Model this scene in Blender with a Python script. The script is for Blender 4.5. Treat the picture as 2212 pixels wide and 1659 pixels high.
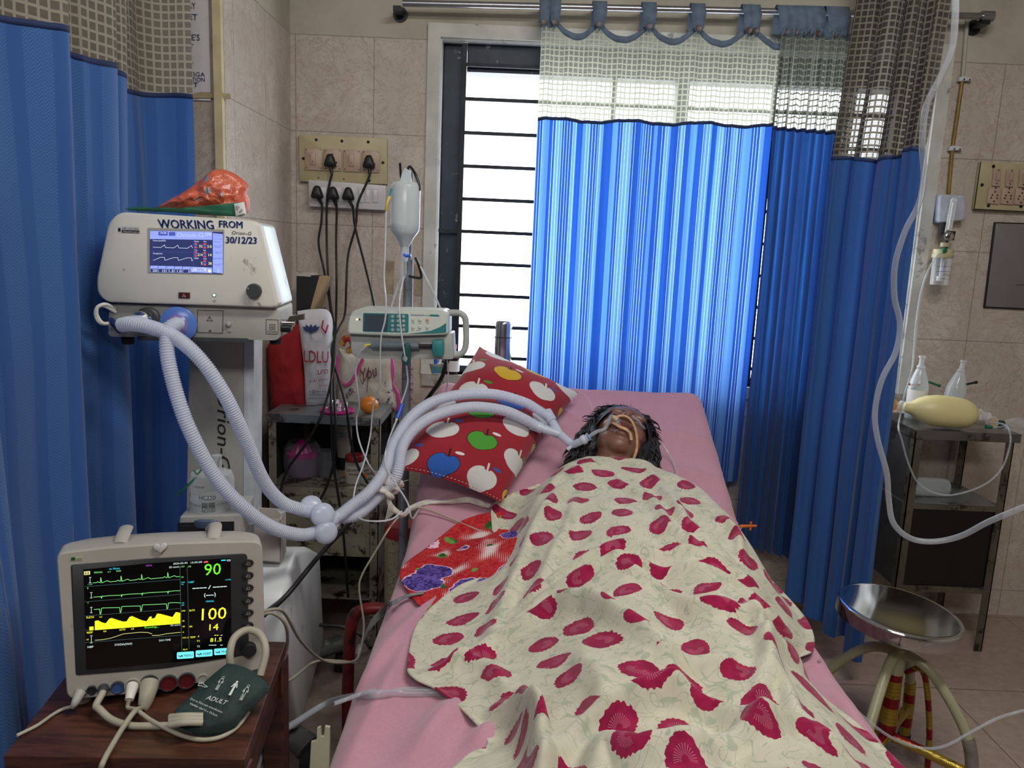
import bpy, math, random
import numpy as np
from mathutils import Vector, Matrix, noise as mnoise
for _o in list(bpy.data.objects): bpy.data.objects.remove(_o)
S = bpy.context.scene
COL = S.collection
PI = math.pi
random.seed(7)
# ---------------- camera ----------------
F = 1661.0; PT = math.radians(9.85); RO = math.radians(2.43); CH = 1.5
cp, sp, cr, sr = math.cos(PT), math.sin(PT), math.cos(RO), math.sin(RO)
Cf = Vector((0, cp, -sp)); _r0 = Vector((1, 0, 0)); _u0 = Vector((0, sp, cp))
Cr = cr*_r0 + sr*_u0; Cu = -sr*_r0 + cr*_u0
C0 = Vector((0, 0, CH))
cam_data = bpy.data.cameras.new('camera'); cam = bpy.data.objects.new('camera', cam_data); COL.objects.link(cam)
cam_data.sensor_fit = 'HORIZONTAL'; cam_data.sensor_width = 36.0; cam_data.lens = F/2212*36.0
cam_data.clip_start = 0.02; cam_data.clip_end = 100
_m = Matrix((( Cr.x, Cu.x, -Cf.x, 0), (Cr.y, Cu.y, -Cf.y, 0), (Cr.z, Cu.z, -Cf.z, CH), (0, 0, 0, 1)))
cam.matrix_world = _m
S.camera = cam
# ---------------- world, lights, exposure ----------------
w = bpy.data.worlds.new('daylight'); S.world = w; w.use_nodes = True
w.node_tree.nodes['Background'].inputs[0].default_value = (0.93, 0.97, 1.0, 1)
w.node_tree.nodes['Background'].inputs[1].default_value = 5.5
S.view_settings.view_transform = 'Standard'; S.view_settings.look = 'None'
S.view_settings.exposure = 0.42; S.view_settings.gamma = 1.0; S.view_settings.use_curve_mapping = False
def area(name, loc, target, sx, sy, power, col):
    l = bpy.data.lights.new(name, 'AREA'); l.shape = 'RECTANGLE'; l.size = sx; l.size_y = sy; l.energy = power; l.color = col
    o = bpy.data.objects.new(name, l); COL.objects.link(o); o.location = loc
    o.rotation_euler = (Vector(target)-Vector(loc)).to_track_quat('-Z', 'Y').to_euler()
    return o
area('ceiling_light_near', (0.7, 0.9, 2.98), (0.5, 1.5, 0.6), 1.2, 0.25, 24, (1.0, 0.97, 0.93))
area('ceiling_light_back', (-0.2, -1.2, 2.98), (-0.2, 0.9, 0.9), 1.6, 0.4, 30, (1.0, 0.96, 0.92))
area('window_portal', (0.64, 3.42, 1.68), (0.64, 0.0, 1.68), 1.9, 1.3, 1, (1, 1, 1)).data.cycles.is_portal = True

def ray(px, py):
    return Cf + (px-1106)/F*Cr - (py-829.5)/F*Cu
def W(px, py, Y=None, z=None, X=None):
    d = ray(px, py)
    t = Y/d.y if Y is not None else ((z-CH)/d.z if z is not None else X/d.x)
    return C0 + d*t
class Plane:
    """a flat face of some device: origin, unit right, unit up"""
    def __init__(s, o, r, u):
        s.o = Vector(o); s.r = Vector(r).normalized(); s.n = s.r.cross(Vector(u)).normalized(); s.u = s.n.cross(s.r).normalized()
        if s.n.dot(C0-s.o) < 0: s.n = -s.n
    def hit(s, px, py, off=0.0):
        d = ray(px, py); t = (s.o-C0).dot(s.n)/d.dot(s.n)
        return C0 + d*t + s.n*off
    def at(s, x, z, off=0.0): return s.o + s.r*x + s.u*z + s.n*off
    def uv(s, px, py):
        p = s.hit(px, py)-s.o; return (p.dot(s.r), p.dot(s.u))
def yawplane(o, deg, pitch=0):
    a = math.radians(deg); r = Vector((math.cos(a), math.sin(a), 0)); b = Vector((-math.sin(a), math.cos(a), 0))
    p = math.radians(pitch)
    return Plane(o, r, Vector((0, 0, 1))*math.cos(p)+b*math.sin(p))
# ---------------- materials ----------------
def lin(c):
    if isinstance(c, str):
        c = c.lstrip('#'); c = [int(c[i:i+2], 16)/255 for i in (0, 2, 4)]
    return tuple((x/12.92 if x <= .04045 else ((x+.055)/1.055)**2.4) for x in c[:3])+(1.0,)
class X:
    """arithmetic on node sockets"""
    def __init__(s, nt, k): s.nt, s.k = nt, k
    def _put(s, inp, v):
        if isinstance(v, X): s.nt.links.new(v.k, inp)
        else: inp.default_value = v
    def m(s, op, *a):
        n = s.nt.nodes.new('ShaderNodeMath'); n.operation = op
        s.nt.links.new(s.k, n.inputs[0])
        for i, v in enumerate(a): s._put(n.inputs[i+1], v)
        return X(s.nt, n.outputs[0])
    def __add__(s, o): return s.m('ADD', o)
    def __radd__(s, o): return s.m('ADD', o)
    def __sub__(s, o): return s.m('SUBTRACT', o)
    def __rsub__(s, o): return s.m('MULTIPLY', -1.0).m('ADD', o)
    def __mul__(s, o): return s.m('MULTIPLY', o)
    def __rmul__(s, o): return s.m('MULTIPLY', o)
    def __truediv__(s, o): return s.m('DIVIDE', o)
    def lt(s, o): return s.m('LESS_THAN', o)
    def gt(s, o): return s.m('GREATER_THAN', o)
    def fract(s): return s.m('FRACT')
    def floor(s): return s.m('FLOOR')
    def abs(s): return s.m('ABSOLUTE')
    def sin(s): return s.m('SINE')
    def sqrt(s): return s.m('SQRT')
    def mn(s, o): return s.m('MINIMUM', o)
    def mx(s, o): return s.m('MAXIMUM', o)
    def step(s, a, b, lo=0.0, hi=1.0):
        n = s.nt.nodes.new('ShaderNodeMapRange'); n.interpolation_type = 'SMOOTHSTEP'
        s.nt.links.new(s.k, n.inputs[0])
        for i, v in enumerate((a, b, lo, hi)): n.inputs[i+1].default_value = v
        return X(s.nt, n.outputs[0])
class Mat:
    def __init__(s, name):
        s.m = bpy.data.materials.new(name); s.m.use_nodes = True; s.nt = s.m.node_tree; s.nt.nodes.clear()
        s.out = s.nt.nodes.new('ShaderNodeOutputMaterial'); s.b = s.nt.nodes.new('ShaderNodeBsdfPrincipled')
        s.nt.links.new(s.b.outputs[0], s.out.inputs[0])
    def coord(s, kind='Object', scale=(1, 1, 1)):
        n = s.nt.nodes.new('ShaderNodeTexCoord'); mp = s.nt.nodes.new('ShaderNodeMapping'); mp.inputs['Scale'].default_value = scale
        s.nt.links.new(n.outputs[kind], mp.inputs[0]); return mp.outputs[0]
    def xyz(s, kind='Object'):
        n = s.nt.nodes.new('ShaderNodeSeparateXYZ'); s.nt.links.new(s.coord(kind), n.inputs[0])
        return [X(s.nt, n.outputs[i]) for i in range(3)]
    def noise(s, vec, scale, detail=3, rough=.55, dist=0.0):
        n = s.nt.nodes.new('ShaderNodeTexNoise'); n.inputs['Scale'].default_value = scale; n.inputs['Detail'].default_value = detail
        n.inputs['Roughness'].default_value = rough; n.inputs['Distortion'].default_value = dist
        if vec is not None: s.nt.links.new(vec, n.inputs['Vector'])
        return X(s.nt, n.outputs['Fac'])
    def comb(s, x, y, z=0.0):
        n = s.nt.nodes.new('ShaderNodeCombineXYZ')
        for i, v in enumerate((x, y, z)):
            if isinstance(v, X): s.nt.links.new(v.k, n.inputs[i])
            else: n.inputs[i].default_value = v
        return n.outputs[0]
    def white(s, vec):
        n = s.nt.nodes.new('ShaderNodeTexWhiteNoise'); s.nt.links.new(vec, n.inputs['Vector']); return X(s.nt, n.outputs['Value'])
    def voro(s, vec, scale, rnd=1.0, feature='F1'):
        n = s.nt.nodes.new('ShaderNodeTexVoronoi'); n.feature = feature; n.inputs['Scale'].default_value = scale; n.inputs['Randomness'].default_value = rnd
        s.nt.links.new(vec, n.inputs['Vector']); return n
    def mix(s, f, a, b):
        n = s.nt.nodes.new('ShaderNodeMix'); n.data_type = 'RGBA'
        if isinstance(f, X): s.nt.links.new(f.k, n.inputs[0])
        else: n.inputs[0].default_value = f
        for i, v in ((6, a), (7, b)):
            if isinstance(v, (tuple, list, str)): n.inputs[i].default_value = lin(v) if isinstance(v, str) else v
            else: s.nt.links.new(v, n.inputs[i])
        return n.outputs[2]
    def color(s, c):
        if isinstance(c, (tuple, list, str)): s.b.inputs['Base Color'].default_value = lin(c) if isinstance(c, str) else c
        else: s.nt.links.new(c, s.b.inputs['Base Color'])
    def set(s, **k):
        for n, v in k.items():
            i = s.b.inputs[n.replace('_', ' ')]
            if isinstance(v, X): s.nt.links.new(v.k, i)
            else: i.default_value = v
    def bump(s, h, strength=.3, dist=.01):
        n = s.nt.nodes.new('ShaderNodeBump'); n.inputs['Strength'].default_value = strength; n.inputs['Distance'].default_value = dist
        s.nt.links.new(h.k if isinstance(h, X) else h, n.inputs['Height']); s.nt.links.new(n.outputs[0], s.b.inputs['Normal'])
    def alpha(s, a):
        """a = opacity factor (X or float) mixed with a transparent shader"""
        t = s.nt.nodes.new('ShaderNodeBsdfTransparent'); mx = s.nt.nodes.new('ShaderNodeMixShader')
        if isinstance(a, X): s.nt.links.new(a.k, mx.inputs[0])
        else: mx.inputs[0].default_value = a
        src = s.out.inputs[0].links[0].from_socket
        s.nt.links.new(t.outputs[0], mx.inputs[1]); s.nt.links.new(src, mx.inputs[2]); s.nt.links.new(mx.outputs[0], s.out.inputs[0])
    def translucent(s, col, f):
        t = s.nt.nodes.new('ShaderNodeBsdfTranslucent'); mx = s.nt.nodes.new('ShaderNodeMixShader'); mx.inputs[0].default_value = f
        if isinstance(col, (tuple, list, str)): t.inputs[0].default_value = lin(col) if isinstance(col, str) else col
        else: s.nt.links.new(col, t.inputs[0])
        src = s.out.inputs[0].links[0].from_socket
        s.nt.links.new(src, mx.inputs[1]); s.nt.links.new(t.outputs[0], mx.inputs[2]); s.nt.links.new(mx.outputs[0], s.out.inputs[0])
def pm(name, col, rough=.5, metal=0.0, var=.10, vs=14, bump=0.0, bs=60, dirt=None, dirtamt=.5, ds=6, spec=.5, coat=0.0, alpha=None, emis=0.0, ecol=None, col2=None):
    """procedural material: noise-varied colour, optional dirt patches and bump"""
    M = Mat(name); c = lin(col); v = M.coord(); n = M.noise(v, vs, 4)
    dk = lin(col2) if col2 else tuple(x*(1-var*2) for x in c[:3])+(1,)
    lt = tuple(min(1, x*(1+var)) for x in c[:3])+(1,)
    k = M.mix(n.step(.3, .7), dk, lt)
    if dirt:
        d = M.noise(v, ds, 7, .7); k = M.mix(d.step(1-dirtamt-.06, 1-dirtamt+.02), k, lin(dirt))
    M.color(k); M.set(Roughness=rough, Metallic=metal, Specular_IOR_Level=spec, Coat_Weight=coat)
    if bump: M.bump(M.noise(v, bs, 4), bump, .004)
    if emis: M.b.inputs['Emission Color'].default_value = lin(ecol or col); M.b.inputs['Emission Strength'].default_value = emis
    if alpha is not None: M.alpha(alpha)
    return M.m
def glow(name, col, e=1.0):
    M = Mat(name); M.color((0.01, 0.01, 0.01, 1)); M.b.inputs['Emission Color'].default_value = lin(col); M.b.inputs['Emission Strength'].default_value = e
    M.set(Roughness=.25); return M.m
def clear(name, col='#eef2f5', opac=.25, rough=.08, fres=.5):
    """thin clear plastic: mostly see-through, more visible at grazing angles"""
    M = Mat(name); M.color(col); M.set(Roughness=rough, Specular_IOR_Level=.8)
    lw = M.nt.nodes.new('ShaderNodeLayerWeight'); lw.inputs[0].default_value = .35
    M.alpha((X(M.nt, lw.outputs['Facing'])*fres + opac).mn(1.0)); return M.m
# ---------------- mesh helper ----------------
class MB:
    def __init__(s): s.v = []; s.f = []; s.mi = []; s.uv = []; s.mats = []
    def mid(s, m):
        if m not in s.mats: s.mats.append(m)
        return s.mats.index(m)
    def add(s, vs, fs, m, uvs=None):
        b = len(s.v); s.v += [tuple(v) for v in vs]; i = s.mid(m)
        for k, f in enumerate(fs):
            s.f.append(tuple(b+j for j in f)); s.mi.append(i); s.uv.append([uvs[j] for j in f] if uvs else [(0, 0)]*len(f))
        return s
    def loft(s, rings, m, closed=True, cap=(True, True), uv=False):
        n = len(rings[0]); vs = [p for r in rings for p in r]; fs = []
        for i in range(len(rings)-1):
            for j in range(n if closed else n-1):
                a = i*n+j; b = i*n+(j+1) % n; fs.append((a, b, b+n, a+n))
        if cap[0] and closed: fs.append(tuple(range(n))[::-1])
        if cap[1] and closed: fs.append(tuple(range((len(rings)-1)*n, len(rings)*n)))
        s.add(vs, fs, m); return s
    def box(s, a, b, m, R=None, o=None):
        x0, y0, z0 = a; x1, y1, z1 = b
        vs = [Vector(p) for p in ((x0, y0, z0), (x1, y0, z0), (x1, y1, z0), (x0, y1, z0), (x0, y0, z1), (x1, y0, z1), (x1, y1, z1), (x0, y1, z1))]
        if R is not None: vs = [R @ v for v in vs]
        s.add(vs, [(0, 3, 2, 1), (4, 5, 6, 7), (0, 1, 5, 4), (1, 2, 6, 5), (2, 3, 7, 6), (3, 0, 4, 7)], m); return s
    def tube(s, pts, r, m, n=10, res=6, smooth=True, cap=True, sq=1.0):
        P = catmull(pts, res) if smooth and len(pts) > 2 else [Vector(p) for p in pts]
        rr = r if callable(r) else (lambda t: r); N = len(P); rings = []
        T = [(P[min(i+1, N-1)]-P[max(i-1, 0)]).normalized() for i in range(N)]
        up = Vector((0, 0, 1)) if abs(T[0].z) < .9 else Vector((0, 1, 0)); a = T[0].cross(up).normalized()
        for i in range(N):
            a = (a-T[i]*a.dot(T[i])).normalized(); b = T[i].cross(a); q = rr(i/(N-1))
            rings.append([P[i]+a*(q*math.cos(2*PI*j/n))+b*(q*sq*math.sin(2*PI*j/n)) for j in range(n)])
        return s.loft(rings, m, cap=(cap, cap))
    def cyl(s, p0, p1, r0, m, r1=None, n=24, cap=True):
        r1 = r0 if r1 is None else r1; return s.tube([p0, p1], (lambda t: r0+(r1-r0)*t), m, n=n, smooth=False, cap=cap)
    def lathe(s, prof, o, m, ax=(0, 0, 1), n=32, cap=(True, True)):
        """prof: (radius, height) pairs"""
        ax = Vector(ax).normalized(); t = Vector((1, 0, 0)) if abs(ax.x) < .8 else Vector((0, 1, 0)); a = ax.cross(t).normalized(); b = ax.cross(a); o = Vector(o)
        return s.loft([[o+ax*h+a*(r*math.cos(2*PI*j/n))+b*(r*math.sin(2*PI*j/n)) for j in range(n)] for r, h in prof], m, cap=cap)
    def slab(s, pts, vec, m, ch=0.0, back=True):
        """prism of a 3D outline pushed along vec, front edge chamfered by ch"""
        pts = [Vector(p) for p in pts]; vec = Vector(vec); c = sum(pts, Vector())/len(pts); L = vec.length; d = vec/L
        def ins(a): return [p-(p-c).normalized()*a for p in pts]
        if ch: rings = [ins(ch), [p+d*(ch*.35) for p in ins(ch*.3)], [p+d*ch for p in pts], [p+vec-d*ch for p in pts], [p+vec for p in ins(ch)]]
        else: rings = [pts, [p+vec for p in pts]]
        return s.loft(rings, m)
    def grid(s, nu, nv, fn, m, uvf=None):
        vs = []; uv = []
        for j in range(nv+1):
            for i in range(nu+1):
                u, v = i/nu, j/nv; vs.append(fn(u, v)); uv.append(uvf(u, v) if uvf else (u, v))
        fs = [(j*(nu+1)+i, j*(nu+1)+i+1, (j+1)*(nu+1)+i+1, (j+1)*(nu+1)+i) for j in range(nv) for i in range(nu)]
        return s.add(vs, fs, m, uv)
    def quad(s, pts, m): return s.add(pts, [tuple(range(len(pts)))], m)
    def disc(s, c, r, nrm, m, n=20):
        return s.lathe([(r, 0)], c, m, nrm, n, cap=(False, True)) if False else s._disc(c, r, nrm, m, n)
    def _disc(s, c, r, nrm, m, n):
        ax = Vector(nrm).normalized(); t = Vector((1, 0, 0)) if abs(ax.x) < .8 else Vector((0, 1, 0)); a = ax.cross(t).normalized(); b = ax.cross(a); c = Vector(c)
        return s.quad([c+a*(r*math.cos(2*PI*j/n))+b*(r*math.sin(2*PI*j/n)) for j in range(n)], m)
    def line(s, P, pts, wd, m, off=.0008, closed=False):
        """ribbon drawn on plane P through pixel points pts, width wd metres"""
        q = [P.hit(x, y, off) for x, y in pts]
        if closed: q.append(q[0])
        return s.line3(q, P.n, wd, m)
    def line3(s, q, n, wd, m):
        for a, b in zip(q[:-1], q[1:]):
            if (b-a).length < 1e-6: continue
            d = (b-a).normalized(); k = d.cross(n).normalized()*(wd/2); e = d*(wd*.4)
            s.quad([a-k-e, b-k+e, b+k+e, a+k-e], m)
        return s
    def text(s, P, txt, bl, br, hpx, m, off=.001, shear=0.0, ext=0.0, stretch=True):
        """lettering on plane P: bl/br = pixel of left and right end of the baseline, hpx = cap height in pixels"""
        A = P.hit(*bl, off); B = P.hit(*br, off); d = (B-A); L = d.length; d.normalize(); n = P.n; u = n.cross(d).normalized()
        if u.dot(P.u) < -.0 and abs(u.dot(P.u)) > .5: u = -u
        hh = hpx*((A-C0).dot(Cf))/F
        vs, fs = glyphs(txt); x0 = min(v[0] for v in vs); x1 = max(v[0] for v in vs)
        if txt in ('-', '—'): s0 = .7
        s0 = 0.7
        sx = L/(x1-x0) if stretch else hh/s0
        s.add([A+d*((v[0]-x0)*sx+shear*v[1]*hh/s0)+u*(v[1]*hh/s0)+n*(v[2]*ext) for v in vs], fs, m); return s
    def build(s, name, parent=None, smooth=True, angle=40, bevel=0.0, sub=0, solid=0.0, **tags):
        me = bpy.data.meshes.new(name); me.from_pydata(s.v, [], s.f)
        for m in s.mats: me.materials.append(m)
        me.polygons.foreach_set('material_index', s.mi)
        ul = me.uv_layers.new(name='UVMap'); flat = [c for f in s.uv for p in f for c in p]; ul.data.foreach_set('uv', flat)
        me.update()
        if smooth:
            me.polygons.foreach_set('use_smooth', [True]*len(me.polygons)); me.set_sharp_from_angle(angle=math.radians(angle))
        o = bpy.data.objects.new(name, me); COL.objects.link(o)
        if solid: q = o.modifiers.new('Solidify', 'SOLIDIFY'); q.thickness = solid; q.offset = 0
        if bevel: q = o.modifiers.new('Bevel', 'BEVEL'); q.width = bevel; q.segments = 2; q.limit_method = 'ANGLE'; q.angle_limit = math.radians(40)
        if sub: q = o.modifiers.new('Subdivision', 'SUBSURF'); q.levels = sub; q.render_levels = sub
        if parent is not None:
            o.parent = parent; o.matrix_parent_inverse = chain(parent).inverted()
        for k, v in tags.items():
            o[{'cat': 'category'}.get(k, k)] = v
        return o
def chain(o):
    """world matrix of an object whose transforms are plain (no depsgraph needed)"""
    m = o.matrix_basic() if False else Matrix.LocRotScale(o.location, o.rotation_euler, o.scale)
    if o.parent is not None: m = chain(o.parent) @ o.matrix_parent_inverse @ m
    return m
_gl = {}
def glyphs(txt):
    if txt not in _gl:
        c = bpy.data.curves.new('lettering', 'FONT'); c.body = txt; c.size = 1.0; c.resolution_u = 2; c.fill_mode = 'FRONT'
        o = bpy.data.objects.new('lettering', c); COL.objects.link(o)
        bpy.context.view_layer.update()
        me = o.evaluated_get(bpy.context.evaluated_depsgraph_get()).to_mesh()
        _gl[txt] = ([tuple(v.co) for v in me.vertices], [tuple(p.vertices) for p in me.polygons])
        bpy.data.objects.remove(o); bpy.data.curves.remove(c)
    return _gl[txt]
def catmull(pts, res=6):
    p = [Vector(q) for q in pts]; p = [p[0]*2-p[1]]+p+[p[-1]*2-p[-2]]; out = []
    for i in range(1, len(p)-2):
        for k in range(res):
            t = k/res; a, b, c, d = p[i-1], p[i], p[i+1], p[i+2]
            out.append(.5*((2*b)+(-a+c)*t+(2*a-5*b+4*c-d)*t*t+(-a+3*b-3*c+d)*t**3))
    out.append(p[-2].copy()); return out
def rpoly(pts, r, seg=5):
    """2D polygon with rounded corners (r: radius or list)"""
    n = len(pts); out = []
    for i in range(n):
        p = Vector(pts[i]); a = Vector(pts[i-1]); b = Vector(pts[(i+1) % n]); q = r[i] if isinstance(r, (list, tuple)) else r
        da = (a-p); db = (b-p); la, lb = da.length, db.length; da.normalize(); db.normalize(); q = min(q, la*.49, lb*.49)
        A = p+da*q; B = p+db*q
        for k in range(seg+1):
            t = k/seg; out.append((A*(1-t)**2+p*(2*t*(1-t))+B*t*t))
    return [tuple(v) for v in out]
def thing(name, label, cat, loc, group=None):
    o = bpy.data.objects.new(name, None); o.empty_display_size = .05; COL.objects.link(o); o.location = loc
    o['label'] = label; o['category'] = cat
    if group: o['group'] = group
    return o
def fbm(x, y, z=0.0, o=3): return mnoise.fractal(Vector((x, y, z)), 1.0, 2.0, o, noise_basis='PERLIN_ORIGINAL')
# ================= SETTING =================
def tile_mat(name, ax, ux, dark=1.0):
    M = Mat(name); x, y, z = M.xyz(); u = (x if ax == 'x' else y); v = M.coord()
    n1 = M.noise(v, 3.2, 6, .65, 1.2); n2 = M.noise(v, 9, 8, .7, 2.0); n3 = M.noise(v, 26, 6, .75)
    base = M.mix(n1.step(.35, .7), tuple(c*dark for c in lin('#b8ada2')[:3])+(1,), tuple(c*dark for c in lin('#c9c0b5')[:3])+(1,))
    vein = ((n2-.5).abs()).lt(.009)*n1.gt(.42); base = M.mix(vein*.55, base, lin('#857266'))
    vein2 = ((M.noise(v, 5, 5, .6, 3.0)-.47).abs()).step(0, .035, .42, 0); base = M.mix(vein2, base, lin('#a58d83'))
    base = M.mix(n3.step(.4, .75, 0, .22), base, lin('#93887e'))
    gu = (((u-ux)/.31).fract()-.5).abs().gt(.4955); gv = (((z-2.30)/.364).fract()-.5).abs().gt(.4962)
    g = gu.mx(gv); col = M.mix(g*.75, base, lin('#6a5d53'))
    up = z.gt(2.302); paint = M.mix(M.noise(v, 2.5, 6, .7).step(.4, .75), lin('#b8b1a2'), lin('#a19a8c'))
    M.color(M.mix(up, col, paint)); M.set(Roughness=up*.35+.42)
    M.bump((1-g), .15, .002); return M.m
T_back = tile_mat('marble_tile_back', 'x', -.597); T_left = tile_mat('marble_tile_left', 'y', 3.2)
M_plaster = pm('worn_white_plaster', '#c9cac2', .7, var=.08, vs=8, dirt='#8f918a', dirtamt=.36, ds=9, bump=.2)
M_paint = pm('beige_wall_paint', '#b3aa9c', .7, var=.05)
M_ceil = pm('ceiling_paint', '#d8d5cc', .8, var=.03)
def floor_mat():
    M = Mat('floor_tiles'); x, y, z = M.xyz(); v = M.coord()
    p = W(2037, 1487, z=0); g = (((x-p.x)/.6).fract()-.5).abs().gt(.4965).mx((((y-p.y)/.6).fract()-.5).abs().gt(.4965))
    n = M.noise(v, 30, 5, .6); c = M.mix(n.step(.3, .7), lin('#958276'), lin('#a39085')); d = M.noise(v, 3, 6, .7)
    c = M.mix(d.step(.5, .75, 0, .4), c, lin('#7d6d63')); M.color(M.mix(g*.8, c, lin('#4b4038'))); M.set(Roughness=d.step(.3, .7, .22, .4)); return M.m
def struct(name, boxes, m, **k):
    b = MB()
    for a, c in boxes: b.box(a, c, m)
    o = b.build(name, smooth=False, **k); o['kind'] = 'structure'; return o
WX0, WX1, WZ0, WZ1 = -.335, 1.62, .975, 2.31
struct('floor', [((-3.2, -3.6, -.1), (3.2, 3.4, 0))], floor_mat())
struct('ceiling', [((-3.2, -3.6, 3.05), (3.2, 3.4, 3.15))], M_ceil)
struct('wall_back', [((-.928, 3.2, 0), (WX0, 3.38, 3.05)), ((WX1, 3.2, 0), (3.1, 3.38, 3.05)), ((WX0, 3.2, 0), (WX1, 3.38, WZ0)), ((WX0, 3.2, WZ1), (WX1, 3.38, 3.05))], T_back)
o = struct('wall_left', [((-3.1, 2.5, 0), (-.928, 3.38, 3.05))], T_left)
o.data.materials.append(T_back)
for p in o.data.polygons:
    if abs(p.normal.y) > .5: p.material_index = 1
struct('wall_left_far', [((-3.2, -3.6, 0), (-3.1, 3.38, 3.05))], M_paint)
struct('wall_right', [((3.1, -3.6, 0), (3.2, 3.38, 3.05))], M_paint)
struct('wall_front', [((-3.1, -3.6, 0), (3.1, -3.5, 3.05))], M_paint)
# window: plaster reveal band, worn dark frame, grille
r = .05
struct('trim_1', [((WX0-r, 3.185, WZ0), (WX0, 3.215, WZ1)), ((WX1, 3.185, WZ0), (WX1+r, 3.215, WZ1)), ((WX0-r, 3.185, WZ1), (WX1+r, 3.215, WZ1+r)),
                  ((WX0, 3.2, WZ1-.004), (WX1, 3.378, WZ1)), ((WX0, 3.2, WZ0), (WX0+.004, 3.378, WZ1)), ((WX1-.004, 3.2, WZ0), (WX1, 3.378, WZ1))], M_plaster)
M_sill = pm('sill_stone', '#a9a59b', .5, var=.1, dirt='#6d675e', dirtamt=.4)
struct('trim_2', [((WX0-.045, 3.183, WZ0-.05), (WX1+.045, 3.378, WZ0))], M_sill)
M_iron = pm('black_painted_iron', '#20262c', .55, .3, .2, 20, dirt='#8c9498', dirtamt=.3, ds=14)
M_frame = pm('navy_painted_frame', '#1d2a3b', .5, 0, .2, 12, dirt='#9aa0a0', dirtamt=.33, ds=16)
wf = MB()
for a, c in (((WX0+.004, 3.27, WZ0), (WX0+.085, 3.35, WZ1)), ((WX1-.1, 3.27, WZ0), (WX1, 3.35, WZ1)), ((WX0+.1, 3.26, WZ1-.11), (WX1-.1, 3.36, WZ1)), ((.62, 3.28, WZ0), (.67, 3.35, WZ1-.1)), ((WX0+.1, 3.26, WZ0), (WX1-.1, 3.36, WZ0+.03))): wf.box(a, c, M_frame)
wfo = wf.build('window_1', bevel=.004); wfo['kind'] = 'structure'
g = MB(); z = W(985, 213, Y=3.24).z
for i in range(-1, 11):
    zz = z-.1305*i
    if zz > WZ0+.03 and zz < WZ1-.08: g.box((WX0+.02 if i in (3, 4) and False else -.235, 3.232, zz-.007), (WX1-.02, 3.242, zz+.007), M_iron)
g.box((WX0+.005, 3.232, z-.1305*4-.006), (-.235, 3.240, z-.1305*4+.006), M_iron)
for xx in (-.243, .36, 1.0, 1.5): g.box((xx-.009, 3.228, WZ0), (xx+.009, 3.246, WZ1-.01), M_iron)
g.build('window_grille', wfo, smooth=False)
# beige conduit running down the corner edge, paper notice, tape
M_conduit = pm('beige_conduit', '#c8bb93', .5, 0, .06)
a = W(487, 0, Y=2.49); 
struct('trim_3', [((-.955, 2.478, 0), (-.930, 2.503, 3.05))], M_conduit)
PL = yawplane((-1.0, 2.497, 1.9), 0)
M_paper = pm('notice_paper', '#d9d6dc', .8, 0, .03); M_ink = pm('blue_ink', '#2b3a66', .6, 0, .1); M_inkd = pm('dark_ink', '#3a2a2e', .6, 0, .1)
M_tape = pm('aged_masking_tape', '#b5a684', .6, 0, .12, 20, bump=.2)
n = MB(); n.box(PL.hit(385, 215)*1.0, PL.hit(449, -60)+Vector((0, -.002, 0)), M_paper)
for t, bl, br, h, m in (('DIETARY', (372, 18), (424, 20), 13, M_inkd), ('SHEET', (378, 42), (428, 44), 12, M_ink), ('DIET', (380, 64), (415, 66), 11, M_ink), ("NURSE'S", (372, 86), (433, 88), 12, M_ink), ('CHART', (376, 105), (419, 107), 11, M_ink), ('KIT', (392, 145), (419, 146), 10, M_ink), ('INVESTIGA', (371, 165), (444, 166), 9, M_ink), ('TION', (416, 177), (444, 177), 9, M_ink), ('SHT', (395, 188), (430, 188), 9, M_ink)):
    n.text(PL, t, bl, br, h, m, off=.004)
n.build('paper_notice', smooth=False, label='white paper notice with handwritten blue capitals taped to the wall beside the left curtain', cat='notice')
n = MB(); q = [PL.hit(x, y, .0045) for x, y in ((416, 203), (440, 199), (470, 201), (499, 203), (500, 215), (470, 213), (440, 212), (418, 213))]
n.slab(q, PL.n*.001, M_tape); n.build('adhesive_tape', smooth=False, label='strip of old yellowed tape across the corner conduit below the paper notice', cat='tape')
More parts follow.
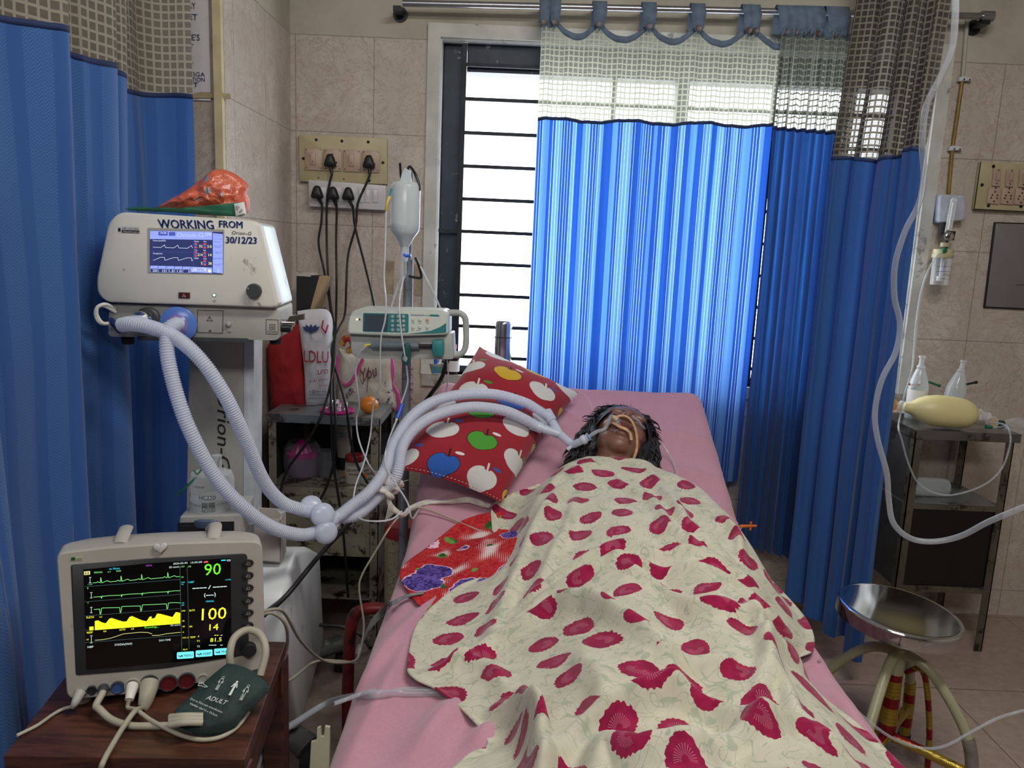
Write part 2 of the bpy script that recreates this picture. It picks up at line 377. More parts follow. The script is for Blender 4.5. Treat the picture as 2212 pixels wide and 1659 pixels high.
# ================= CURTAINS =================
def net_mat(name, line, cell, cellop, sc=.0215, lw=.13):
    M = Mat(name); x, y, z = M.xyz('UV'); f = ((x/sc).fract()-.5).abs().gt(.5-lw); h = ((y/sc).fract()-.5).abs().gt(.5-lw); g = f.mx(h)
    rib = ((y/(sc/7)).fract()-.5).abs().gt(.25)
    c = M.mix(g, lin(cell), lin(line)); M.color(c); M.set(Roughness=.8, Specular_IOR_Level=.1); M.translucent(c, .42)
    M.alpha(g.mx(rib*.3+(cellop-.12))); return M.m
def cloth_mat(name, c1, c2, trans, tf, stripes=False, chev=True, rough=.7):
    M = Mat(name); x, y, z = M.xyz('UV')
    if stripes:
        k = (x/.058); cell = k.floor(); w_ = M.white(M.comb(cell, 3.0)); fr = k.fract()
        band = fr.lt(w_*.45+.30); k2 = (x/.0125); w2 = M.white(M.comb(k2.floor(), 9.0)); thin = w2.gt(.72)*(k2.fract().lt(.35)); s = band.mx(thin)
        col = M.mix(s, lin(c2), lin(c1)); tc = M.mix(s, lin(trans[1]), lin(trans[0])); wl = M.white(M.comb((x/.036).floor(), 4.0)).gt(.5)*((x/.012).fract().lt(.14)); tc = M.mix(wl, tc, lin('#b9dcff')); col = M.mix(wl, col, lin('#8fb4e8'))
    else:
        zz = (((x/.012).fract()-.5).abs()*.016+y)/.007; ch = (zz.fract()-.5).abs().step(.2, .3); reg = ((x/.085).fract()).gt(.35)
        n = M.noise(M.coord('UV', (8, 2, 1)), 3, 4)
        col = M.mix(ch*reg*.55 if chev else n, lin(c1), lin(c2)); tc = M.mix(n, lin(trans[0]), lin(trans[1]))
    M.color(col); M.set(Roughness=rough, Specular_IOR_Level=.15, Sheen_Weight=.2)
    wv = M.noise(M.coord('UV'), 400, 2); M.bump(wv, .2, .002)
    M.translucent(tc, tf); return M.m
M_net_l = net_mat('curtain_net_beige', '#beb6a6', '#877f72', .86)
M_net_w = net_mat('window_curtain_net', '#a9ab9c', '#94978c', .55, sc=.0205)
M_blue_l = cloth_mat('blue_herringbone_cloth', '#3a62a2', '#5a85bd', ('#2a5fd0', '#3a74dd'), .10)
M_blue_w = cloth_mat('blue_striped_cloth', '#2a55a4', '#6088c4', ('#1e4aa4', '#5388d4'), .44, stripes=True)
M_blue_g = cloth_mat('blue_gathered_cloth', '#1d4683', '#2c5c9c', ('#1b4da0', '#3c78c8'), .22)
M_navy = pm('navy_stitched_hem', '#25355f', .8, 0, .1)
M_tab = pm('grey_blue_tab_cloth', '#66788c', .85, 0, .1, 30, bump=.3, bs=300)
M_button = pm('brown_button', '#4a3a35', .4, 0, .15)
def resample(path, n):
    P = catmull([Vector((x, y, 0)) for x, y in path], 12); L = [0.0]
    for a, b in zip(P[:-1], P[1:]): L.append(L[-1]+(b-a).length)
    out = []; k = 0
    for i in range(n+1):
        s_ = L[-1]*i/n
        while k < len(L)-2 and L[k+1] < s_: k += 1
        t = (s_-L[k])/max(1e-9, L[k+1]-L[k]); p = P[k].lerp(P[k+1], t); d = (P[min(k+1, len(P)-1)]-P[k]).normalized(); out.append((p, Vector((d.y, -d.x, 0)), s_))
    return out, L[-1]
def curtain(name, label, path, ztop, zhem, zbot, fold, mats, nu=300, gather=1.3, nv=40, parent=None, flare=lambda u, v: (0, 0), full=1.0):
    """fold(u, z) -> offset along the path normal; ztop/zhem/zbot functions of u"""
    R, L = resample(path, nu); loc = (R[0][0].x, R[0][0].y, zbot(0)); t = thing(name, label, 'curtain', loc)
    def pos(u, z, v):
        p, n, s_ = R[int(round(u*nu))]; d = fold(u, z); fx, fy = flare(u, z); return Vector((p.x+n.x*d+fx, p.y+n.y*d+fy, z))
    # fabric length including folds, for the pattern
    sl = [0.0]
    for i in range(nu): sl.append(sl[-1]+(pos((i+1)/nu, zhem(0), 0)-pos(i/nu, zhem(0), 0)).length)
    def part(nm, za, zb, m, n):
        b = MB(); b.grid(nu, n, lambda u, v: pos(u, za(u)+(zb(u)-za(u))*v, v), m, lambda u, v: (sl[int(round(u*nu))], za(u)+(zb(u)-za(u))*v)); return b.build(nm, t, angle=180)
    if ztop is not None: part('net_panel', ztop, zhem, mats[0], 14)
    part('blue_panel', zhem, zbot, mats[1], nv)
    b = MB(); b.grid(nu, 1, lambda u, v: pos(u, zhem(u)+.006-.012*v, v)+Vector((0, -.0015, 0))*1.0, M_navy); b.build('hem_seam', t, angle=180, solid=.002)
    return t, pos
# left privacy curtain: hem corners measured at z 1.88, steps are folds of the cloth
hem = [(25, 30), (100, 62), (146, 74), (151, 108), (190, 118), (236, 136), (238, 156), (262, 166), (263, 185), (297, 201), (330, 207), (418, 215)]
pth = [(-.86, .2), (-.98, .45), (-.86, .7), (-1.0, .95), (-.86, 1.2), (-.95, 1.33)]+[tuple(W(x, y, z=1.88)[:2]) for x, y in hem]
def foldL(u, z):
    a = .010*math.sin(u*90)+.006*math.sin(u*47+z*1.5); return a+.02*fbm(u*9, z*.9)+(.012*math.sin(u*33+.5)*(1.9-z))
def flareL(u, z):
    k = max(0, 1.7-z); m_ = math.exp(-((u-.47)/.06)**2); return (.10*k*m_-.02*k, -.02*k*m_+.10*max(0, u-.8)*k*-.6)
curtain('privacy_curtain', 'blue herringbone privacy curtain with beige net top hanging at the left edge behind the monitor', pth,
        lambda u: 2.75, lambda u: 1.88+.008*math.sin(u*40), lambda u: .12, foldL, (M_net_l, M_blue_l), nu=420, nv=50, flare=flareL)
# right privacy curtain, gathered, twisting at the top
pr = [(1.215, 2.98), (1.155, 2.95), (1.145, 2.91), (1.215, 2.90), (1.185, 2.84), (1.20, 2.80), (1.265, 2.80), (1.225, 2.745), (1.245, 2.71), (1.315, 2.73), (1.27, 2.66), (1.262, 2.60), (1.31, 2.60)]
def foldR(u, z): return .006*math.sin(u*60+.6*z)+.014*fbm(u*8, z*.8, 4)
def flareR(u, z):
    k = max(0, 1.86-z); h = max(0, z-1.86); return (-.01*k+.05*h, -.03*k+.0*h)
curtain('privacy_curtain', 'dark blue privacy curtain with grey net top bunched behind the steel stool', pr,
        lambda u: 2.66, lambda u: 1.87+.012*math.sin(u*9), lambda u: .2-.1*u, foldR, (net_mat('curtain_net_grey', '#8f8a7e', '#4d4842', .86), cloth_mat('deep_blue_herringbone', '#2a5190', '#4570a8', ('#2456b0', '#2f66c4'), .10)), nu=300, nv=50, flare=flareR)
# the blue cloth that sits above the net near the top rail
# window curtain on a steel rod
M_steel = pm('brushed_steel', '#a9abb0', .28, 1.0, .06)
M_chrome = pm('chrome', '#d5d7da', .08, 1.0, .02)
ra = W(870, 7, Y=3.12); rb = W(2140, 36, Y=3.12)
rod = thing('curtain_rod', 'steel curtain rod with black end bracket fixed above the window', 'curtain rod', ra)
MB().cyl(ra, rb-Vector((.03, 0, 0)), .0125, M_steel).build('rod', rod)
b = MB(); b.cyl(rb-Vector((.035, 0, 0)), rb+Vector((.008, 0, 0)), .02, M_steel); b.build('end_cap', rod)
M_black = pm('black_plastic', '#15161a', .45, 0, .1); M_dkmetal = pm('dark_bracket_metal', '#33363b', .4, .7, .1)
for q in (rb, ra):
    b = MB(); b.box((q.x-.035, q.y-.012, q.z-.03), (q.x-.005, 3.2, q.z-.012), M_dkmetal); b.cyl((q.x-.02, 3.19, q.z-.02), (q.x-.02, 3.2, q.z-.02), .028, M_dkmetal); b.build('bracket', rod)
tabs_px = [1176, 1199, 1292, 1401, 1504, 1612, 1628]
gx = [1690, 1712, 1729, 1748, 1762, 1795, 1812]
def wc(name, label, x0, x1, tabs, amp, kf, mats, bot, hemz, nu, ph, ymid):
    yb = 3.105
    path = [(x0+(x1-x0)*i/6, ymid) for i in range(7)]
    tt = [(W(p, 60, Y=yb).x-x0)/(x1-x0) for p in tabs]
    def zt(u):
        d = sorted(tt); s_ = .0
        for a, c in zip([-.12]+d, d+[1.1]):
            if a <= u <= c and c > a: s_ = math.sin(PI*(u-a)/(c-a))*min(.055, (c-a)*(x1-x0)*.32)
        return 2.355-s_
    def fo(u, z):
        h = 2.36-z; A = amp*min(1, .35+h*.9); return A*(math.sin(u*kf+ph)+.35*math.sin(u*kf*2.3+1.7*z))+.01*fbm(u*7, z, 2)
    t, pos = curtain(name, label, path, zt, hemz, bot, fo, mats, nu=nu, nv=34)
    b = MB(); b.grid(nu, 2, lambda u, v: pos(u, zt(u)+.012-.024*v, 0)+Vector((0, -.002, 0)), M_tab); b.build('top_binding', t, angle=180, solid=.002)
    for p, u in zip(tabs, tt):
        x = x0+(x1-x0)*u; zr = ra.z+(rb.z-ra.z)*(x-ra.x)/(rb.x-ra.x); k = .027 if len(tabs) < 8 and p not in (1176, 1199, 1612, 1628) else .021; b = MB(); z1 = zt(max(0, min(1, u)))-.012
        jx = random.uniform(-.004, .004)
        prof = [(3.062, z1), (3.072, zr-.03), (3.092, zr-.005), (3.101, zr+.011), (3.12, zr+.0175), (3.139, zr+.01), (3.140, z1+.01)]
        rings = []
        for i, (yy, zz) in enumerate(prof):
            kk = k*(.75 if i == 0 else 1); rings.append((Vector((x-kk+jx, yy, zz+.006)), Vector((x+kk+jx, yy, zz+.006))))
        vs = [q for r_ in rings for q in r_]; fs = [(2*i, 2*i+1, 2*i+3, 2*i+2) for i in range(len(prof)-1)]
        vs.append(Vector((x+jx, 3.061, z1-.022))); fs.append((0, len(vs)-1, 1)); b.add(vs, fs, M_tab); to = b.build('tab', t, solid=.002, angle=60)
        MB().lathe([(.0, 0), (.011, 0), (.012, .002), (.011, .004), (.008, .0035), (0, .0032)], (x+jx, 3.0605, z1+.002), M_button, (0, -1, 0), 16).build('button', to)
    return t
wc('window_curtain', 'wide pale net and blue striped curtain spread across the window behind the bed head', W(1164, 200, Y=3.08).x, W(1668, 300, Y=3.08).x, tabs_px, .012, 62, (M_net_w, M_blue_w),
   lambda u: .62-.03*u, lambda u: 2.0+.012*u+.006*math.sin(u*20), 380, 0, 3.09)
wc('window_curtain', 'dark blue gathered curtain with grey net top pushed to the right end of the rod', W(1672, 200, Y=3.08).x, W(1822, 200, Y=3.08).x, gx, .026, 44, (net_mat('gathered_net', '#7f8377', '#5a5d55', .66), M_blue_g),
   lambda u: .33-.05*u, lambda u: 2.0-.01*u, 240, .8, 3.06)
# ================= BED =================
BX0, BX1, BY0, BY1, BK = -.275, .695, .62, 2.775, 2.06
def zm(y):
    k = .49; t = y-BK
    if t < -.12: return .68
    if t < .12: return .68+k*(t+.12)**2/.48
    return .68+k*t
def hitm(px, py, h=0.0):
    d = ray(px, py); lo, hi = .4, 3.2
    for _ in range(40):
        m_ = (lo+hi)/2; p = C0+d*(m_/d.y)
        if p.z > zm(p.y)+h: lo = m_
        else: hi = m_
    return C0+d*(lo/d.y)
def cotton(name, c, dark=None, bs=350):
    M = Mat(name); v = M.coord(); n = M.noise(v, 5, 5, .6); n2 = M.noise(v, 160, 2)
    M.color(M.mix((n*.6+n2*.4).step(.35, .65), lin(dark or c), lin(c))); M.set(Roughness=.9, Specular_IOR_Level=.1, Sheen_Weight=.25); M.bump(M.noise(v, bs, 2), .25, .002); return M.m
M_pink = cotton('pink_cotton', '#c091a0', '#b98898')
M_foam = pm('mattress_cover', '#8f7a80', .8)
M_redpaint = pm('chipped_red_paint', '#6d1c20', .4, .2, .15, 10, dirt='#2a1414', dirtamt=.4, ds=14)
M_cream = pm('cream_enamel', '#cfcbb0', .35, 0, .06, 6, dirt='#6c6552', dirtamt=.3, ds=20)
bed = thing('hospital_bed', 'hospital bed with raised head section under a fitted pink sheet', 'bed', (.21, 1.7, 0))
def sheet_top(x, y):
    z = zm(y); e = min(x-BX0, BX1-x); R = .045
    if e < R: z -= R-math.sqrt(max(0, R*R-(R-e)**2))
    eb = BY1-y
    if eb < R: z -= (R-math.sqrt(max(0, R*R-(R-eb)**2)))*.8
    a = .004*fbm(x*5, y*5, 1)+.002*fbm(x*14, y*6, 7)
    # long soft folds at the foot left, short creases by the hinge at the right
    for px0, py0, px1, py1, ww, hh in FOLDS:
        dx, dy = px1-px0, py1-py0; L2 = dx*dx+dy*dy; t = max(0, min(1, ((x-px0)*dx+(y-py0)*dy)/L2)); dd = math.hypot(x-px0-t*dx, y-py0-t*dy); a += 1.6*hh*math.exp(-(dd/ww)**2)*math.sin(PI*min(1, .15+t*.85))
    return z+a
FOLDS = []
for (a, b, ww, hh) in (((735, 1500), (1010, 1230), .018, .012), ((900, 1640), (1010, 1500), .03, .022), ((760, 1640), (900, 1360), .02, .012), ((1020, 1640), (1090, 1560), .03, .02), ((1440, 1120), (1600, 1090), .01, .009),
                       ((1470, 1010), (1600, 1060), .012, .007), ((1560, 1110), (1625, 1130), .008, .009), ((1430, 930), (1560, 960), .012, .006), ((1590, 1180), (1640, 1240), .012, .01), ((1180, 870), (1300, 930), .01, .006), ((1150, 900), (1230, 925), .01, .007),
                       ((1800, 1500), (1900, 1640), .02, .012), ((1700, 1330), (1790, 1450), .015, .01), ((870, 1120), (1000, 1060), .012, .008), ((860, 1200), (940, 1120), .015, .008)):
    p, q = hitm(*a), hitm(*b); FOLDS.append((p.x, p.y, q.x, q.y, ww, hh))
b = MB(); dr = .30
def fs_(u, v):
    y = BY0+(BY1-BY0)*v; w_ = BX1-BX0; tot = w_+2*dr; s_ = u*tot
    if s_ < dr:
        k = dr-s_; return Vector((BX0-.004-.012*abs(math.sin(y*21))*k/dr-.01*k, y, sheet_top(BX0, y)-k))
    if s_ > dr+w_:
        k = s_-dr-w_; return Vector((BX1+.004+.012*abs(math.sin(y*17))*k/dr+.01*k, y, sheet_top(BX1, y)-k))
    return Vector((BX0+s_-dr, y, sheet_top(BX0+s_-dr, y)))
NX = 200; b.grid(NX, 220, fs_, M_pink, lambda u, v: (u*1.5, v*2.1))
top = [Vector(b.v[220*(NX+1)+i]) for i in range(NX+1)]
b.loft([top, [Vector((p.x, BY1+.006, p.z-.05)) for p in top], [Vector((p.x, BY1+.01, p.z-.24)) for p in top]], M_pink, closed=False)
b.build('sheet', bed, angle=180)
b = MB(); ys = [BY0+.01+i*(BY1-.02-BY0-.01)/30 for i in range(31)]
b.loft([[Vector((BX0+.012, y, zm(y)-.105)), Vector((BX1-.012, y, zm(y)-.105)), Vector((BX1-.012, y, zm(y)-.055)), Vector((BX0+.012, y, zm(y)-.055))] for y in ys], M_foam); b.build('mattress', bed)
b = MB()
for x in (BX0+.03, BX1-.03):
    b.tube([(x, BY0, .5), (x, BK, .5), (x, BY1, .5)], .02, M_redpaint, smooth=False)
    b.tube([(x, BK, .545), (x, BY1, .88-.02)], .013, M_redpaint, smooth=False)
for y in (BY0+.02, 1.1, 1.6, 2.05, 2.72): b.tube([(BX0+.03, y, .5), (BX1-.03, y, .5)], .016, M_redpaint, smooth=False)
b.tube([(BX0+.03, 2.7, .5), (BX0+.03, 2.7, .83)], .014, M_redpaint, smooth=False); b.tube([(BX1-.03, 2.7, .5), (BX1-.03, 2.7, .83)], .014, M_redpaint, smooth=False)
b.build('frame', bed)
M_rubber = pm('dark_rubber', '#1a1b1d', .8, 0, .2)
for x in (BX0+.05, BX1-.05):
    for y in (.75, 2.62):
        l = MB().tube([(x, y, .5), (x, y, .06)], .019, M_redpaint, smooth=False).build('leg', bed); MB().cyl((x, y, 0), (x, y, .07), .024, M_rubber).build('rubber_foot', l)
# red bent side support tube
a1, a2 = W(752, 1460, Y=2.02), W(762, 1330, Y=2.02)
l = MB().tube([(a1.x, 2.02, .03), (a1.x, 2.02, a1.z), (a2.x-.002, 2.02, a2.z-.02), (a2.x+.03, 2.02, a2.z+.02), (a2.x+.10, 2.02, a2.z+.025), (BX0+.05, 2.02, a2.z+.02), (BX0+.05, 2.05, .5)], .017, M_redpaint).build('side_support', bed)
MB().cyl((a1.x, 2.02, 0), (a1.x, 2.02, .05), .023, M_rubber).build('rubber_foot', l)
b = MB(); bq = [W(x, y, Y=1.27) for x, y in ((668, 1680), (672, 1604), (684, 1600), (685, 1574), (692, 1571), (694, 1592), (700, 1592), (702, 1570), (712, 1572), (711, 1680))]; b.slab(bq, Vector((0, .006, 0)), M_cream); b.build('bracket', bed, smooth=False)
# ================= APPLE PILLOW =================
def apple_mat():
    M = Mat('apple_print_cotton'); x, y, z = M.xyz('UV'); v = M.coord('UV')
    cw, chh = .122, .130; row = (y/chh).floor(); off = (row*.5).fract(); xx = x/cw+off*1.0; col = xx.floor()
    a = (xx.fract()-.5)*cw*.8; b_ = ((y/chh).fract()-.44)*chh*.8
    rn = M.white(M.comb(col, row, 2.0)); 
    ab = a.abs()-.0105; d1 = (ab*ab+b_*b_*.92).sqrt(); bot = (a*a*1.0+(b_+.006)*(b_+.006)*1.1).sqrt(); body = d1.lt(.0250).mx(bot.lt(.0285))
    dent = (a*a+(b_-.031)*(b_-.031)).sqrt().gt(.011); body = body*dent
    d1o = d1.lt(.0265).mx(bot.lt(.0300))*((a*a+(b_-.031)*(b_-.031)).sqrt().gt(.0095))
    stem = ((a-.002+(b_-.02)*.25).abs()).lt(.0024)*b_.gt(.016)*b_.lt(.044)
    la = a-.021; lb = b_-.039; q = (la+lb*.25); p_ = (lb-la*.1); leaf = (q*q/.00013+p_*p_/.000022).lt(1.0)
    white = ((col+row)*.5).fract().lt(.25)
    c = M.mix(rn.gt(.45), lin('#cda82e'), lin('#4a9c3a')); c = M.mix(rn.gt(.78), c, lin('#2a5fb0'))
    c = M.mix(white, c, lin('#cfd0cc'))
    red = M.mix(M.noise(v, 6, 4), lin('#8a2530'), lin('#a22f38')); w2 = M.noise(v, 300, 2)
    dark = M.mix(white, lin('#2a1a20'), lin('#c5c6c2'))
    k = M.mix(d1o, red, dark); k = M.mix(body, k, c); k = M.mix(stem*(1-body), k, M.mix(white, lin('#3a1c20'), lin('#d5d5d0'))); lf = M.mix(white, lin('#dfdfda'), M.mix(rn.gt(.5), lin('#3f8f35'), lin('#2a5fb0')))
    k = M.mix(leaf*(1-body), k, lf); k = M.mix(w2.step(.3, .8, 0, .15), k, lin('#701820'))
    M.color(k); M.set(Roughness=.9, Specular_IOR_Level=.1, Sheen_Weight=.2); M.bump(M.noise(v, 350, 2), .25, .002); return M.m
M_apple = apple_mat()
pBL, pBR, pTR, pTL = W(836, 1010, Y=2.10), W(1082, 1086, Y=2.13), W(1250, 848, Y=2.62), W(1036, 748, Y=2.72)
n_ = ((pTL-pBL).cross(pBR-pBL)).normalized()
if n_.dot(C0-pBL) < 0: n_ = -n_
def pil(side, grow=1.0):
    def f(u, v):
        cu, cv = 2*u-1, 2*v-1
        # pulled-in edges, corners stay out
        uu = .5+.5*cu*(1-.07*(1-cv**2)*abs(cu)**3); vv = .5+.5*cv*(1-.07*(1-cu**2)*abs(cv)**3)
        p = pBL.lerp(pBR, uu).lerp(pTL.lerp(pTR, uu), vv)
        bul = (max(0, 1-abs(cu)**2.6)*max(0, 1-abs(cv)**2.8))**.62
        h = .082*bul*grow*(1 if side > 0 else .55)
        # pressed valley where the tubes cross and corner creases
        if side > 0:
            h *= 1-.36*math.exp(-((v-.60-.10*(u-.5))/.10)**2); h += .005*bul*math.sin(14*(u-v)+3*fbm(u*3, v*3))*(abs(cu*cv))
        q = p+n_*h*side
        q.z = max(q.z, zm(q.y)+.012 if (BX0-.02 < q.x < BX1 and q.y < BY1) else q.z)
        return q
    return f
pw, pl = (pBR-pBL).length, (pTL-pBL).length
b = MB()
for sd in (1, -1): b.grid(56, 72, pil(sd), M_apple, lambda u, v: (u*pw*1.02+.045, v*pl*1.02+.018))
po = b.build('pillow', angle=180, label='red pillow printed with white and coloured apples propped at the bed head', cat='pillow')
M_thread = pm('white_thread', '#d8d5d0', .9)
b = MB()
for i in range(30):
    u = (i+.3)/30; p1 = pil(1)(u, 0.004); p2 = pil(1)(min(1, u+.014), 0.004); b.tube([p1+n_*.003, p2+n_*.003], .0009, M_thread, n=5, smooth=False)
b.tube([pTR, pTR+Vector((.02, -.01, -.005)), pTR+Vector((.04, -.02, -.03)), pTR+Vector((.05, -.05, -.06))], .0009, M_thread, n=5)
b.build('stitching', po)
# ================= PATIENT =================
up_b = Vector((0, .898, .440)); nb = Vector((0, -.440, .898)); rt = Vector((1, 0, 0))
ang = math.radians(-17); e_y = (up_b*math.cos(ang)-rt*math.sin(ang)).normalized(); e_x = (rt*math.cos(ang)+up_b*math.sin(ang)).normalized(); 
# head turned slightly to the image right and chin lifted
turn = math.radians(6); e_z0 = e_x.cross(e_y).normalized()
e_z = (e_z0*math.cos(turn)+e_x*math.sin(turn)).normalized(); e_x = e_y.cross(e_z).normalized()
HS = 1.13
HC = hitm(1340, 950, .098)
tl = math.radians(7); e_y, e_z = (e_y*math.cos(tl)-e_z*math.sin(tl)).normalized(), (e_z*math.cos(tl)+e_y*math.sin(tl)).normalized()   # chin lifted
HM = Matrix((e_x, e_y, e_z)).transposed()
def hp(x, y, z): return HC+HM @ Vector((x*HS, y*HS, z*HS))
PRIM = []
def ell(b, c, rad, m, R=None, n=20):
    """ellipsoid: centre c (world), radii, rotation R"""
    R = R or HM; rings = []
    for i in range(1, n):
        th = PI*i/n; rings.append([c+R @ Vector((rad[0]*math.sin(th)*math.cos(2*PI*j/n), rad[1]*math.cos(th), rad[2]*math.sin(th)*math.sin(2*PI*j/n))) for j in range(n)])
    b.loft(rings, m)
M_skin = Mat('brown_skin'); v = M_skin.coord(); nn = M_skin.noise(v, 30, 5, .6)
M_skin.color(M_skin.mix(nn.step(.3, .7), lin('#6f4c3d'), lin('#80594a'))); M_skin.set(Roughness=.42, Subsurface_Weight=.08, Subsurface_Scale=.01, Specular_IOR_Level=.5); M_skin.bump(M_skin.noise(v, 500, 3), .12, .001); M_skin = M_skin.m
M_lip = pm('lips', '#65352f', .35, 0, .12, 60); M_brow = pm('brow_hair', '#17120f', .8, 0, .1)
hb = MB()
def he(c, rad): ell(hb, hp(*c), [q*HS for q in rad], M_skin)
he((0, .025, -.015), (.073, .085, .085)); he((0, -.02, .012), (.061, .078, .066)); he((0, .045, .035), (.058, .045, .042)); he((0, -.082, .036), (.034, .026, .026)); he((0, -.062, .02), (.054, .042, .048)); he((0, -.07, -.005), (.05, .045, .045))
for s_ in (-1, 1):
    he((s_*.032, -.024, .044), (.027, .034, .025)); he((s_*.011, -.022, .084), (.009, .008, .010)); he((s_*.030, .024, .068), (.024, .008, .012)); he((s_*.030, .008, .063), (.0165, .010, .0125)); he((s_*.072, -.008, -.012), (.009, .031, .019)); he((s_*.040, -.045, .008), (.020, .034, .038))
he((0, .004, .077), (.0095, .026, .013)); he((0, -.016, .092), (.0125, .011, .013)); he((0, -.040, .072), (.028, .016, .014)); he((0, -.050, .079), (.023, .0062, .0085)); he((0, -.0615, .077), (.020, .0072, .0085)); he((0, -.074, .068), (.018, .008, .010))
def P3(x, y, h): return Vector((x, y, zm(y)+h))
chest = P3(.335, 2.16, .10); neckb = hp(0, -.14, -.045)
def con(a, c, r0, r1, fl=1.0): hb.tube([a, c], (lambda t: r0+(r1-r0)*t), M_skin, n=18, smooth=False)
con(hp(0, -.03, -.028), neckb, .054*HS, .058)
shl, shr = P3(.21, 2.20, .05), P3(.45, 2.20, .05)
for a, c, r0, r1 in ((shl, shr, .045, .045), (neckb, P3(.335, 2.2, .06), .05, .058), (P3(.29, 2.15, .07), P3(.29, 1.86, .085), .07, .08), (P3(.38, 2.15, .07), P3(.39, 1.86, .085), .07, .08), (P3(.335, 2.15, .075), P3(.34, 1.8, .09), .075, .085),
                     (P3(.29, 1.86, .085), P3(.27, 1.72, .085), .08, .085), (P3(.39, 1.86, .085), P3(.42, 1.72, .085), .08, .085), (P3(.27, 1.72, .085), P3(.255, 1.3, .07), .083, .052), (P3(.42, 1.72, .085), P3(.44, 1.3, .07), .083, .052),
                     (P3(.255, 1.3, .07), P3(.26, .93, .05), .052, .034), (P3(.44, 1.3, .07), P3(.43, .93, .05), .052, .034), (P3(.26, .95, .05), P3(.25, .88, .12), .034, .022), (P3(.43, .95, .05), P3(.45, .88, .12), .034, .022),
                     (shl, P3(.10, 2.0, .05), .04, .036), (P3(.10, 2.0, .05), P3(.07, 1.76, .045), .036, .025), (shr, P3(.56, 2.0, .05), .04, .036), (P3(.56, 2.0, .05), P3(.58, 1.76, .045), .036, .025)):
    con(a, c, r0, r1)
    for q, r_ in ((a, r0), (c, r1)): ell(hb, q, (r_, r_, r_), M_skin, Matrix.Identity(3), 12)
for hx, sd in ((.07, 1), (.58, -1)):   # hands resting palm down under the blanket
    ell(hb, P3(hx, 1.70, .035), (.036, .048, .016), M_skin, Matrix.Identity(3), 12)
    for k in range(4):
        fx = hx-.026+.0175*k; L = (.062, .072, .068, .054)[k if sd > 0 else 3-k]; con(P3(fx, 1.665, .034), P3(fx+.002*(k-1.5), 1.665-L*.5, .036), .0095, .009); con(P3(fx+.002*(k-1.5), 1.665-L*.5, .036), P3(fx+.003*(k-1.5), 1.665-L, .026), .009, .0075)
    con(P3(hx+sd*.03, 1.71, .03), P3(hx+sd*.058, 1.675, .026), .011, .009)
person = hb.build('person', smooth=True, angle=180)
rm = person.modifiers.new('Remesh', 'REMESH'); rm.mode = 'VOXEL'; rm.voxel_size = .0032; rm.use_smooth_shade = True
sm = person.modifiers.new('Smooth', 'SMOOTH'); sm.factor = .5; sm.iterations = 7
bpy.context.view_layer.update()
me = bpy.data.meshes.new_from_object(person.evaluated_get(bpy.context.evaluated_depsgraph_get()))
person.modifiers.clear(); person.data = me; me.materials.clear()
for m_ in (M_skin, M_lip, M_brow): me.materials.append(m_)
HI = HM.inverted()
nv = len(me.vertices); co = np.zeros(nv*3); me.vertices.foreach_get('co', co); co = co.reshape(-1, 3)
npoly = len(me.polygons); ctr = np.zeros(npoly*3); me.polygons.foreach_get('center', ctr); ctr = ctr.reshape(-1, 3)
lc = (ctr-np.array(HC)) @ np.array(HI).T/HS
ax_ = np.abs(lc[:, 0]); y_, z_ = lc[:, 1], lc[:, 2]
mi = np.zeros(npoly, dtype=np.int32)
lip = (z_ > .071) & ((((lc[:, 0]/.0235)**2+((y_+.0505)/.0068)**2) < 1) | (((lc[:, 0]/.0205)**2+((y_+.0615)/.0078)**2) < 1)); mi[lip] = 1
brow = (z_ > .05) & (np.abs(y_-(.031-((ax_-.026)/.026)**2*.006)) < .0034) & (ax_ > .010) & (ax_ < .049); mi[brow] = 2
lash = (z_ > .05) & (np.abs(y_-(.002+((ax_-.030)/.018)**2*.004)) < .0014) & (ax_ > .014) & (ax_ < .046); mi[lash] = 2
me.polygons.foreach_set('material_index', mi); me.polygons.foreach_set('use_smooth', [True]*npoly); me.update()
person['label'] = 'patient lying on their back under the blanket with a breathing tube taped at the mouth'; person['category'] = 'person'
# hair: full dark mass around the head, then cap shell plus wavy locks
M_hair = Mat('black_hair'); v = M_hair.coord(); M_hair.color(M_hair.mix(M_hair.noise(v, 90, 3), lin('#0c0b0d'), lin('#1c191c'))); M_hair.set(Roughness=.55, Specular_IOR_Level=.5); M_hair = M_hair.m
b = MB(); rings = []
def hairline(phi): return 1.0
n = 48
for i in range(0, 17):
    th = PI*(.02+.60*i/16)
    ring = []
    for j in range(n):
        ph = 2*PI*j/n; fr = max(0, math.sin(ph))          # ph=90 deg: toward the face
        lim = th*(1-.40*fr**1.6); x_, yy, zz = math.sin(lim)*math.cos(ph), math.cos(lim), math.sin(lim)*math.sin(ph)
        k = 1.0+.03*fbm(x_*5, yy*5, zz*5+3); ring.append(hp(x_*.081*k, .02+yy*.097*k, -.012+zz*.092*k))
    rings.append(ring)
b.loft(rings, M_hair, cap=(True, False))
def hl(c, rad):
    o_, N_ = hp(*c), 26; rs = []
    for i in range(1, N_):
        th = PI*i/N_; r_ = []
        for j in range(36):
            d_ = Vector((math.sin(th)*math.cos(2*PI*j/36), math.cos(th), math.sin(th)*math.sin(2*PI*j/36))); k = 1+.10*fbm(d_.x*5+c[0]*40, d_.y*2.5, d_.z*5); q = o_+HM @ Vector((d_.x*rad[0]*k, d_.y*rad[1]*k, d_.z*rad[2]*k))*HS; q.z = max(q.z, zm(q.y)+.012); r_.append(q)
        rs.append(r_)
    b.loft(rs, M_hair)
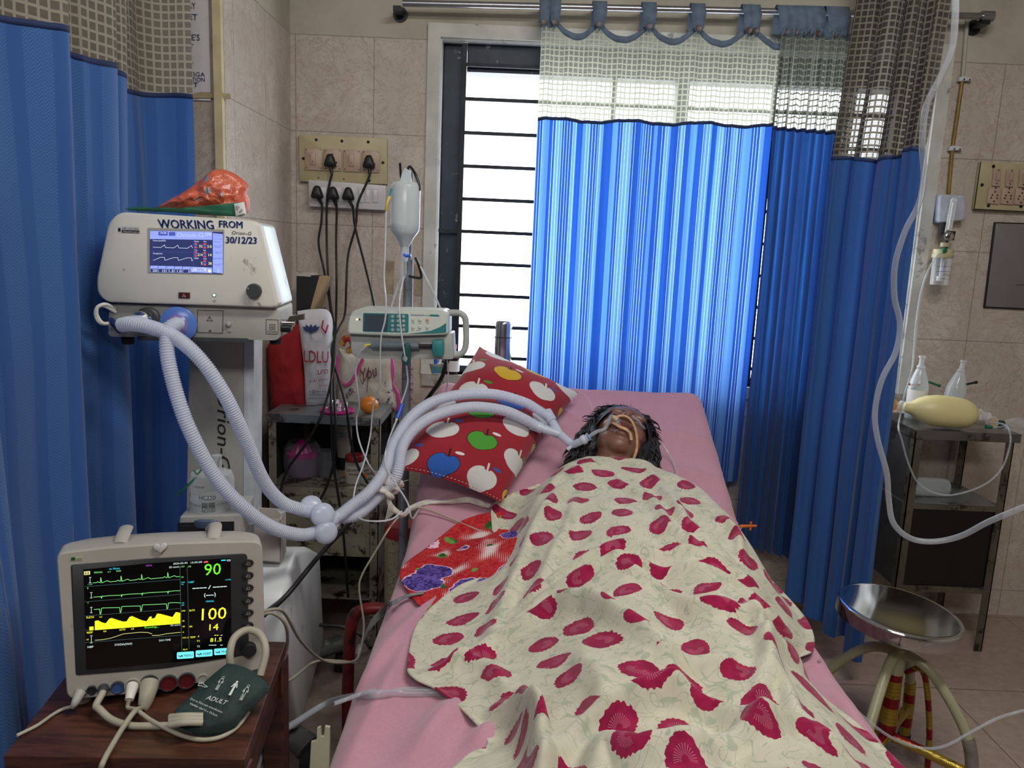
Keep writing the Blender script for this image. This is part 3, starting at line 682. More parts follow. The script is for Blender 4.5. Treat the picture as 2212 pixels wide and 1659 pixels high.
hl((0, .055, -.018), (.084, .066, .088)); hl((-.068, -.005, -.03), (.032, .08, .045)); hl((.070, -.02, -.03), (.030, .095, .05)); hl((-.074, -.06, -.055), (.030, .05, .034)); hl((.082, -.075, -.05), (.032, .065, .04)); hl((0, -.02, -.055), (.08, .10, .05))
rnd = random.Random(3)
def lock(base, pts, r0, r1):
    b.tube([base]+pts, (lambda t: r0*(1-t)**.7+r1), M_hair, n=6, res=5)
for i in range(620):
    ph = rnd.uniform(-PI*.98, PI*1.0)  # around the head
    side = math.cos(ph); fr = math.sin(ph)
    th = rnd.uniform(.1, 1.75) if fr < .25 else rnd.uniform(.1, .80)
    x_, yy, zz = math.sin(th)*math.cos(ph), math.cos(th), math.sin(th)*math.sin(ph)
    p0 = Vector((x_*.083, .02+yy*.099, -.012+zz*.094)); L = rnd.uniform(.04, .085); sx = (1 if x_ > 0 else -1)
    cur = p0.copy(); pts = []; wv = rnd.uniform(0, 6); 
    for k in range(1, 6):
        d = Vector((sx*.34, -.86, -.40*(1 if abs(x_) > .4 else .6)))
        if fr > .2 and th < .9: d = Vector((sx*.95, -.30 if abs(x_) > .35 else -.02, -.42))
        cur = cur+d.normalized()*(L/5)+Vector((math.sin(wv+k*2.2)*.0075, math.cos(wv+k*2.1)*.006, math.sin(wv*2+k)*.005))
        # stay outside the skull
        q = Vector((cur.x/.086, (cur.y-.02)/.102, (cur.z+.012)/.096)); ql = q.length
        if ql < 1: cur = Vector((cur.x/ql, .02+(cur.y-.02)/ql, -.012+(cur.z+.012)/ql))
        wp = hp(*cur); zz_ = zm(wp.y)+.012
        if wp.z < zz_: wp.z = zz_
        pts.append(wp)
    lock(hp(*p0), pts, rnd.uniform(.0022, .0045), .0006)
for sx, N, rx, ry in ((-1, 170, .055, .11), (1, 210, .035, .11)):   # loose hair spread on the sheet at both sides
    for i in range(N):
        t = rnd.random(); p0 = Vector((sx*(.078+rnd.uniform(0, .03)), rnd.uniform(-.11, .06), rnd.uniform(-.06, .01)))
        wv = rnd.uniform(0, 6); pts = []; L = rnd.uniform(.05, .095); cur = p0.copy(); dirx = sx*rnd.uniform(.0, .38)
        for k in range(1, 6):
            cur = cur+Vector((dirx, -.75, -.28)).normalized()*L/5+Vector((math.sin(wv+k*2.3)*.008, 0, math.cos(wv+k*2.0)*.006)); wp = hp(*cur); wp.z = max(wp.z, zm(wp.y)+.012); pts.append(wp)
        lock(hp(*p0), pts, rnd.uniform(.003, .006), .0006)
for i in range(26):   # flyaway strands
    ph = rnd.uniform(.2, PI-.2); p0 = Vector((.08*math.cos(ph)*.9, .02+.095*math.sin(ph), .02)); o_ = Vector((math.cos(ph), math.sin(ph), .2))
    pts = [hp(*(p0+o_*(.012*k)+Vector((rnd.uniform(-.006, .006), 0, .006*math.sin(k+i))))) for k in range(1, 4)]
    lock(hp(*p0), pts, .0006, .0003)
b.build('hair', person, angle=60)
# ================= BLANKET AND RED CLOTH =================
def hbody(x, y):
    ky = [.6, .9, 1.1, 1.3, 1.5, 1.72, 1.9, 2.1, 2.2, 2.28, 2.4]; kh = [.12, .15, .13, .155, .165, .18, .18, .172, .142, .085, .03]; kw = [.22, .24, .26, .27, .28, .29, .29, .265, .24, .21, .18]
    h = float(np.interp(y, ky, kh)); w_ = float(np.interp(y, ky, kw)); xa = .335+.01*math.sin(y*4)
    d = abs(x-xa)/w_; pw = 2.6+2.2*max(0, min(1, (y-1.75)/.25)); s_ = math.exp(-(d**pw)*1.1)
    lg = 1-.22*math.exp(-((x-xa)/.05)**2)*max(0, min(1, (1.75-y)/.2))
    return h*s_*lg+.05*math.exp(-((x-.085)/.055)**2)*math.exp(-((y-1.88)/.26)**4)+.045*math.exp(-((x-.585)/.06)**2)*math.exp(-((y-1.88)/.26)**4)
RID = []
def ridge(pts, w_, h_, hz=.13): RID.append(([hitm(x, y, hz)[:2] for x, y in pts], w_, h_))
for a in (
  ([(1062, 1285), (1105, 1215), (1150, 1150), (1215, 1085)], .020, .030), ([(1080, 1180), (1130, 1110), (1210, 1050), (1300, 1030)], .018, .014),
  ([(1105, 1262), (1200, 1243), (1320, 1232), (1480, 1243), (1620, 1265)], .016, .022), ([(1065, 1290), (1180, 1262), (1330, 1255), (1500, 1275), (1700, 1310)], .015, .022),
  ([(990, 1330), (1080, 1302), (1200, 1288), (1270, 1320), (1340, 1380), (1440, 1440), (1560, 1455)], .020, .034), ([(1330, 1262), (1420, 1300), (1500, 1350), (1590, 1360), (1720, 1370)], .018, .026),
  ([(900, 1345), (1000, 1330), (1060, 1350), (1110, 1420)], .02, .02), ([(1075, 1430), (1130, 1460), (1160, 1520), (1172, 1600), (1165, 1650)], .018, .055), ([(1120, 1440), (1150, 1500), (1200, 1560)], .014, .03),
  ([(1185, 1600), (1240, 1560), (1340, 1540), (1440, 1530), (1540, 1550), (1630, 1590)], .020, .045), ([(1560, 1310), (1640, 1370), (1660, 1440), (1640, 1520)], .018, .030), ([(1640, 1420), (1730, 1385), (1755, 1380)], .02, .03),
  ([(1660, 1440), (1700, 1500), (1720, 1560), (1800, 1600)], .018, .028), ([(1280, 1650), (1300, 1600), (1370, 1640), (1500, 1650)], .022, .035), ([(1480, 1655), (1600, 1610), (1700, 1590), (1850, 1620)], .022, .03),
  ([(1400, 1060), (1440, 1130), (1480, 1190), (1560, 1230)], .018, .022), ([(1330, 1090), (1400, 1130), (1440, 1200), (1520, 1240), (1640, 1260)], .016, .016), ([(1240, 1120), (1220, 1180), (1150, 1250)], .016, .016),
  ([(1050, 1560), (1100, 1600), (1130, 1650)], .018, .03), ([(1560, 1160), (1592, 1190), (1600, 1230)], .012, .02), ([(1250, 1400), (1300, 1470), (1300, 1540)], .022, .018), ([(1450, 1450), (1480, 1500), (1440, 1540)], .02, .015)): ridge(*a)
def hrid(x, y):
    t = 0
    for P_, w_, h_ in RID:
        best = 9; n = len(P_)-1; bt = 0
        for i in range(n):
            ax, ay = P_[i]; dx, dy = P_[i+1][0]-ax, P_[i+1][1]-ay; q = max(0, min(1, ((x-ax)*dx+(y-ay)*dy)/(dx*dx+dy*dy+1e-9))); d = math.hypot(x-ax-q*dx, y-ay-q*dy)
            if d < best: best = d; bt = (i+q)/n
        if best < w_*3.5: t += 1.15*h_*math.exp(-(best/(w_*.85))**2*.8)*(.35+.65*math.sin(PI*min(1, max(0, bt*.9+.05))))
    return t
Ledge = [(1163, 1004, .09), (1110, 1040, .06), (1064, 1095, .02), (1062, 1160, .01), (1058, 1243, .01), (985, 1272, .02), (905, 1345, .02), (880, 1440, .015), (892, 1478, .01), (945, 1505, .01), (1012, 1562, .01), (1052, 1622, .01), (1000, 1655, .01), (900, 1780, .01), (850, 2120, .01)]
Redge = [(1412, 1006, .07), (1446, 1062, .04), (1482, 1112, .02), (1565, 1152, .012), (1600, 1200, .012), (1674, 1272, .012), (1744, 1345, .02), (1758, 1405, .02), (1722, 1440, .012), (1770, 1510, .012), (1850, 1575, .012), (1935, 1655, .012), (2010, 1740, .012), (2080, 1850, .012), (2300, 2160, .012)]
LE = [hitm(*p) for p in Ledge]; RE = [hitm(*p) for p in Redge]
def samp(A, t):
    P_ = A; k = t*(len(P_)-1); i = min(len(P_)-2, int(k)); f = k-i; a = P_[max(i-1, 0)]; b_ = P_[i]; c = P_[i+1]; d = P_[min(i+2, len(P_)-1)]
    return .5*((2*b_)+(-a+c)*f+(2*a-5*b_+4*c-d)*f*f+(-a+3*b_-3*c+d)*f**3)
def blanket_pt(s_, t, lift=0.0):
    L, R = samp(LE, t), samp(RE, t); x = L.x+(R.x-L.x)*s_; y = L.y+(R.y-L.y)*s_
    if t < .12: y += .035*math.sin(PI*s_)*(1-t/.12)*0
    e = min(s_, 1-s_)*abs(R.x-L.x); tp = 1-math.exp(-(e/.045)**1.5); he_ = (L.z-zm(L.y))*(1-s_)+(R.z-zm(R.y))*s_; k = max(0, 1-t/.12)
    h = (hbody(x, y)*(tp*(1-k)+k*(.35+.65*tp))+hrid(x, y)*(tp**.6)); h += .004*fbm(x*7, y*7, 2)*tp+.0025*fbm(x*18, y*12, 5)*tp
    h += .007*math.exp(-(e/.012)**2)
    return Vector((x, y, zm(y)+.016+max(0, h)+lift))
def flower_mat():
    M = Mat('flower_print_cotton'); v = M.coord('UV'); x, y, z = M.xyz('UV')
    nd = M.noise(v, 42, 2, .5); nf = M.noise(v, 190, 2, .6); n3 = M.noise(v, 9, 2, .5)
    base = M.mix(M.noise(v, 18, 4, .6).step(.4, .65), lin('#c9c4b0'), lin('#bdbaa4'))
    def vine(sc, wd, off):
        q = M.noise(M.coord('UV', (1, 1, 1)), sc, 1, .4, 1.5+off); return ((q-.5+off*.02).abs()).lt(wd)
    vm = vine(16, .010, 0).mx(vine(11, .007, 1)); lf = M.noise(v, 34, 2, .5, .6); leaf = lf.step(.60, .66)*.55
    base = M.mix((vm*.62).mx(leaf), base, lin('#8fa08a'))
    vo = M.voro(v, 9.7, .42); d = X(M.nt, vo.outputs['Distance'])
    pos = M.nt.nodes.new('ShaderNodeSeparateXYZ'); M.nt.links.new(vo.outputs['Position'], pos.inputs[0]); cx, cy = X(M.nt, pos.outputs[0]), X(M.nt, pos.outputs[1])
    dx, dy = x-cx, y-cy; rn = M.white(M.comb(cx*10, cy*10, 1.0)); 
    ca = (rn*6.283).m('COSINE'); sa = (rn*6.283).sin(); a_ = dx*ca+dy*sa; b_ = dy*ca-dx*sa
    d2 = (a_*a_+b_*b_*(rn*.9+.95)).sqrt(); at = b_.m('ARCTAN2', a_); ray_ = (at*19+n3*9).sin()*.0011*(a_.gt(-.012)); rag = (nf-.5)*.006+ray_+(nd-.5)*.012
    fl = (d2+rag).lt(.0318)
    col = M.mix(nd.step(.3, .7), lin('#84163c'), lin('#9c2049')); streak = ((at*31+n3*20).sin().gt(.82))*(d2.gt(.006))*(d2.lt(.019))*a_.gt(-.002); col = M.mix(streak*.55, col, lin('#e0a9b8'))
    M.color(M.mix(fl, base, col)); M.set(Roughness=.92, Specular_IOR_Level=.08, Sheen_Weight=.2); M.bump(M.noise(v, 450, 2), .25, .0015); return M.m
M_flower = flower_mat()
NBX, NBY = 210, 300
PT_ = [[blanket_pt(i/NBX, j/NBY) for i in range(NBX+1)] for j in range(NBY+1)]
b = MB(); vs = []; uv = []
cu = [[0]*(NBX+1) for _ in range(NBY+1)]
for j in range(NBY+1):
    mid = NBX//2; acc = 0
    for i in range(mid+1, NBX+1): acc += (PT_[j][i]-PT_[j][i-1]).length; cu[j][i] = acc
    acc = 0
    for i in range(mid-1, -1, -1): acc -= (PT_[j][i]-PT_[j][i+1]).length; cu[j][i] = acc
vv_ = [0.0]
for j in range(1, NBY+1): vv_.append(vv_[-1]+np.mean([(PT_[j][i]-PT_[j-1][i]).length for i in range(0, NBX+1, 15)]))
Vc = np.zeros((NBY+1, NBX+1))
for j in range(1, NBY+1):
    for i in range(NBX+1): Vc[j, i] = Vc[j-1, i]+(PT_[j][i]-PT_[j-1][i]).length
kk = 18; pad = np.pad(Vc, ((0, 0), (kk, kk)), mode='edge'); Vs = np.stack([pad[:, q:q+NBX+1] for q in range(2*kk+1)]).mean(0)
for j in range(NBY+1):
    for i in range(NBX+1): vs.append(PT_[j][i]); uv.append((cu[j][i]+.335, -float(Vs[j, i])))
b.add(vs, [(j*(NBX+1)+i, (j+1)*(NBX+1)+i, (j+1)*(NBX+1)+i+1, j*(NBX+1)+i+1) for j in range(NBY) for i in range(NBX)], M_flower, uv)
b.build('blanket', angle=180, solid=.004, label='cream blanket with crimson flowers and pale green vines, crumpled over the patient', cat='blanket')
def rose_mat():
    M = Mat('red_rose_print_cotton'); v = M.coord('UV'); x, y, z = M.xyz('UV'); nd = M.noise(v, 26, 3, .6)
    red = M.mix(M.noise(v, 60, 5, .7, 1.5).step(.45, .55), lin('#a81c28'), lin('#c03a38'))
    gx, gy = (x/.0052).fract()-.5, (y/.0052).fract()-.5; dots = (gx*gx+gy*gy).sqrt(); big = M.noise(v, 11, 1, .3); k = big.step(.52, .72, 0, .55); red = M.mix(dots.lt(k), red, lin('#e4d6d2'))
    vo = M.voro(v, 8.2, .6); d = X(M.nt, vo.outputs['Distance'])+(nd-.5)*.26; pet = M.voro(v, 40, 1); pd = X(M.nt, pet.outputs['Distance'])
    pur = M.mix((M.noise(v, 48, 3, .6, 2.2)).step(.42, .58), lin('#33266a'), lin('#6d58a8')); edge = d.lt(.425); k2 = M.mix(edge, red, lin('#e9c3d3')); k2 = M.mix(d.lt(.40), k2, pur)
    gl = M.noise(v, 15, 2, .5, .3).step(.66, .68); k2 = M.mix(gl*d.gt(.40), k2, M.mix(nd.step(.4, .6), lin('#2a5a26'), lin('#6d9a48')))
    M.color(k2); M.set(Roughness=.85, Specular_IOR_Level=.15); return M.m
M_rose = rose_mat()
CL = [(1062, 1106, .012), (1030, 1112, .012), (985, 1126, .02), (925, 1178, .014), (868, 1224, .012), (872, 1262, .012), (925, 1325, .012), (985, 1330, .014)]
CR_ = [(1440, 1090, .05), (1480, 1110, .02), (1560, 1150, .012), (1590, 1180, .012), (1625, 1215, .012), (1655, 1250, .012), (1672, 1292, .012), (1668, 1315, .012)]
cl = [hitm(*p) for p in CL]; crr = [hitm(*p) for p in CR_]
def rose_pt(s_, t):
    L, R = samp(cl, t), samp(crr, t); x = L.x+(R.x-L.x)*s_; y = L.y+(R.y-L.y)*s_
    e = min(s_, 1-s_)*abs(R.x-L.x); tp = 1-math.exp(-(e/.035)**1.5); h = hbody(x, y)*.55*(1-math.exp(-(e/.12)**2))+(.040*math.exp(-((x+.02)/.09)**2)*math.exp(-((y-1.93)/.13)**2))*tp+.008*tp*fbm(x*9, y*9, 4)
    return Vector((x, y, zm(y)+.010+max(0, h)))
b = MB(); b.grid(200, 60, rose_pt, M_rose, lambda s_, t: (rose_pt(s_, t).x, rose_pt(s_, t).y))
b.build('floral_cloth', angle=180, solid=.002, label='red cloth with purple roses and green leaves spread under the cream blanket', cat='cloth')
# ================= SHARED =================
def puff(b, P, out, th, m, amp=.0, seed=0, rings=12, back=.3, px=True, sub=4, pw_=.5, n3=7.0):
    """soft bulging body whose outline on plane P is the list of pixels out"""
    q = [P.hit(*p) if px else Vector(p) for p in out]; q = catmull(q+[q[0]], sub)[:-1]; c = sum(q, Vector())/len(q)
    N = len(q)
    def layer(sg, t_):
        rs = []
        for k in range(rings+1):
            f = 1-(1-k/rings) if k else 0.0; r_ = []
            for p in q:
                w_ = c.lerp(p, f); h = th*(max(0, 1-f*f))**pw_
                a = amp*fbm(w_.x*n3*4+seed, w_.y*n3*4, w_.z*n3*4+sg*5)*(1-f**6)+amp*.5*abs(fbm(w_.x*n3*12+seed, w_.z*n3*12, 3.3))*(1-f**6)
                r_.append(w_+P.n*sg*(h*t_+a))
            rs.append(r_)
        return rs
    A = layer(1, 1); B = layer(-1, back); A[-1] = q[:]; B[-1] = q[:]
    b.loft(A, m, cap=(True, False)); b.loft(B, m, cap=(True, False)); return b
def outline(P, pts, r=0, off=0.0, seg=4):
    uvp = rpoly([P.uv(*p) for p in pts], r, seg); return [P.at(x, z, off) for x, z in uvp]
def backv(P, d): return P.n*(-d)
M_white = pm('ivory_plastic', '#d5d3c8', .42, 0, .03, 6, dirt='#8a887c', dirtamt=.34, ds=11)
M_case = pm('pale_metal_case', '#c9d6d8', .38, .25, .05, 8, dirt='#8d9a9b', dirtamt=.3, ds=8)
M_grey = pm('light_grey_plastic', '#a9a8a0', .5, 0, .04); M_dgrey = pm('dark_grey_plastic', '#3b3e40', .5, 0, .1)
M_ink2 = pm('blue_marker', '#1c3478', .5, 0, .1); M_blk = pm('black_print', '#17181b', .6, 0, .1)
_M = Mat('milky_corrugated_plastic'); _M.color(_M.mix(_M.noise(_M.coord(), 20, 3), lin('#e4eaf8'), lin('#f2f5fc'))); _M.set(Roughness=.28); _M.translucent('#dfe6fa', .4); _M.alpha(.86); M_tubew = _M.m; M_conn = pm('frosted_connector', '#d7e0f2', .25, 0, .03, 20, alpha=.66)
M_clear = clear('clear_tubing', '#c3c9d0', .26, .08, .6); M_clr2 = clear('clear_plastic', '#e9eef0', .16, .08, .55)
M_whitec = pm('white_cord', '#d9d6cc', .45, 0, .05)
# ================= VENTILATOR =================
o_ = W(232, 727, Y=1.735); VP = yawplane(o_, 7, 0); V = VP.hit
vent = thing('ventilator', 'ivory mechanical ventilator with blue lit screen and WORKING FROM written along its top', 'ventilator', W(420, 735, Y=1.85))
b = MB(); o1 = outline(VP, [(235, 656), (601, 664), (603, 736), (232, 727)], .012); b.slab(o1, backv(VP, .20), M_grey, .003); b.build('lower_body', vent)
def zv(x, y): return (200+x/4.096, 360+y/4.096)
VF = Plane(VP.at(0, 0, .018), VP.r, VP.u)
be = [(264, 458), (545, 476), (563, 482), (605, 655), (600, 664), (236, 652), (216, 634), (214, 604), (240, 480)]
rad = [.022, .01, .02, .006, .006, .03, .02, .02, .03]
b = MB(); b.slab(outline(VP, be, rad, .018), backv(VP, .045), M_white, .006); b.build('front_bezel', vent)
b = MB(); o2 = outline(VP, [(266, 462), (545, 478), (559, 484), (602, 655), (602, 664), (236, 656), (218, 634), (217, 604), (242, 484)], .01, -.026); b.slab(o2, backv(VP, .165), M_case, .004); b.build('metal_case', vent)
scr = MB(); scr.slab(outline(VF, [(319, 492), (485, 496), (483, 593), (320, 589)], .003, .0004), VF.n*.0008, M_grey); sc = scr.build('screen_bezel', vent)
M_navy2 = glow('screen_navy', '#2a3260', .9); M_scb = glow('screen_blue', '#8c9be6', .95); M_scd = glow('screen_light', '#b9c4f2', .9); M_scw = glow('screen_white', '#e4e8ff', .9); M_scr_ = glow('screen_red', '#d24a5a', .9); M_scy = glow('screen_yellow', '#f0e9a0', 1); M_scm = glow('screen_midblue', '#4455a8', .9)
b = MB(); O = .0016
def q4(P, x0, y0, x1, y1, m, off=O, zf=zv, sk=0): b.quad([P.hit(*zf(x0, y1), off), P.hit(*zf(x1, y1+sk), off), P.hit(*zf(x1, y0+sk), off), P.hit(*zf(x0, y0), off)], m)
q4(VF, 508, 565, 1155, 935, M_navy2, O, sk=14); q4(VF, 510, 568, 1060, 640, M_scb, O+.0003, sk=8); q4(VF, 1066, 588, 1154, 935, M_scb, O+.0003, sk=10); q4(VF, 585, 575, 668, 610, M_scm, O+.0006); q4(VF, 678, 578, 735, 612, M_scm, O+.0006); q4(VF, 1000, 590, 1055, 612, M_scd, O+.0006)
q4(VF, 870, 885, 1060, 935, M_scb, O+.0003, sk=8); q4(VF, 893, 895, 1010, 925, M_scd, O+.0005)
for i in range(5):
    x = 512+72*i; q4(VF, x, 876+2*i, x+68, 934+2*i, M_scb, O+.0003); q4(VF, x+4, 902+2*i, x+66, 932+2*i, M_navy2, O+.0006)
    t = ('220', '15', '1.3', '1.0', '5')[i]; b.text(VF, t, zv(x+62-13*len(t), 928+2*i), zv(x+62, 929+2*i), 5.2, M_scw, O+.0009)
for y in (640, 700, 755, 808, 862): q4(VF, 1070, y-2, 1152, y, M_scm, O+.0006)
for t, x0, x1, y, h, m in (('14:30', 605, 655, 594, 3.6, M_scw), ('Orion-G', 750, 985, 622, 9, M_scd), ('Reset', 1008, 1048, 608, 3, M_scm), ('SIMV', 925, 990, 920, 5, M_scm), ('Pressure(cmH2O)', 540, 650, 660, 3, M_scw), ('Flow(L/min)', 542, 620, 774, 3, M_scw), ('32', 945, 976, 714, 5.6, M_scy), ('3.0', 1018, 1056, 717, 5.6, M_scy), ('214', 932, 976, 790, 5.6, M_scy), ('14', 1028, 1056, 792, 5.6, M_scy), ('5', 962, 976, 865, 5.6, M_scy), ('38', 1028, 1056, 867, 5.6, M_scy),
                        ('Ppeak', 905, 945, 666, 2.6, M_scw), ('MVe', 985, 1012, 668, 2.6, M_scw), ('VTe', 905, 930, 744, 2.6, M_scw), ('RR', 985, 1005, 746, 2.6, M_scw), ('PEEP', 905, 942, 816, 2.6, M_scw), ('FiO2', 985, 1012, 820, 2.6, M_scw), ('Curves', 1080, 1130, 612, 2.8, M_scm), ('Alarms', 1080, 1135, 670, 2.8, M_scm), ('Settings', 1080, 1135, 715, 2.8, M_scm), ('100 %', 1088, 1140, 770, 3.2, M_scm), ('Nebulization', 1072, 1150, 820, 2.8, M_scm), ('Freeze', 1086, 1135, 876, 2.8, M_scm)):
    b.text(VF, t, zv(x0, y), zv(x1, y+1), h, m, O+.0011)
for x, y in ((915, 690), (995, 692), (915, 765), (995, 770), (995, 842)):
    q4(VF, x-12, y-14, x+12, y, M_scr_, O+.0006); q4(VF, x-12, y+2, x+12, y+18, M_scm, O+.0006); q4(VF, x-12, y+20, x+12, y+32, M_scr_, O+.0006)
def zline(P, pts, wd, m, off=O+.0009, zf=zv): b.line(P, [zf(*p) for p in pts], wd, m, off)
zline(VF, [(540, 712), (605, 716), (640, 692), (648, 716), (722, 719), (757, 695), (768, 720), (842, 722), (878, 698), (886, 720)], .0007, M_scw); zline(VF, [(543, 828), (605, 802), (640, 804), (643, 828), (725, 804), (758, 806), (762, 830), (842, 806), (878, 808), (882, 834), (888, 824)], .0007, M_scw)
zline(VF, [(536, 652), (536, 850)], .0004, M_scm); zline(VF, [(510, 752), (895, 760)], .0005, M_scm); zline(VF, [(897, 645), (897, 880)], .0005, M_scm); zline(VF, [(878, 905), (892, 920), (880, 936)], .0006, M_scw); zline(VF, [(1108, 905), (1122, 922), (1108, 938)], .0006, M_scw)
b.disc(VF.hit(*zv(1038, 922), O+.0012), .0035, VF.n, M_scy, 14); b.build('display', sc, smooth=False)
b = MB(); L = .0012
b.text(VF, 'WORKING', (344, 492.5), (463, 495), 18.5, M_ink2, L, shear=-.12); b.text(VF, 'FROM', (474, 491), (524, 493), 14.5, M_ink2, L); b.text(VF, '30/12/23', (488, 525), (554, 526.5), 14, M_ink2, L, shear=.1)
for dx in (.7, -.7): b.text(VF, 'WORKING', (344+dx, 492.5+dx*.5), (463+dx, 495+dx*.5), 18.5, M_ink2, L, shear=-.12); b.text(VF, 'FROM', (474+dx, 491+dx*.5), (524+dx, 493+dx*.5), 14.5, M_ink2, L); b.text(VF, '30/12/23', (488+dx, 525+dx*.4), (554+dx, 526.5+dx*.4), 14, M_ink2, L, shear=.1)
b.build('handwritten_marking', vent, smooth=False, label='blue handwritten words and date')
b = MB(); b.text(VF, 'Orion-G', (500, 506), (542, 508), 7.5, M_blk, L, shear=.3); M_lab = pm('label_white', '#d8d8d4', .5, 0, .03)
b.quad([VF.hit(x, y, .0006) for x, y in ((255, 503), (302, 504.5), (302, 489), (261, 487))], M_lab); b.quad([VF.hit(x, y, .0009) for x, y in ((263, 502.5), (301.5, 504), (301.5, 498), (263, 496.5))], M_blk)
b.text(VF, 'AIR LIQUIDE', (264, 495.3), (300, 496.8), 4.6, M_blk, L); b.text(VF, 'Healthcare', (266, 501.6), (300, 503), 3.6, M_lab, L, shear=.3); b.quad([VF.hit(x, y, .0009) for x, y in ((255, 500), (261, 500.5), (261, 493), (256, 492))], M_blk)
b.build('maker_label', vent, smooth=False)
b = MB(); kc = VF.hit(550, 628); b.lathe([(.0165, 0), (.0165, .012), (.0145, .0155), (0, .0155)], kc, M_dgrey, VF.n, 28); b.disc(kc+VF.n*.016+VF.u*.006-VF.r*.011, .002, VF.n, M_grey, 10); b.build('rotary_knob', vent)
M_alarm = pm('dark_red_plastic', '#5a141a', .35, 0, .1); b = MB(); b.slab(outline(VF, [(386, 631), (411, 632), (411, 645), (386, 644)], .002, .002), VF.n*-.002, M_dgrey); b.slab(outline(VF, [(388.5, 633), (408.5, 634), (408.5, 643), (388.5, 642)], .001, .003), VF.n*-.002, M_alarm); b.line(VF, [(395, 640.5), (398, 635), (402, 641)], .0006, M_lab, .0036, True); b.build('alarm_button', vent)
b = MB(); b.lathe([(.0044, 0), (.0044, .001), (.003, .0012)], VF.hit(463, 637.5), pm('green_ring', '#2c6b45', .4), VF.n, 16, cap=(True, False)); b.disc(VF.hit(463, 637.5, .0012), .003, VF.n, glow('green_white_led', '#d8ffe6', 1.6), 14); b.line(VF, [(460, 650), (464, 647.5), (467, 650), (464, 653)], .0006, M_blk, .0012, True); b.build('power_indicator', vent)
# lower panel fittings
LPn = VP
b = MB(); b.line(LPn, [(427, 670), (482, 671), (481, 720), (426, 718)], .0012, M_blk, .0009, True); b.line(LPn, [(447, 693), (453, 683), (459, 693)], .0010, M_blk, .0009, True); b.text(LPn, '!', (452.3, 691.5), (453.7, 691.5), 6, M_blk, .001); b.disc(LPn.hit(454, 715, .001), .0027, LPn.n, M_dgrey); b.build('access_panel', vent)
b = MB(); b.lathe([(.006, 0), (.006, .006), (.004, .008), (0, .008)], LPn.hit(494, 700), M_grey, LPn.n, 20); b.disc(LPn.hit(491, 702, .009), .0015, LPn.n, M_blk, 8); b.text(LPn, 'NEB.', (490, 719), (500, 719.5), 3, M_blk, .001); b.build('nebulizer_port', vent)
b = MB(); b.line(LPn, [(575, 690), (601, 691), (601, 722), (575, 721)], .001, M_blk, .0009, True); b.line(LPn, [(583, 701), (594, 701), (594, 711), (583, 711)], .001, M_blk, .0009, True); b.text(LPn, '40', (585, 709), (592, 709), 5, M_blk, .001); b.text(LPn, 'FiO2(%)', (579, 718), (599, 718.5), 4.2, M_blk, .001); b.text(LPn, 'A', (416, 718), (423, 718), 8, M_blk, .001); b.build('panel_marking', vent, smooth=False)
b = MB(); b.slab(outline(VP, [(297, 726), (536, 731), (540, 739), (298, 735)], .003, .002), backv(VP, .12), M_dgrey); b.build('underside_tray', vent)
for x in (266, 590): MB().lathe([(.012, 0), (.014, .008), (.014, .016)], VP.hit(x, 741, -.03)-Vector((0, 0, .006)), M_rubber, (0, 0, 1), 18).build('rubber_foot', vent)
b = MB(); pc = VP.hit(322, 688); b.lathe([(.026, 0), (.0265, .010), (.022, .014), (.0, .014)], pc, M_dgrey, VP.n, 28); b.lathe([(.0195, .012), (.0195, .03), (.017, .034), (.011, .036), (.011, .05)], pc, M_chrome, (VP.n-VP.r*.35), 24); b.build('outlet_port', vent)
# sensor tubes at the left
b = MB()
for k in range(2): b.tube([V(250, 668+6*k), V(236-4*k, 656+3*k, .02), V(222, 662, .03), V(219+3*k, 680, .03), V(232+4*k, 696, .03), V(262, 695-3*k, .02)], .0042, M_whitec, n=8)
M_dblue = pm('dark_blue_connector', '#1b2d5e', .4, 0, .1); b.tube([V(246, 690, .02), V(262, 700, .03), V(268, 712, .02)], .008, M_dblue, n=10); b.build('sensor_tubing', vent)
b = MB(); side = VP.r; c_ = V(603, 700, -.03)
b.cyl(c_, c_+side*.030, .0085, M_chrome); b.box((0, -.004, -.007), (.034, .004, .009), M_chrome, R=Matrix((side, Vector((0, 1, 0)), Vector((0, 0, 1)))).transposed().to_4x4()) if False else None
b.slab([c_+side*.012+VP.u*.004, c_+side*.055+VP.u*.010, c_+side*.055+VP.u*.024, c_+side*.02+VP.u*.018], VP.n*.012, M_chrome, .002); b.cyl(c_-VP.u*.012-side*.004, c_+side*.022-VP.u*.012, .0105, M_dkmetal); b.build('gas_inlet_valve', vent)
b = MB(); SP = Plane(V(604, 664, -.03), (VP.n*-1), VP.u)
def sidept(d, h): return V(604, 664)+VP.n*(-d)+VP.u*h+VP.r*.0012
b.quad([sidept(.06, .075), sidept(.085, .075), sidept(.085, .135), sidept(.06, .135)], M_lab) if False else None
b.build('x') if False else None
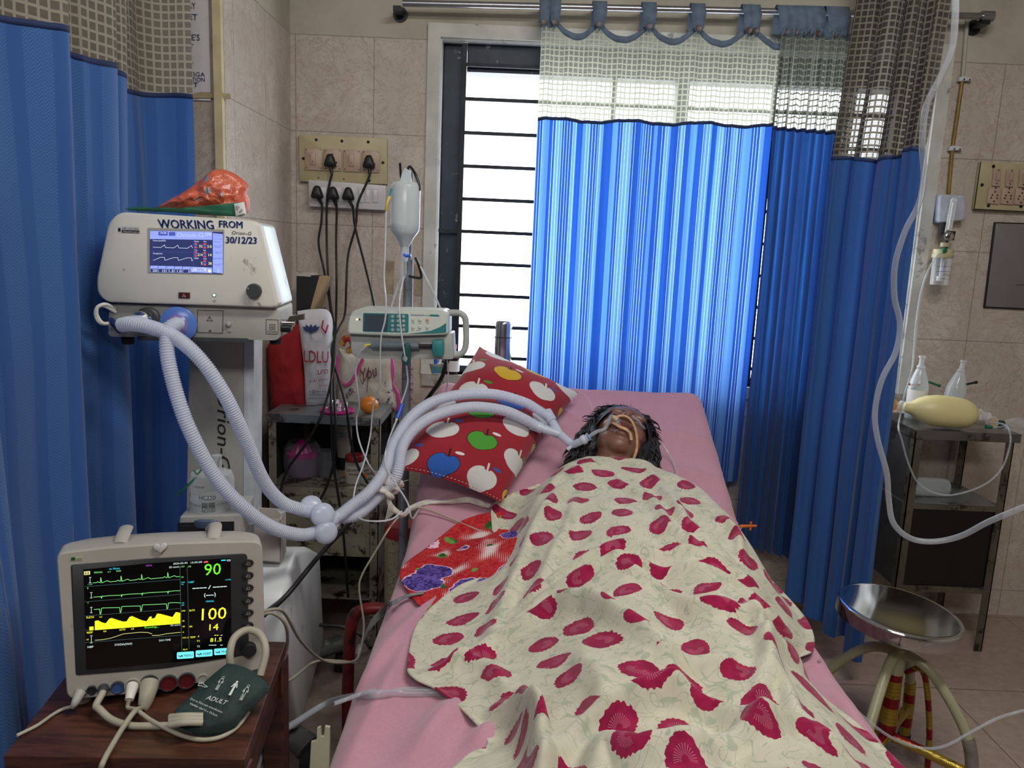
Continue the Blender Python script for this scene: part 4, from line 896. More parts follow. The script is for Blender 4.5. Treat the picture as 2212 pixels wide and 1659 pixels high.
# ================= VENTILATOR CART =================
cart = thing('ventilator_cart', 'white ventilator column on a wheeled base with dark grey feet', 'medical cart', W(560, 1580, z=0))
CP = yawplane(W(415, 738, Y=1.93), 7)
b = MB(); b.slab(outline(CP, [(408, 700), (548, 705), (546, 1180), (400, 1190)], .004), backv(CP, .10), pm('column_grey', '#a5a49c', .5, 0, .04), .01)
b.build('column', cart); b = MB(); b.slab(outline(CP, [(528, 700), (549, 702), (548, 1180), (526, 1180)], .003, .0015), backv(CP, .105), pm('column_trim_white', '#cfd6db', .35), .002); b.build('column_edge', cart)
b = MB(); b.text(CP, 'Orion-G', (470, 842), (470, 1012), 27, M_blk, .0015, shear=.22); b.build('column_lettering', cart, smooth=False)
rb_ = math.radians(7); rr_ = Vector((math.cos(rb_), math.sin(rb_), 0)); bb_ = Vector((-math.sin(rb_), math.cos(rb_), 0)); f0 = W(650, 1580, z=.12)
SPl = Plane(f0, bb_, (0, 0, 1)); SPl.n = rr_ if SPl.n.dot(rr_) > 0 else rr_
def spx(x, y):
    d = ray(x, y); t = (f0-C0).dot(rr_)/d.dot(rr_); return C0+d*t
prof = [spx(650, 1580), spx(700, 1383), spx(692, 1195)-bb_*.0, spx(672, 1180), spx(645, 1185), spx(622, 1262), spx(612, 1420)]
prof = [p-rr_*0 for p in prof]; P2 = Plane(f0, bb_, (0, 0, 1))
uvp = rpoly([((p-f0).dot(bb_), p.z-f0.z) for p in prof], [.03, .04, .03, .04, .05, .08, .05]); ring = [f0+bb_*u+Vector((0, 0, v)) for u, v in uvp]
M_cowl = pm('white_base_cowl', '#d4d8d8', .35, 0, .03, 6, dirt='#a29f92', dirtamt=.33, ds=6)
b = MB(); b.slab(ring, rr_*-.34, M_cowl, .02); b.build('base_cowl', cart, angle=50)
def caster(par, p):
    c = MB(); c.cyl(p+Vector((-.014, 0, 0)), p+Vector((.014, 0, 0)), .036, M_rubber, n=28); c.cyl(p+Vector((-.017, 0, 0)), p+Vector((.017, 0, 0)), .017, M_grey, n=18); c.build('wheel', par)
M_foot = pm('grey_foot_plastic', '#4b4c49', .6, 0, .12, 20, dirt='#8a877c', dirtamt=.35, ds=20)
for (x, y, zz, sd) in ((655, 1605, .085, -1), (728, 1392, .10, 1)):
    e = W(x, y, z=zz); s0_ = f0+bb_*(.06 if sd < 0 else .36)-rr_*.1+Vector((0, 0, .03)); s0_.z = .13
    b = MB(); d_ = (e-s0_); 
    def rr2(t): return .034+.014*t
    b.tube([s0_, s0_.lerp(e, .5), e-Vector((0, 0, 0)), e+d_.normalized()*.02], rr2, M_foot, n=14, sq=.55); fo_ = b.build('foot', cart); caster(fo_, Vector((e.x+.012, e.y, .036)))
for k in (0, 1):
    e = f0-rr_*(.40)+bb_*(.0 if k == 0 else .42); e.z = .095; b = MB(); s0_ = f0-rr_*.22+bb_*.2; s0_.z = .13; b.tube([s0_, s0_.lerp(e, .5), e], (lambda t: .034+.014*t), M_foot, n=14, sq=.55); fo_ = b.build('foot', cart); caster(fo_, Vector((e.x, e.y, .036)))
# power cable lying along the column
# ================= HUMIDIFIER =================
hc = W(459, 1104, Y=1.80); hum = thing('humidifier', 'clear round water chamber marked HC220 on a grey heater base below the column', 'humidifier', hc-Vector((0, 0, .10)))
HPn = yawplane(W(385, 1118, Y=1.735), 7)
b = MB(); b.slab(outline(HPn, [(388, 1116), (520, 1112), (521, 1170), (383, 1178)], .004), backv(HPn, .15), M_grey, .004); b.quad([HPn.hit(x, y, .0006) for x, y in ((384, 1170), (506, 1166), (506, 1126), (384, 1129))], M_blk)
b.line(HPn, [(390, 1136), (412, 1135.5)], .002, M_dgrey, .001); b.text(HPn, '5', (449, 1137), (452, 1137), 4, M_lab, .001); b.build('heater_body', hum)
b = MB(); b.lathe([(.062, 0), (.064, .004), (.064, .018), (.060, .022), (.05, .022)], hc-Vector((0, 0, .022)), pm('slate_blue_plastic', '#56647a', .4, 0, .06), n=40); b.build('heater_collar', hum)
b = MB(); b.lathe([(.055, -.001), (.0555, .004), (.0525, .010), (.0525, .085), (.047, .098), (.030, .104), (.012, .106)], hc, M_clr2, n=40, cap=(True, True)); ch = b.build('water_chamber', hum)
M_water = pm('misted_water', '#b9bfbd', .2, 0, .05, 30, alpha=.75); MB().lathe([(.050, 0), (.0505, .03)], hc+Vector((0, 0, .004)), M_water, n=36).build('water', ch)
MB().lathe([(.055, 0), (.0555, .003)], hc+Vector((0, 0, .002)), pm('green_seal', '#23483f', .4), n=36, cap=(False, False)).build('seal_ring', ch)
b = MB()
def cylp(px, h, r=.0529):   # point on the chamber wall facing the camera: px = horizontal pixel, h = height
    x = (px-459)*.00111; x = max(-r*.98, min(r*.98, x)); return Vector((hc.x+x, hc.y-math.sqrt(r*r-x*x), hc.z+h))
def cyltext(txt, x0, x1, h, cap):
    vs, fs = glyphs(txt); a0 = min(v[0] for v in vs); a1 = max(v[0] for v in vs); b.add([cylp(x0+(v[0]-a0)/(a1-a0)*(x1-x0), h+v[1]/.7*cap) for v in vs], fs, M_blk)
cyltext('HC220', 450, 483, .046, .0105); cyltext('UZZHIF', 436, 462, .074, .005)
def cylline(pts, wd=.0008):
    q = [cylp(*p) for p in pts]; b.line3(q, Vector((0, -1, 0)), wd, M_blk)
for x in (456, 470):
    for h in (.016, .028): cylline([(x, h), (x+11, h), (x+11, h+.010), (x, h+.010), (x, h)])
cylline([(458, .021), (461, .018), (465, .024)]); cylline([(473, .018), (479, .024)]); cylline([(473, .024), (479, .018)])
for h in (.030, .033, .036): cylline([(457, h), (466, h)], .0012); cylline([(471, h), (480, h)], .0014)
cylline([(414, .034), (425, .031), (440, .030), (452, .030)], .0008); cylline([(484, .031), (500, .034)]); cylline([(425, .045), (425, .06)], .001)
b.build('chamber_print', ch, smooth=False)
M_green = pm('green_tie', '#1f6a4c', .5, 0, .1); b = MB(); b.tube([hc+Vector((-.02, -.03, .10)), hc+Vector((-.03, -.045, .087)), hc+Vector((-.05, -.05, .068)), hc+Vector((-.066, -.05, .052))], .0025, M_green, n=6); b.tube([hc+Vector((-.015, -.02, .112)), hc+Vector((-.022, -.03, .102)), hc+Vector((-.03, -.03, .112))], .002, M_green, n=6); b.build('cap_strap', ch)
b = MB(); b.tube([hc+Vector((.018, -.01, .1)), hc+Vector((.018, -.01, .145))], .011, M_clr2, n=16, smooth=False); b.build('inlet_neck', ch)
# cardboard box with connectors on the cart base
M_card = pm('grey_white_card', '#b9b1a8', .8, 0, .05, 8, dirt='#8d857a', dirtamt=.35)
KP = yawplane(W(545, 1210, Y=1.86), 7); bx = thing('card_box', 'open white card box of clear connectors standing on the ventilator cart base', 'box', KP.hit(576, 1215, -.03))
kb = [KP.hit(546, 1118), KP.hit(606, 1122), KP.hit(607, 1216), KP.hit(546, 1210)]; dv = backv(KP, .075); up3 = kb[0]-kb[3]
b = MB(); th = .003
b.slab(kb, backv(KP, th), M_card); b.slab([p+dv for p in kb], backv(KP, th), M_card); b.slab([kb[1], kb[1]+dv, kb[2]+dv, kb[2]], KP.r*-th, M_card); b.slab([kb[0], kb[0]+dv, kb[3]+dv, kb[3]], KP.r*th, M_card); b.slab([kb[3], kb[2], kb[2]+dv, kb[3]+dv], KP.u*th, M_card); b.build('carton', bx, smooth=False)
b = MB(); c0_ = KP.hit(598, 1125, -.03); b.tube([c0_-KP.u*.03, c0_+KP.u*.012+KP.r*.008], .0055, M_clr2, n=12, smooth=False); b.tube([c0_+KP.u*.012+KP.r*.004, c0_+KP.u*.020+KP.r*.012], .009, M_clr2, n=12, smooth=False); b.build('clear_connector', label='small clear tubing connector standing up out of the card box', cat='connector')
b = MB(); c0_ = KP.hit(540, 1112, .012); b.tube([c0_+KP.u*.035, c0_], .006, M_clr2, n=12, smooth=False); b.lathe([(.006, 0), (.011, .004), (.012, .022), (.010, .026)], c0_-KP.u*.022, M_clr2, (0, 0, 1), 18); b.build('hose_adaptor', label='clear plastic hose adaptor hanging at the corner of the white column', cat='adaptor')
# bags on the ventilator
def topz(p): return p
TP = yawplane(V(400, 470, -.07), 7, 0)
M_orange = Mat('crinkled_orange_plastic'); v = M_orange.coord(); nn = M_orange.noise(v, 14, 2, .5); wv = M_orange.noise(v, 16, 1, .3)
M_orange.color(M_orange.mix(M_orange.voro(v, 26, 1).outputs['Distance'] and X(M_orange.nt, M_orange.voro(v, 26, 1).outputs['Distance']).lt(.22), M_orange.mix(nn.step(.3, .7), lin('#c4573b'), lin('#d86c4c')), lin('#8f8b90'))); M_orange.set(Roughness=.22, Specular_IOR_Level=.7, Coat_Weight=.3); M_orange.bump(M_orange.noise(v, 60, 4, .7, 1.0), .8, .004); M_orange = M_orange.m
b = MB(); puff(b, TP, [(336, 450), (366, 432), (402, 412), (440, 384), (468, 365), (505, 374), (536, 400), (535, 420), (540, 442), (530, 464), (470, 466), (380, 458)], .045, M_orange, .012, 1, rings=16, back=.7, sub=5); ob = b.build('plastic_bag', angle=35, label='crumpled orange plastic bag with silver print lying on top of the ventilator', cat='plastic bag')
b = MB(); TQ = yawplane(V(400, 470, -.015), 7, 0); M_gcloth = pm('green_bag_cloth', '#1f6b4e', .55, 0, .12, 20, bump=.3)
puff(b, TQ, [(268, 452), (290, 447), (330, 450), (370, 452), (410, 447), (450, 444), (500, 441), (522, 437), (527, 452), (522, 467), (450, 464), (360, 458), (300, 456)], .018, M_gcloth, .004, 2, back=.5); gb = b.build('breathing_bag', angle=50, label='flat deep green breathing bag with white neck label lying along the ventilator top', cat='breathing bag')
b = MB(); b.slab([TQ.hit(x, y, .016) for x, y in ((508, 441), (527, 437), (532, 462), (512, 467))], TQ.n*-.022, M_lab, .003); b.text(TQ, 'G 2', (511, 450), (523, 461), 8, M_blk, .0175); b.build('neck_label', gb)
# ================= PATIENT MONITOR =================
def zm_(x, y): return (100+x/3.137, 1130+y/3.137)
mBL = W(*zm_(140, 1205), z=.765); mBR = W(*zm_(1485, 985), z=.765); ddx = (mBR-mBL); ddx.z = 0; myaw = math.degrees(math.atan2(ddx.y, ddx.x)); MP = yawplane(mBL, myaw, 5)
mon = thing('patient_monitor', 'grey bedside patient monitor with black screen of green and yellow traces on the wooden table', 'monitor', MP.at(.17, 0))
M_mon = pm('monitor_grey_beige', '#a9a49a', .5, 0, .04, 10, dirt='#7f7a70', dirtamt=.3, ds=10); M_mon2 = pm('monitor_bezel_dark', '#2b2c2e', .4, 0, .08); M_glass = pm('black_glass', '#050608', .12, 0, .02)
def ol(P, pts, r=0, off=0.0): return outline(P, [zm_(*p) for p in pts], r, off)
fo = [(64, 205), (400, 165), (770, 140), (1100, 128), (1466, 122), (1478, 560), (1486, 985), (1100, 1078), (620, 1160), (138, 1205), (100, 700)]
b = MB(); ring0 = ol(MP, fo, [.012, 0.001, .001, .001, .016, .001, .012, .001, .001, .016, .001]); c_ = sum(ring0, Vector())/len(ring0)
def mring(off, k, ku=1.0): return [c_+((p-c_).dot(MP.r))*k*MP.r+((p-c_).dot(MP.u))*ku*MP.u-MP.n*off for p in ring0]
b.loft([mring(0, .985, .98), mring(.002, .995, .993), mring(.008, 1, 1), mring(.05, 1, 1.0), mring(.075, .97, .96), mring(.12, .86, .88), mring(.13, .8, .82)], M_mon); b.build('housing', mon, angle=30)
b = MB(); b.slab(ol(MP, [(165, 282), (700, 238), (1362, 204), (1374, 890), (800, 985), (200, 1032)], [.004, .01, .008, .004, .01, .004], .0012), backv(MP, .004), M_mon2, .001); b.build('screen_frame', mon)
b = MB(); b.quad([MP.hit(*zm_(*p), .0016) for p in ((272, 992), (760, 950), (1256, 905), (1248, 235), (700, 270), (252, 312))], M_glass); dp = b.build('screen_glass', mon, smooth=False)
G_ = dict(g=glow('trace_green', '#7dd67c', 1.0), G=glow('number_green', '#63e01c', 1.15), y=glow('trace_yellow', '#f4ee1a', 1.15), Y=glow('number_yellow', '#f5f02a', 1.1), w=glow('screen_print_white', '#cfe4e2', .9), c=glow('screen_cyan', '#35c9dd', .95), C=glow('screen_button_cyan', '#6fdfe8', .95), m=glow('screen_magenta', '#b04bd0', .9), r=glow('screen_red_tag', '#d84a56', .9), l=glow('trace_pale', '#d9d98a', .9), d=glow('screen_dim', '#5d7f80', .6), k=M_blk)
b = MB(); O = .0022
def T(t, x0, x1, y, h, k, sl=-.075, sh=0): b.text(MP, t, zm_(x0, y), zm_(x1, y+sl*(x1-x0)), h/3.137, G_[k], O+.0003, shear=sh)
T('90', 1070, 1182, 352, 80, 'G'); T('100', 1052, 1218, 655, 82, 'Y'); T('14', 1104, 1165, 724, 44, 'Y'); T('81.5', 1110, 1187, 802, 27, 'Y')
for t, x0, x1, y, h, k in (('no Name', 428, 498, 314, 15, 'c'), ('MANUAL', 325, 383, 338, 12, 'g'), ('x1', 415, 435, 332, 10, 'g'), ('MON', 476, 506, 328, 12, 'g'), ('ADUL:', 674, 720, 291, 11, 'm'), ('2024-03-04', 860, 957, 279, 13, 'w'), ('15:05:28', 978, 1055, 271, 12, 'w'), ('50 mm/s', 832, 900, 303, 13, 'w'), ('120', 912, 936, 297, 10, 'g'), ('HR', 962, 982, 297, 11, 'g'), ('50', 915, 930, 368, 10, 'g'), ('180', 915, 938, 403, 9, 'c'), ('90', 916, 930, 417, 9, 'c'), ('NIBP', 963, 1002, 404, 13, 'c'), ('mmHg', 1212, 1250, 385, 10, 'c'), ('MANUAL', 1082, 1137, 534, 13, 'c'), ('90', 918, 934, 543, 9, 'c'), ('50', 918, 934, 557, 9, 'c'), ('100', 918, 942, 596, 9, 'Y'), ('SpO2', 968, 1006, 594, 12, 'Y'), ('92', 922, 936, 664, 9, 'Y'), ('40', 922, 938, 702, 9, 'Y'), ('RR', 970, 990, 703, 11, 'Y'), ('0', 924, 931, 740, 9, 'Y'), ('101.3', 924, 962, 778, 9, 'Y'), ('TEMP', 974, 1010, 776, 11, 'Y'), ('F', 1028, 1036, 770, 11, 'Y'), ('T1', 1020, 1038, 802, 12, 'Y'), ('T2', 1020, 1040, 838, 12, 'w'), ('95.9', 926, 956, 858, 9, 'Y'), ('1 mV', 284, 314, 417, 9, 'g'), ('I', 279, 285, 443, 10, 'g'), ('V', 280, 288, 542, 10, 'g'), ('PLETH', 273, 323, 643, 13, 'Y'), ('x1', 360, 378, 637, 11, 'Y'), ('RESP', 276, 316, 745, 13, 'Y'), ('II', 390, 406, 735, 11, 'Y'), ('AUTO', 495, 536, 725, 12, 'Y'), ('x2', 575, 594, 718, 11, 'Y'), ('Running...', 667, 762, 710, 13, 'G'), ('50 mm/s', 842, 908, 695, 11, 'w'), ('DAY-TIME', 765, 842, 798, 13, 'w'), ('SYS/DIA(MAP)', 464, 582, 828, 14, 'w'), ('NIBP', 280, 320, 843, 14, 'w'), ('10', 274, 288, 790, 9, 'Y')): T(t, x0, x1, y, h, k)
def ln(pts, k, wd=.0006): b.line(MP, [zm_(*p) for p in pts], wd, G_[k], O+.0002)
ln([(298, 365), (298, 402)], 'w'); ln([(291, 365), (306, 364)], 'w'); ln([(291, 402), (306, 401)], 'w')
for y in (468, 568, 760): ln([(306, y), (306, y+36+(12 if y > 700 else 0))], 'w'); ln([(299, y), (313, y-1)], 'w'); ln([(299, y+36+(12 if y > 700 else 0)), (313, y+35+(12 if y > 700 else 0))], 'w')
def wave(x0, y0, x1, y1, beats, shp, k):
    pts = [(x0, y0)]; sl = (y1-y0)/(x1-x0)
    for bx_ in beats:
        for dx, dy in shp: pts.append((bx_+dx, y0+sl*(bx_+dx-x0)+dy))
    pts.append((x1, y1)); ln(pts, k, .0008)
wave(318, 402, 905, 358, (370, 507, 646, 823), ((-30, 0), (-20, -6), (-8, 2), (-2, 0), (0, -32), (3, -20), (7, 4), (20, 0), (45, -8), (62, 2)), 'g'); wave(322, 498, 905, 455, (372, 508, 647, 822), ((-8, 0), (0, 0), (3, 12), (7, -4), (12, 0), (50, -2)), 'g'); wave(325, 582, 907, 537, (366, 502, 641, 818), ((-4, 0), (0, 36), (5, 30), (10, -4), (16, -6), (60, -4)), 'g')
for y in (428, 530, 626, 722, 806): ln([(262, y), (905, y-50)], 'd', .0004)
ln([(905, 285), (918, 862)], 'd', .0005); ln([(955, 290), (968, 850)], 'd', .0004)
pts = [(330, 660), (352, 656), (378, 670), (404, 676), (428, 645), (445, 640), (480, 652), (520, 664), (545, 663), (565, 632), (582, 627), (612, 640), (650, 656), (680, 662), (700, 632), (713, 628), (715, 645), (735, 640), (752, 610), (772, 612), (812, 622), (855, 634), (878, 600), (895, 602), (908, 606)]
base = lambda x: 722-(x-328)*.077
for (xa, ya), (xb, yb) in zip(pts[:-1], pts[1:]): b.quad([MP.hit(*zm_(xa, base(xa)), O), MP.hit(*zm_(xb, base(xb)), O), MP.hit(*zm_(xb, yb), O), MP.hit(*zm_(xa, ya), O)], G_['y'])
b.quad([MP.hit(*zm_(*p), O) for p in ((293, 724), (321, 722), (321, 697), (293, 699))], G_['y'])
ln([(332, 790), (380, 786), (430, 778), (480, 762), (520, 748), (570, 742), (640, 736), (690, 738), (716, 746)], 'l', .0007); ln([(718, 758), (760, 757), (820, 745), (870, 740), (908, 737)], 'l', .0007)
for s_, e in ((990, 1088), (1128, 1224)):
    for i in range(4): x = s_+(e-s_)*i/4; ln([(x+3, 440-(x-990)*.062), (x+20, 439-(x-990)*.062)], 'w', .0014)
ln([(1100, 442), (1112, 420)], 'w', .0012); ln([(1076, 474), (1071, 486), (1076, 500)], 'w', .001); ln([(1140, 468), (1146, 480), (1142, 496)], 'w', .001)
for x in (1084, 1102, 1120): ln([(x, 487-(x-1084)*.06), (x+13, 486-(x-1084)*.06)], 'w', .0012)
for x in (1140, 1156, 1182): ln([(x, 757), (x+9, 756)], 'Y', .001)
for x in (1103, 1120, 1137, 1180): ln([(x, 824), (x+13, 823)], 'w', .001)
b.quad([MP.hit(*zm_(*p), O) for p in ((1067, 268), (1095, 265), (1095, 253), (1067, 256))], G_['r']); ln([(1188, 250), (1212, 248)], 'c', .002); ln([(1225, 246), (1246, 245), (1246, 253), (1225, 254), (1225, 246)], 'w', .0006)
b.quad([MP.hit(*zm_(*p), O) for p in ((257, 349), (298, 346), (298, 322), (257, 325))], G_['l']); b.text(MP, 'II', zm_(266, 344), zm_(288, 342), 5, M_blk, O+.0006)
for x0, x1, y0, y1, t in ((885, 1000, 872, 918, 'MENU'), (1012, 1126, 860, 905, 'NIBP'), (1137, 1250, 848, 892, 'PRINT')):
    sl = -.065*(x1-x0); uvp = rpoly([MP.uv(*zm_(*p)) for p in ((x0, y1), (x1, y1+sl), (x1, y0+sl), (x0, y0))], .002, 3); b.quad([MP.at(u, v_, O) for u, v_ in uvp], G_['C'])
    b.text(MP, t, zm_(x0+(x1-x0)*.42, y1-13+sl*.42), zm_(x1-10, y1-13+sl*.9), 5.4, M_blk, O+.0006); b.line(MP, [zm_(x0+12, y1-24), zm_(x0+24, y1-16), zm_(x0+34, y1-28), zm_(x0+38, y1-17)], .0012, M_blk, O+.0006)
b.build('screen_readout', dp, smooth=False)
# buttons, knob, heart, label, sockets
for i, y in enumerate((268, 352, 436, 521, 605, 690)):
    bb = MB(); c1 = MP.hit(*zm_(1366, y), .0012); bb.loft([[c1+MP.r*(.0092*k*math.cos(2*PI*j/20))+MP.u*(.0062*k*math.sin(2*PI*j/20))+MP.n*h for j in range(20)] for k, h in ((1, 0), (1, .002), (.85, .0032))], M_blk); bb.line(MP, [zm_(1354, y+8), zm_(1362, y-8), zm_(1376, y-6), zm_(1378, y+8)], .0007, G_['w'] if False else M_grey, .0048, True); bb.build('button', mon)
MB().lathe([(.012, 0), (.012, .012), (.0105, .0145), (0, .0145)], MP.hit(*zm_(1372, 845), .001), M_blk, MP.n, 24).build('rotary_knob', mon)
bb = MB(); hpts = []
for i in range(40):
    t = 2*PI*i/40; hx = 16*math.sin(t)**3; hy = 13*math.cos(t)-5*math.cos(2*t)-2*math.cos(3*t)-math.cos(4*t); hpts.append((hx, hy))
hc2 = MP.hit(*zm_(772, 165)); bb.loft([[hc2+MP.r*(x*.00068*k)+MP.u*(y*.00062*k+.0)+MP.n*h for x, y in hpts] for k, h in ((1, 0), (1, .003), (.85, .0055), (.4, .0066))], pm('pearl_badge', '#c9c7c2', .3)); bb.build('heart_badge', mon)
bb = MB(); bb.quad([MP.hit(*zm_(*p), .0008) for p in ((163, 256), (248, 250), (248, 222), (163, 227))], pm('pale_green_label', '#b9c6a0', .5)); bb.quad([MP.hit(*zm_(*p), .0011) for p in ((168, 253), (197, 250), (197, 229), (168, 231))], pm('dark_green_label', '#1f4a34', .5)); bb.text(MP, 'G3D', zm_(203, 249), zm_(244, 246), 4.4, M_blk, .0014); bb.build('maker_label', mon, smooth=False)
for x, y, r_, m_, nm in ((308, 1128, .0075, M_blk, 'socket'), (388, 1120, .0085, M_dgrey, 'socket'), (483, 1111, .0105, pm('blue_socket', '#35507e', .4), 'socket'), (585, 1098, .0125, M_grey, 'socket'), (698, 1085, .0145, M_dgrey, 'socket'), (828, 1082, .0142, M_alarm, 'socket'), (950, 1066, .0142, M_alarm, 'socket'), (1060, 1054, .009, M_grey, 'socket')):
    bb = MB(); c1 = MP.hit(*zm_(x, y), -.001); bb.lathe([(r_, 0), (r_, .004), (r_*.86, .0045)], c1, M_dgrey if m_ is not M_grey else M_mon, MP.n, 24, cap=(True, False)); bb.lathe([(r_*.86, .0045), (r_*.80, .002), (0, .002)], c1, m_, MP.n, 24, cap=(False, True)); bb.build(nm, mon)
bb = MB()
for t, x, y in (('TEMP2', 290, 1172), ('NIBP', 372, 1168), ('RESP', 465, 1165), ('SpO2', 578, 1155), ('ECG', 700, 1150), ('IBP1', 818, 1138), ('IBP2', 940, 1122), ('CO2', 1050, 1102)): bb.text(MP, t, zm_(x, y), zm_(x+34, y-4), 3, M_blk, .001)
for x, y in ((268, 1136), (346, 1132), (428, 1126), (530, 1115), (645, 1108), (768, 1094), (888, 1080), (1008, 1065), (1112, 1050)): bb.disc(MP.hit(*zm_(x, y), .001), .0016, MP.n, M_blk, 8)
bb.build('socket_lettering', mon, smooth=False)
bk = -MP.n
for x0, y0 in ((490, 100), (1130, 62)):
    bb = MB(); p = MP.hit(*zm_(x0, y0+ (60 if x0 < 800 else 70))); p1 = p+bk*.02+MP.u*.004; bb.tube([p1-MP.u*.006, p1+bk*.02+MP.u*.004+MP.r*.004, p1+bk*.06+MP.u*.005+MP.r*.006, p1+bk*.09-MP.u*.01], .011, M_mon, n=12, sq=.5); bb.build('handle_mount', mon)
for x, y in ((228, 1218), (1380, 1020)): MB().lathe([(.013, 0), (.014, .004), (.013, .022)], Vector((*MP.hit(*zm_(x, y), -.03)[:2], .7455)), M_grey, n=20).build('rubber_foot', mon)
# wooden table
M_wood = Mat('stained_wood'); v = M_wood.coord('Object', (3, 22, 22)); nn = M_wood.noise(v, 2.2, 6, .65, .6); n2 = M_wood.noise(M_wood.coord(), 8, 6, .7)
M_wood.color(M_wood.mix(n2.step(.45, .7, 0, .6), M_wood.mix(nn.step(.35, .65), lin('#3a211a'), lin('#5c3527')), lin('#2a1712'))); M_wood.set(Roughness=.38); M_wood.bump(nn, .2, .002); M_wood = M_wood.m
tz = .745; c4 = [W(8, 1632, z=tz), W(528, 1640, z=tz), W(618, 1386, z=tz)]; c4.append(c4[2]+(c4[0]-c4[1])*1.03)
tb = thing('wooden_table', 'dark stained wooden side table with worn edges under the patient monitor', 'table', (c4[0]+c4[2])/2-Vector((0, 0, tz)))
b = MB(); b.slab([c4[0], c4[1], c4[2], c4[3]], Vector((0, 0, -.024)), M_wood, .002); b.build('table_top', tb, smooth=False)
ce = sum(c4, Vector())/4; inn = [c.lerp(ce, .10) for c in c4]; b = MB()
for i in range(4):
    a, c = inn[i], inn[(i+1) % 4]; d = (c-a).normalized(); n__ = Vector((-d.y, d.x, 0))*.009
    b.slab([a-n__-Vector((0, 0, .0245)), c-n__-Vector((0, 0, .0245)), c-n__-Vector((0, 0, .10)), a-n__-Vector((0, 0, .10))], n__*2, M_wood)
b.build('apron', tb, smooth=False)
for c in inn:
    MB().box((c.x-.02, c.y-.02, 0), (c.x+.02, c.y+.02, tz-.024), M_wood).build('leg', tb, bevel=.003)
# blood pressure cuff
UP = yawplane(W(*zm_(1130, 1420), z=tz+.01), 12, 62); cf = [(1238, 958), (1330, 975), (1425, 1020), (1512, 1112), (1478, 1175), (1420, 1235), (1340, 1300), (1290, 1370), (1205, 1415), (1080, 1430), (1000, 1425), (900, 1380), (835, 1345), (862, 1290), (930, 1230), (1000, 1160), (1080, 1085), (1170, 1010)]
M_cuff = pm('dark_green_nylon', '#1d3532', .7, 0, .12, 30, bump=.35, bs=400); b = MB(); puff(b, UP, [zm_(*p) for p in cf], .022, M_cuff, .004, 5, back=.55, pw_=.35)
cu_ = b.build('blood_pressure_cuff', angle=50, label='dark green adult blood pressure cuff rolled up at the right of the wooden table', cat='blood pressure cuff')
M_prt = pm('cuff_white_print', '#d5dad6', .7, 0, .02); b = MB(); CO = .0262
b.text(UP, 'ADULT', zm_(1092, 1252), zm_(1222, 1292), 10, M_prt, CO, shear=.25); b.text(UP, '25cm to 35cm arm circumference', zm_(985, 1252), zm_(1200, 1345), 4.2, M_prt, CO-.001); b.text(UP, 'bladder size:12 x 23.5cm', zm_(985, 1285), zm_(1165, 1368), 4.2, M_prt, CO-.001)
def fig(cx, cy, s_, fill, ly=False):
    def pp(x, y): return zm_(cx+(x*.9+y*.55)*s_, cy+(-y*1.0+x*.18)*s_)
    k = [pp(.08*math.cos(a)*1.6, .9+.12*math.sin(a)) for a in [i*2*PI/12 for i in range(12)]]
    bd = [pp(*p) for p in ((-.12, .74), (.12, .74), (.30, .35), (.22, .30), (.12, .5), (.12, .2), (.14, -.5), (.02, -.5), (0, .05), (-.02, -.5), (-.14, -.5), (-.12, .2), (-.12, .5), (-.22, .3), (-.30, .35))]
    if fill: b.quad([UP.hit(*p, CO) for p in k], M_prt); b.quad([UP.hit(*p, CO) for p in (bd[0], bd[1], bd[5], bd[6], bd[10], bd[11])], M_prt); b.line(UP, [bd[0], bd[14]], .0016, M_prt, CO); b.line(UP, [bd[1], bd[2]], .0016, M_prt, CO)
    else: b.line(UP, k, .0007, M_prt, CO, True); b.line(UP, bd, .0007, M_prt, CO, True)
fig(1180, 1160, 58, False); fig(1270, 1195, 64, True); fig(1345, 1225, 66, False); b.line(UP, [zm_(*p) for p in ((1040, 1160), (1052, 1140), (1075, 1140), (1080, 1152), (1105, 1168), (1085, 1170), (1060, 1160))], .0008, M_prt, CO-.001, True)
b.build('cuff_print', cu_, smooth=False, label='white figures and word ADULT')
# ================= CORDS AND TUBES =================
M_beige = pm('beige_cable', '#a9a390', .5, 0, .06); M_bcord = pm('black_cable', '#121316', .45, 0, .1); M_gcord = pm('grey_leads', '#7d7f80', .5, 0, .08)
def cord(name, pts, r, m, label, cat, parent=None, n=8, group=None, res=6):
    """pts: (px, py, Y) or 3D vectors"""
    q = [W(p[0], p[1], Y=p[2]) if not isinstance(p, Vector) else p for p in pts]
    k = dict(label=label, cat=cat) if label else {}
    if group: k['group'] = group
    return MB().tube(q, r, m, n=n, res=res).build(name, parent, angle=60, **k)
def zt(x, y, z=tz): return W(*zm_(x, y), z=z)
r_ = .0045
nb_ = thing('monitor_cable', 'thick beige blood pressure hose looping from the monitor socket into the rolled cuff', 'cable', zt(400, 1300))
MB().tube([MP.hit(*zm_(388, 1120), .0), MP.hit(*zm_(386, 1125), .016), MP.hit(*zm_(352, 1175), .03), zt(360, 1260, tz+.02), zt(440, 1330, tz+.01), zt(560, 1370, tz+.007), zt(700, 1375, tz+.007), zt(860, 1370, tz+.008), zt(1000, 1360, tz+.012)], .0055, M_beige, n=12).build('hose', nb_, angle=60)
MB().cyl(MP.hit(*zm_(388, 1120), .0), MP.hit(*zm_(386, 1127), .014), .0072, M_dgrey).build('plug', nb_)
sp_ = thing('monitor_cable', 'beige sensor cable with ribbed white plug curving across the table below the cuff', 'cable', zt(700, 1400))
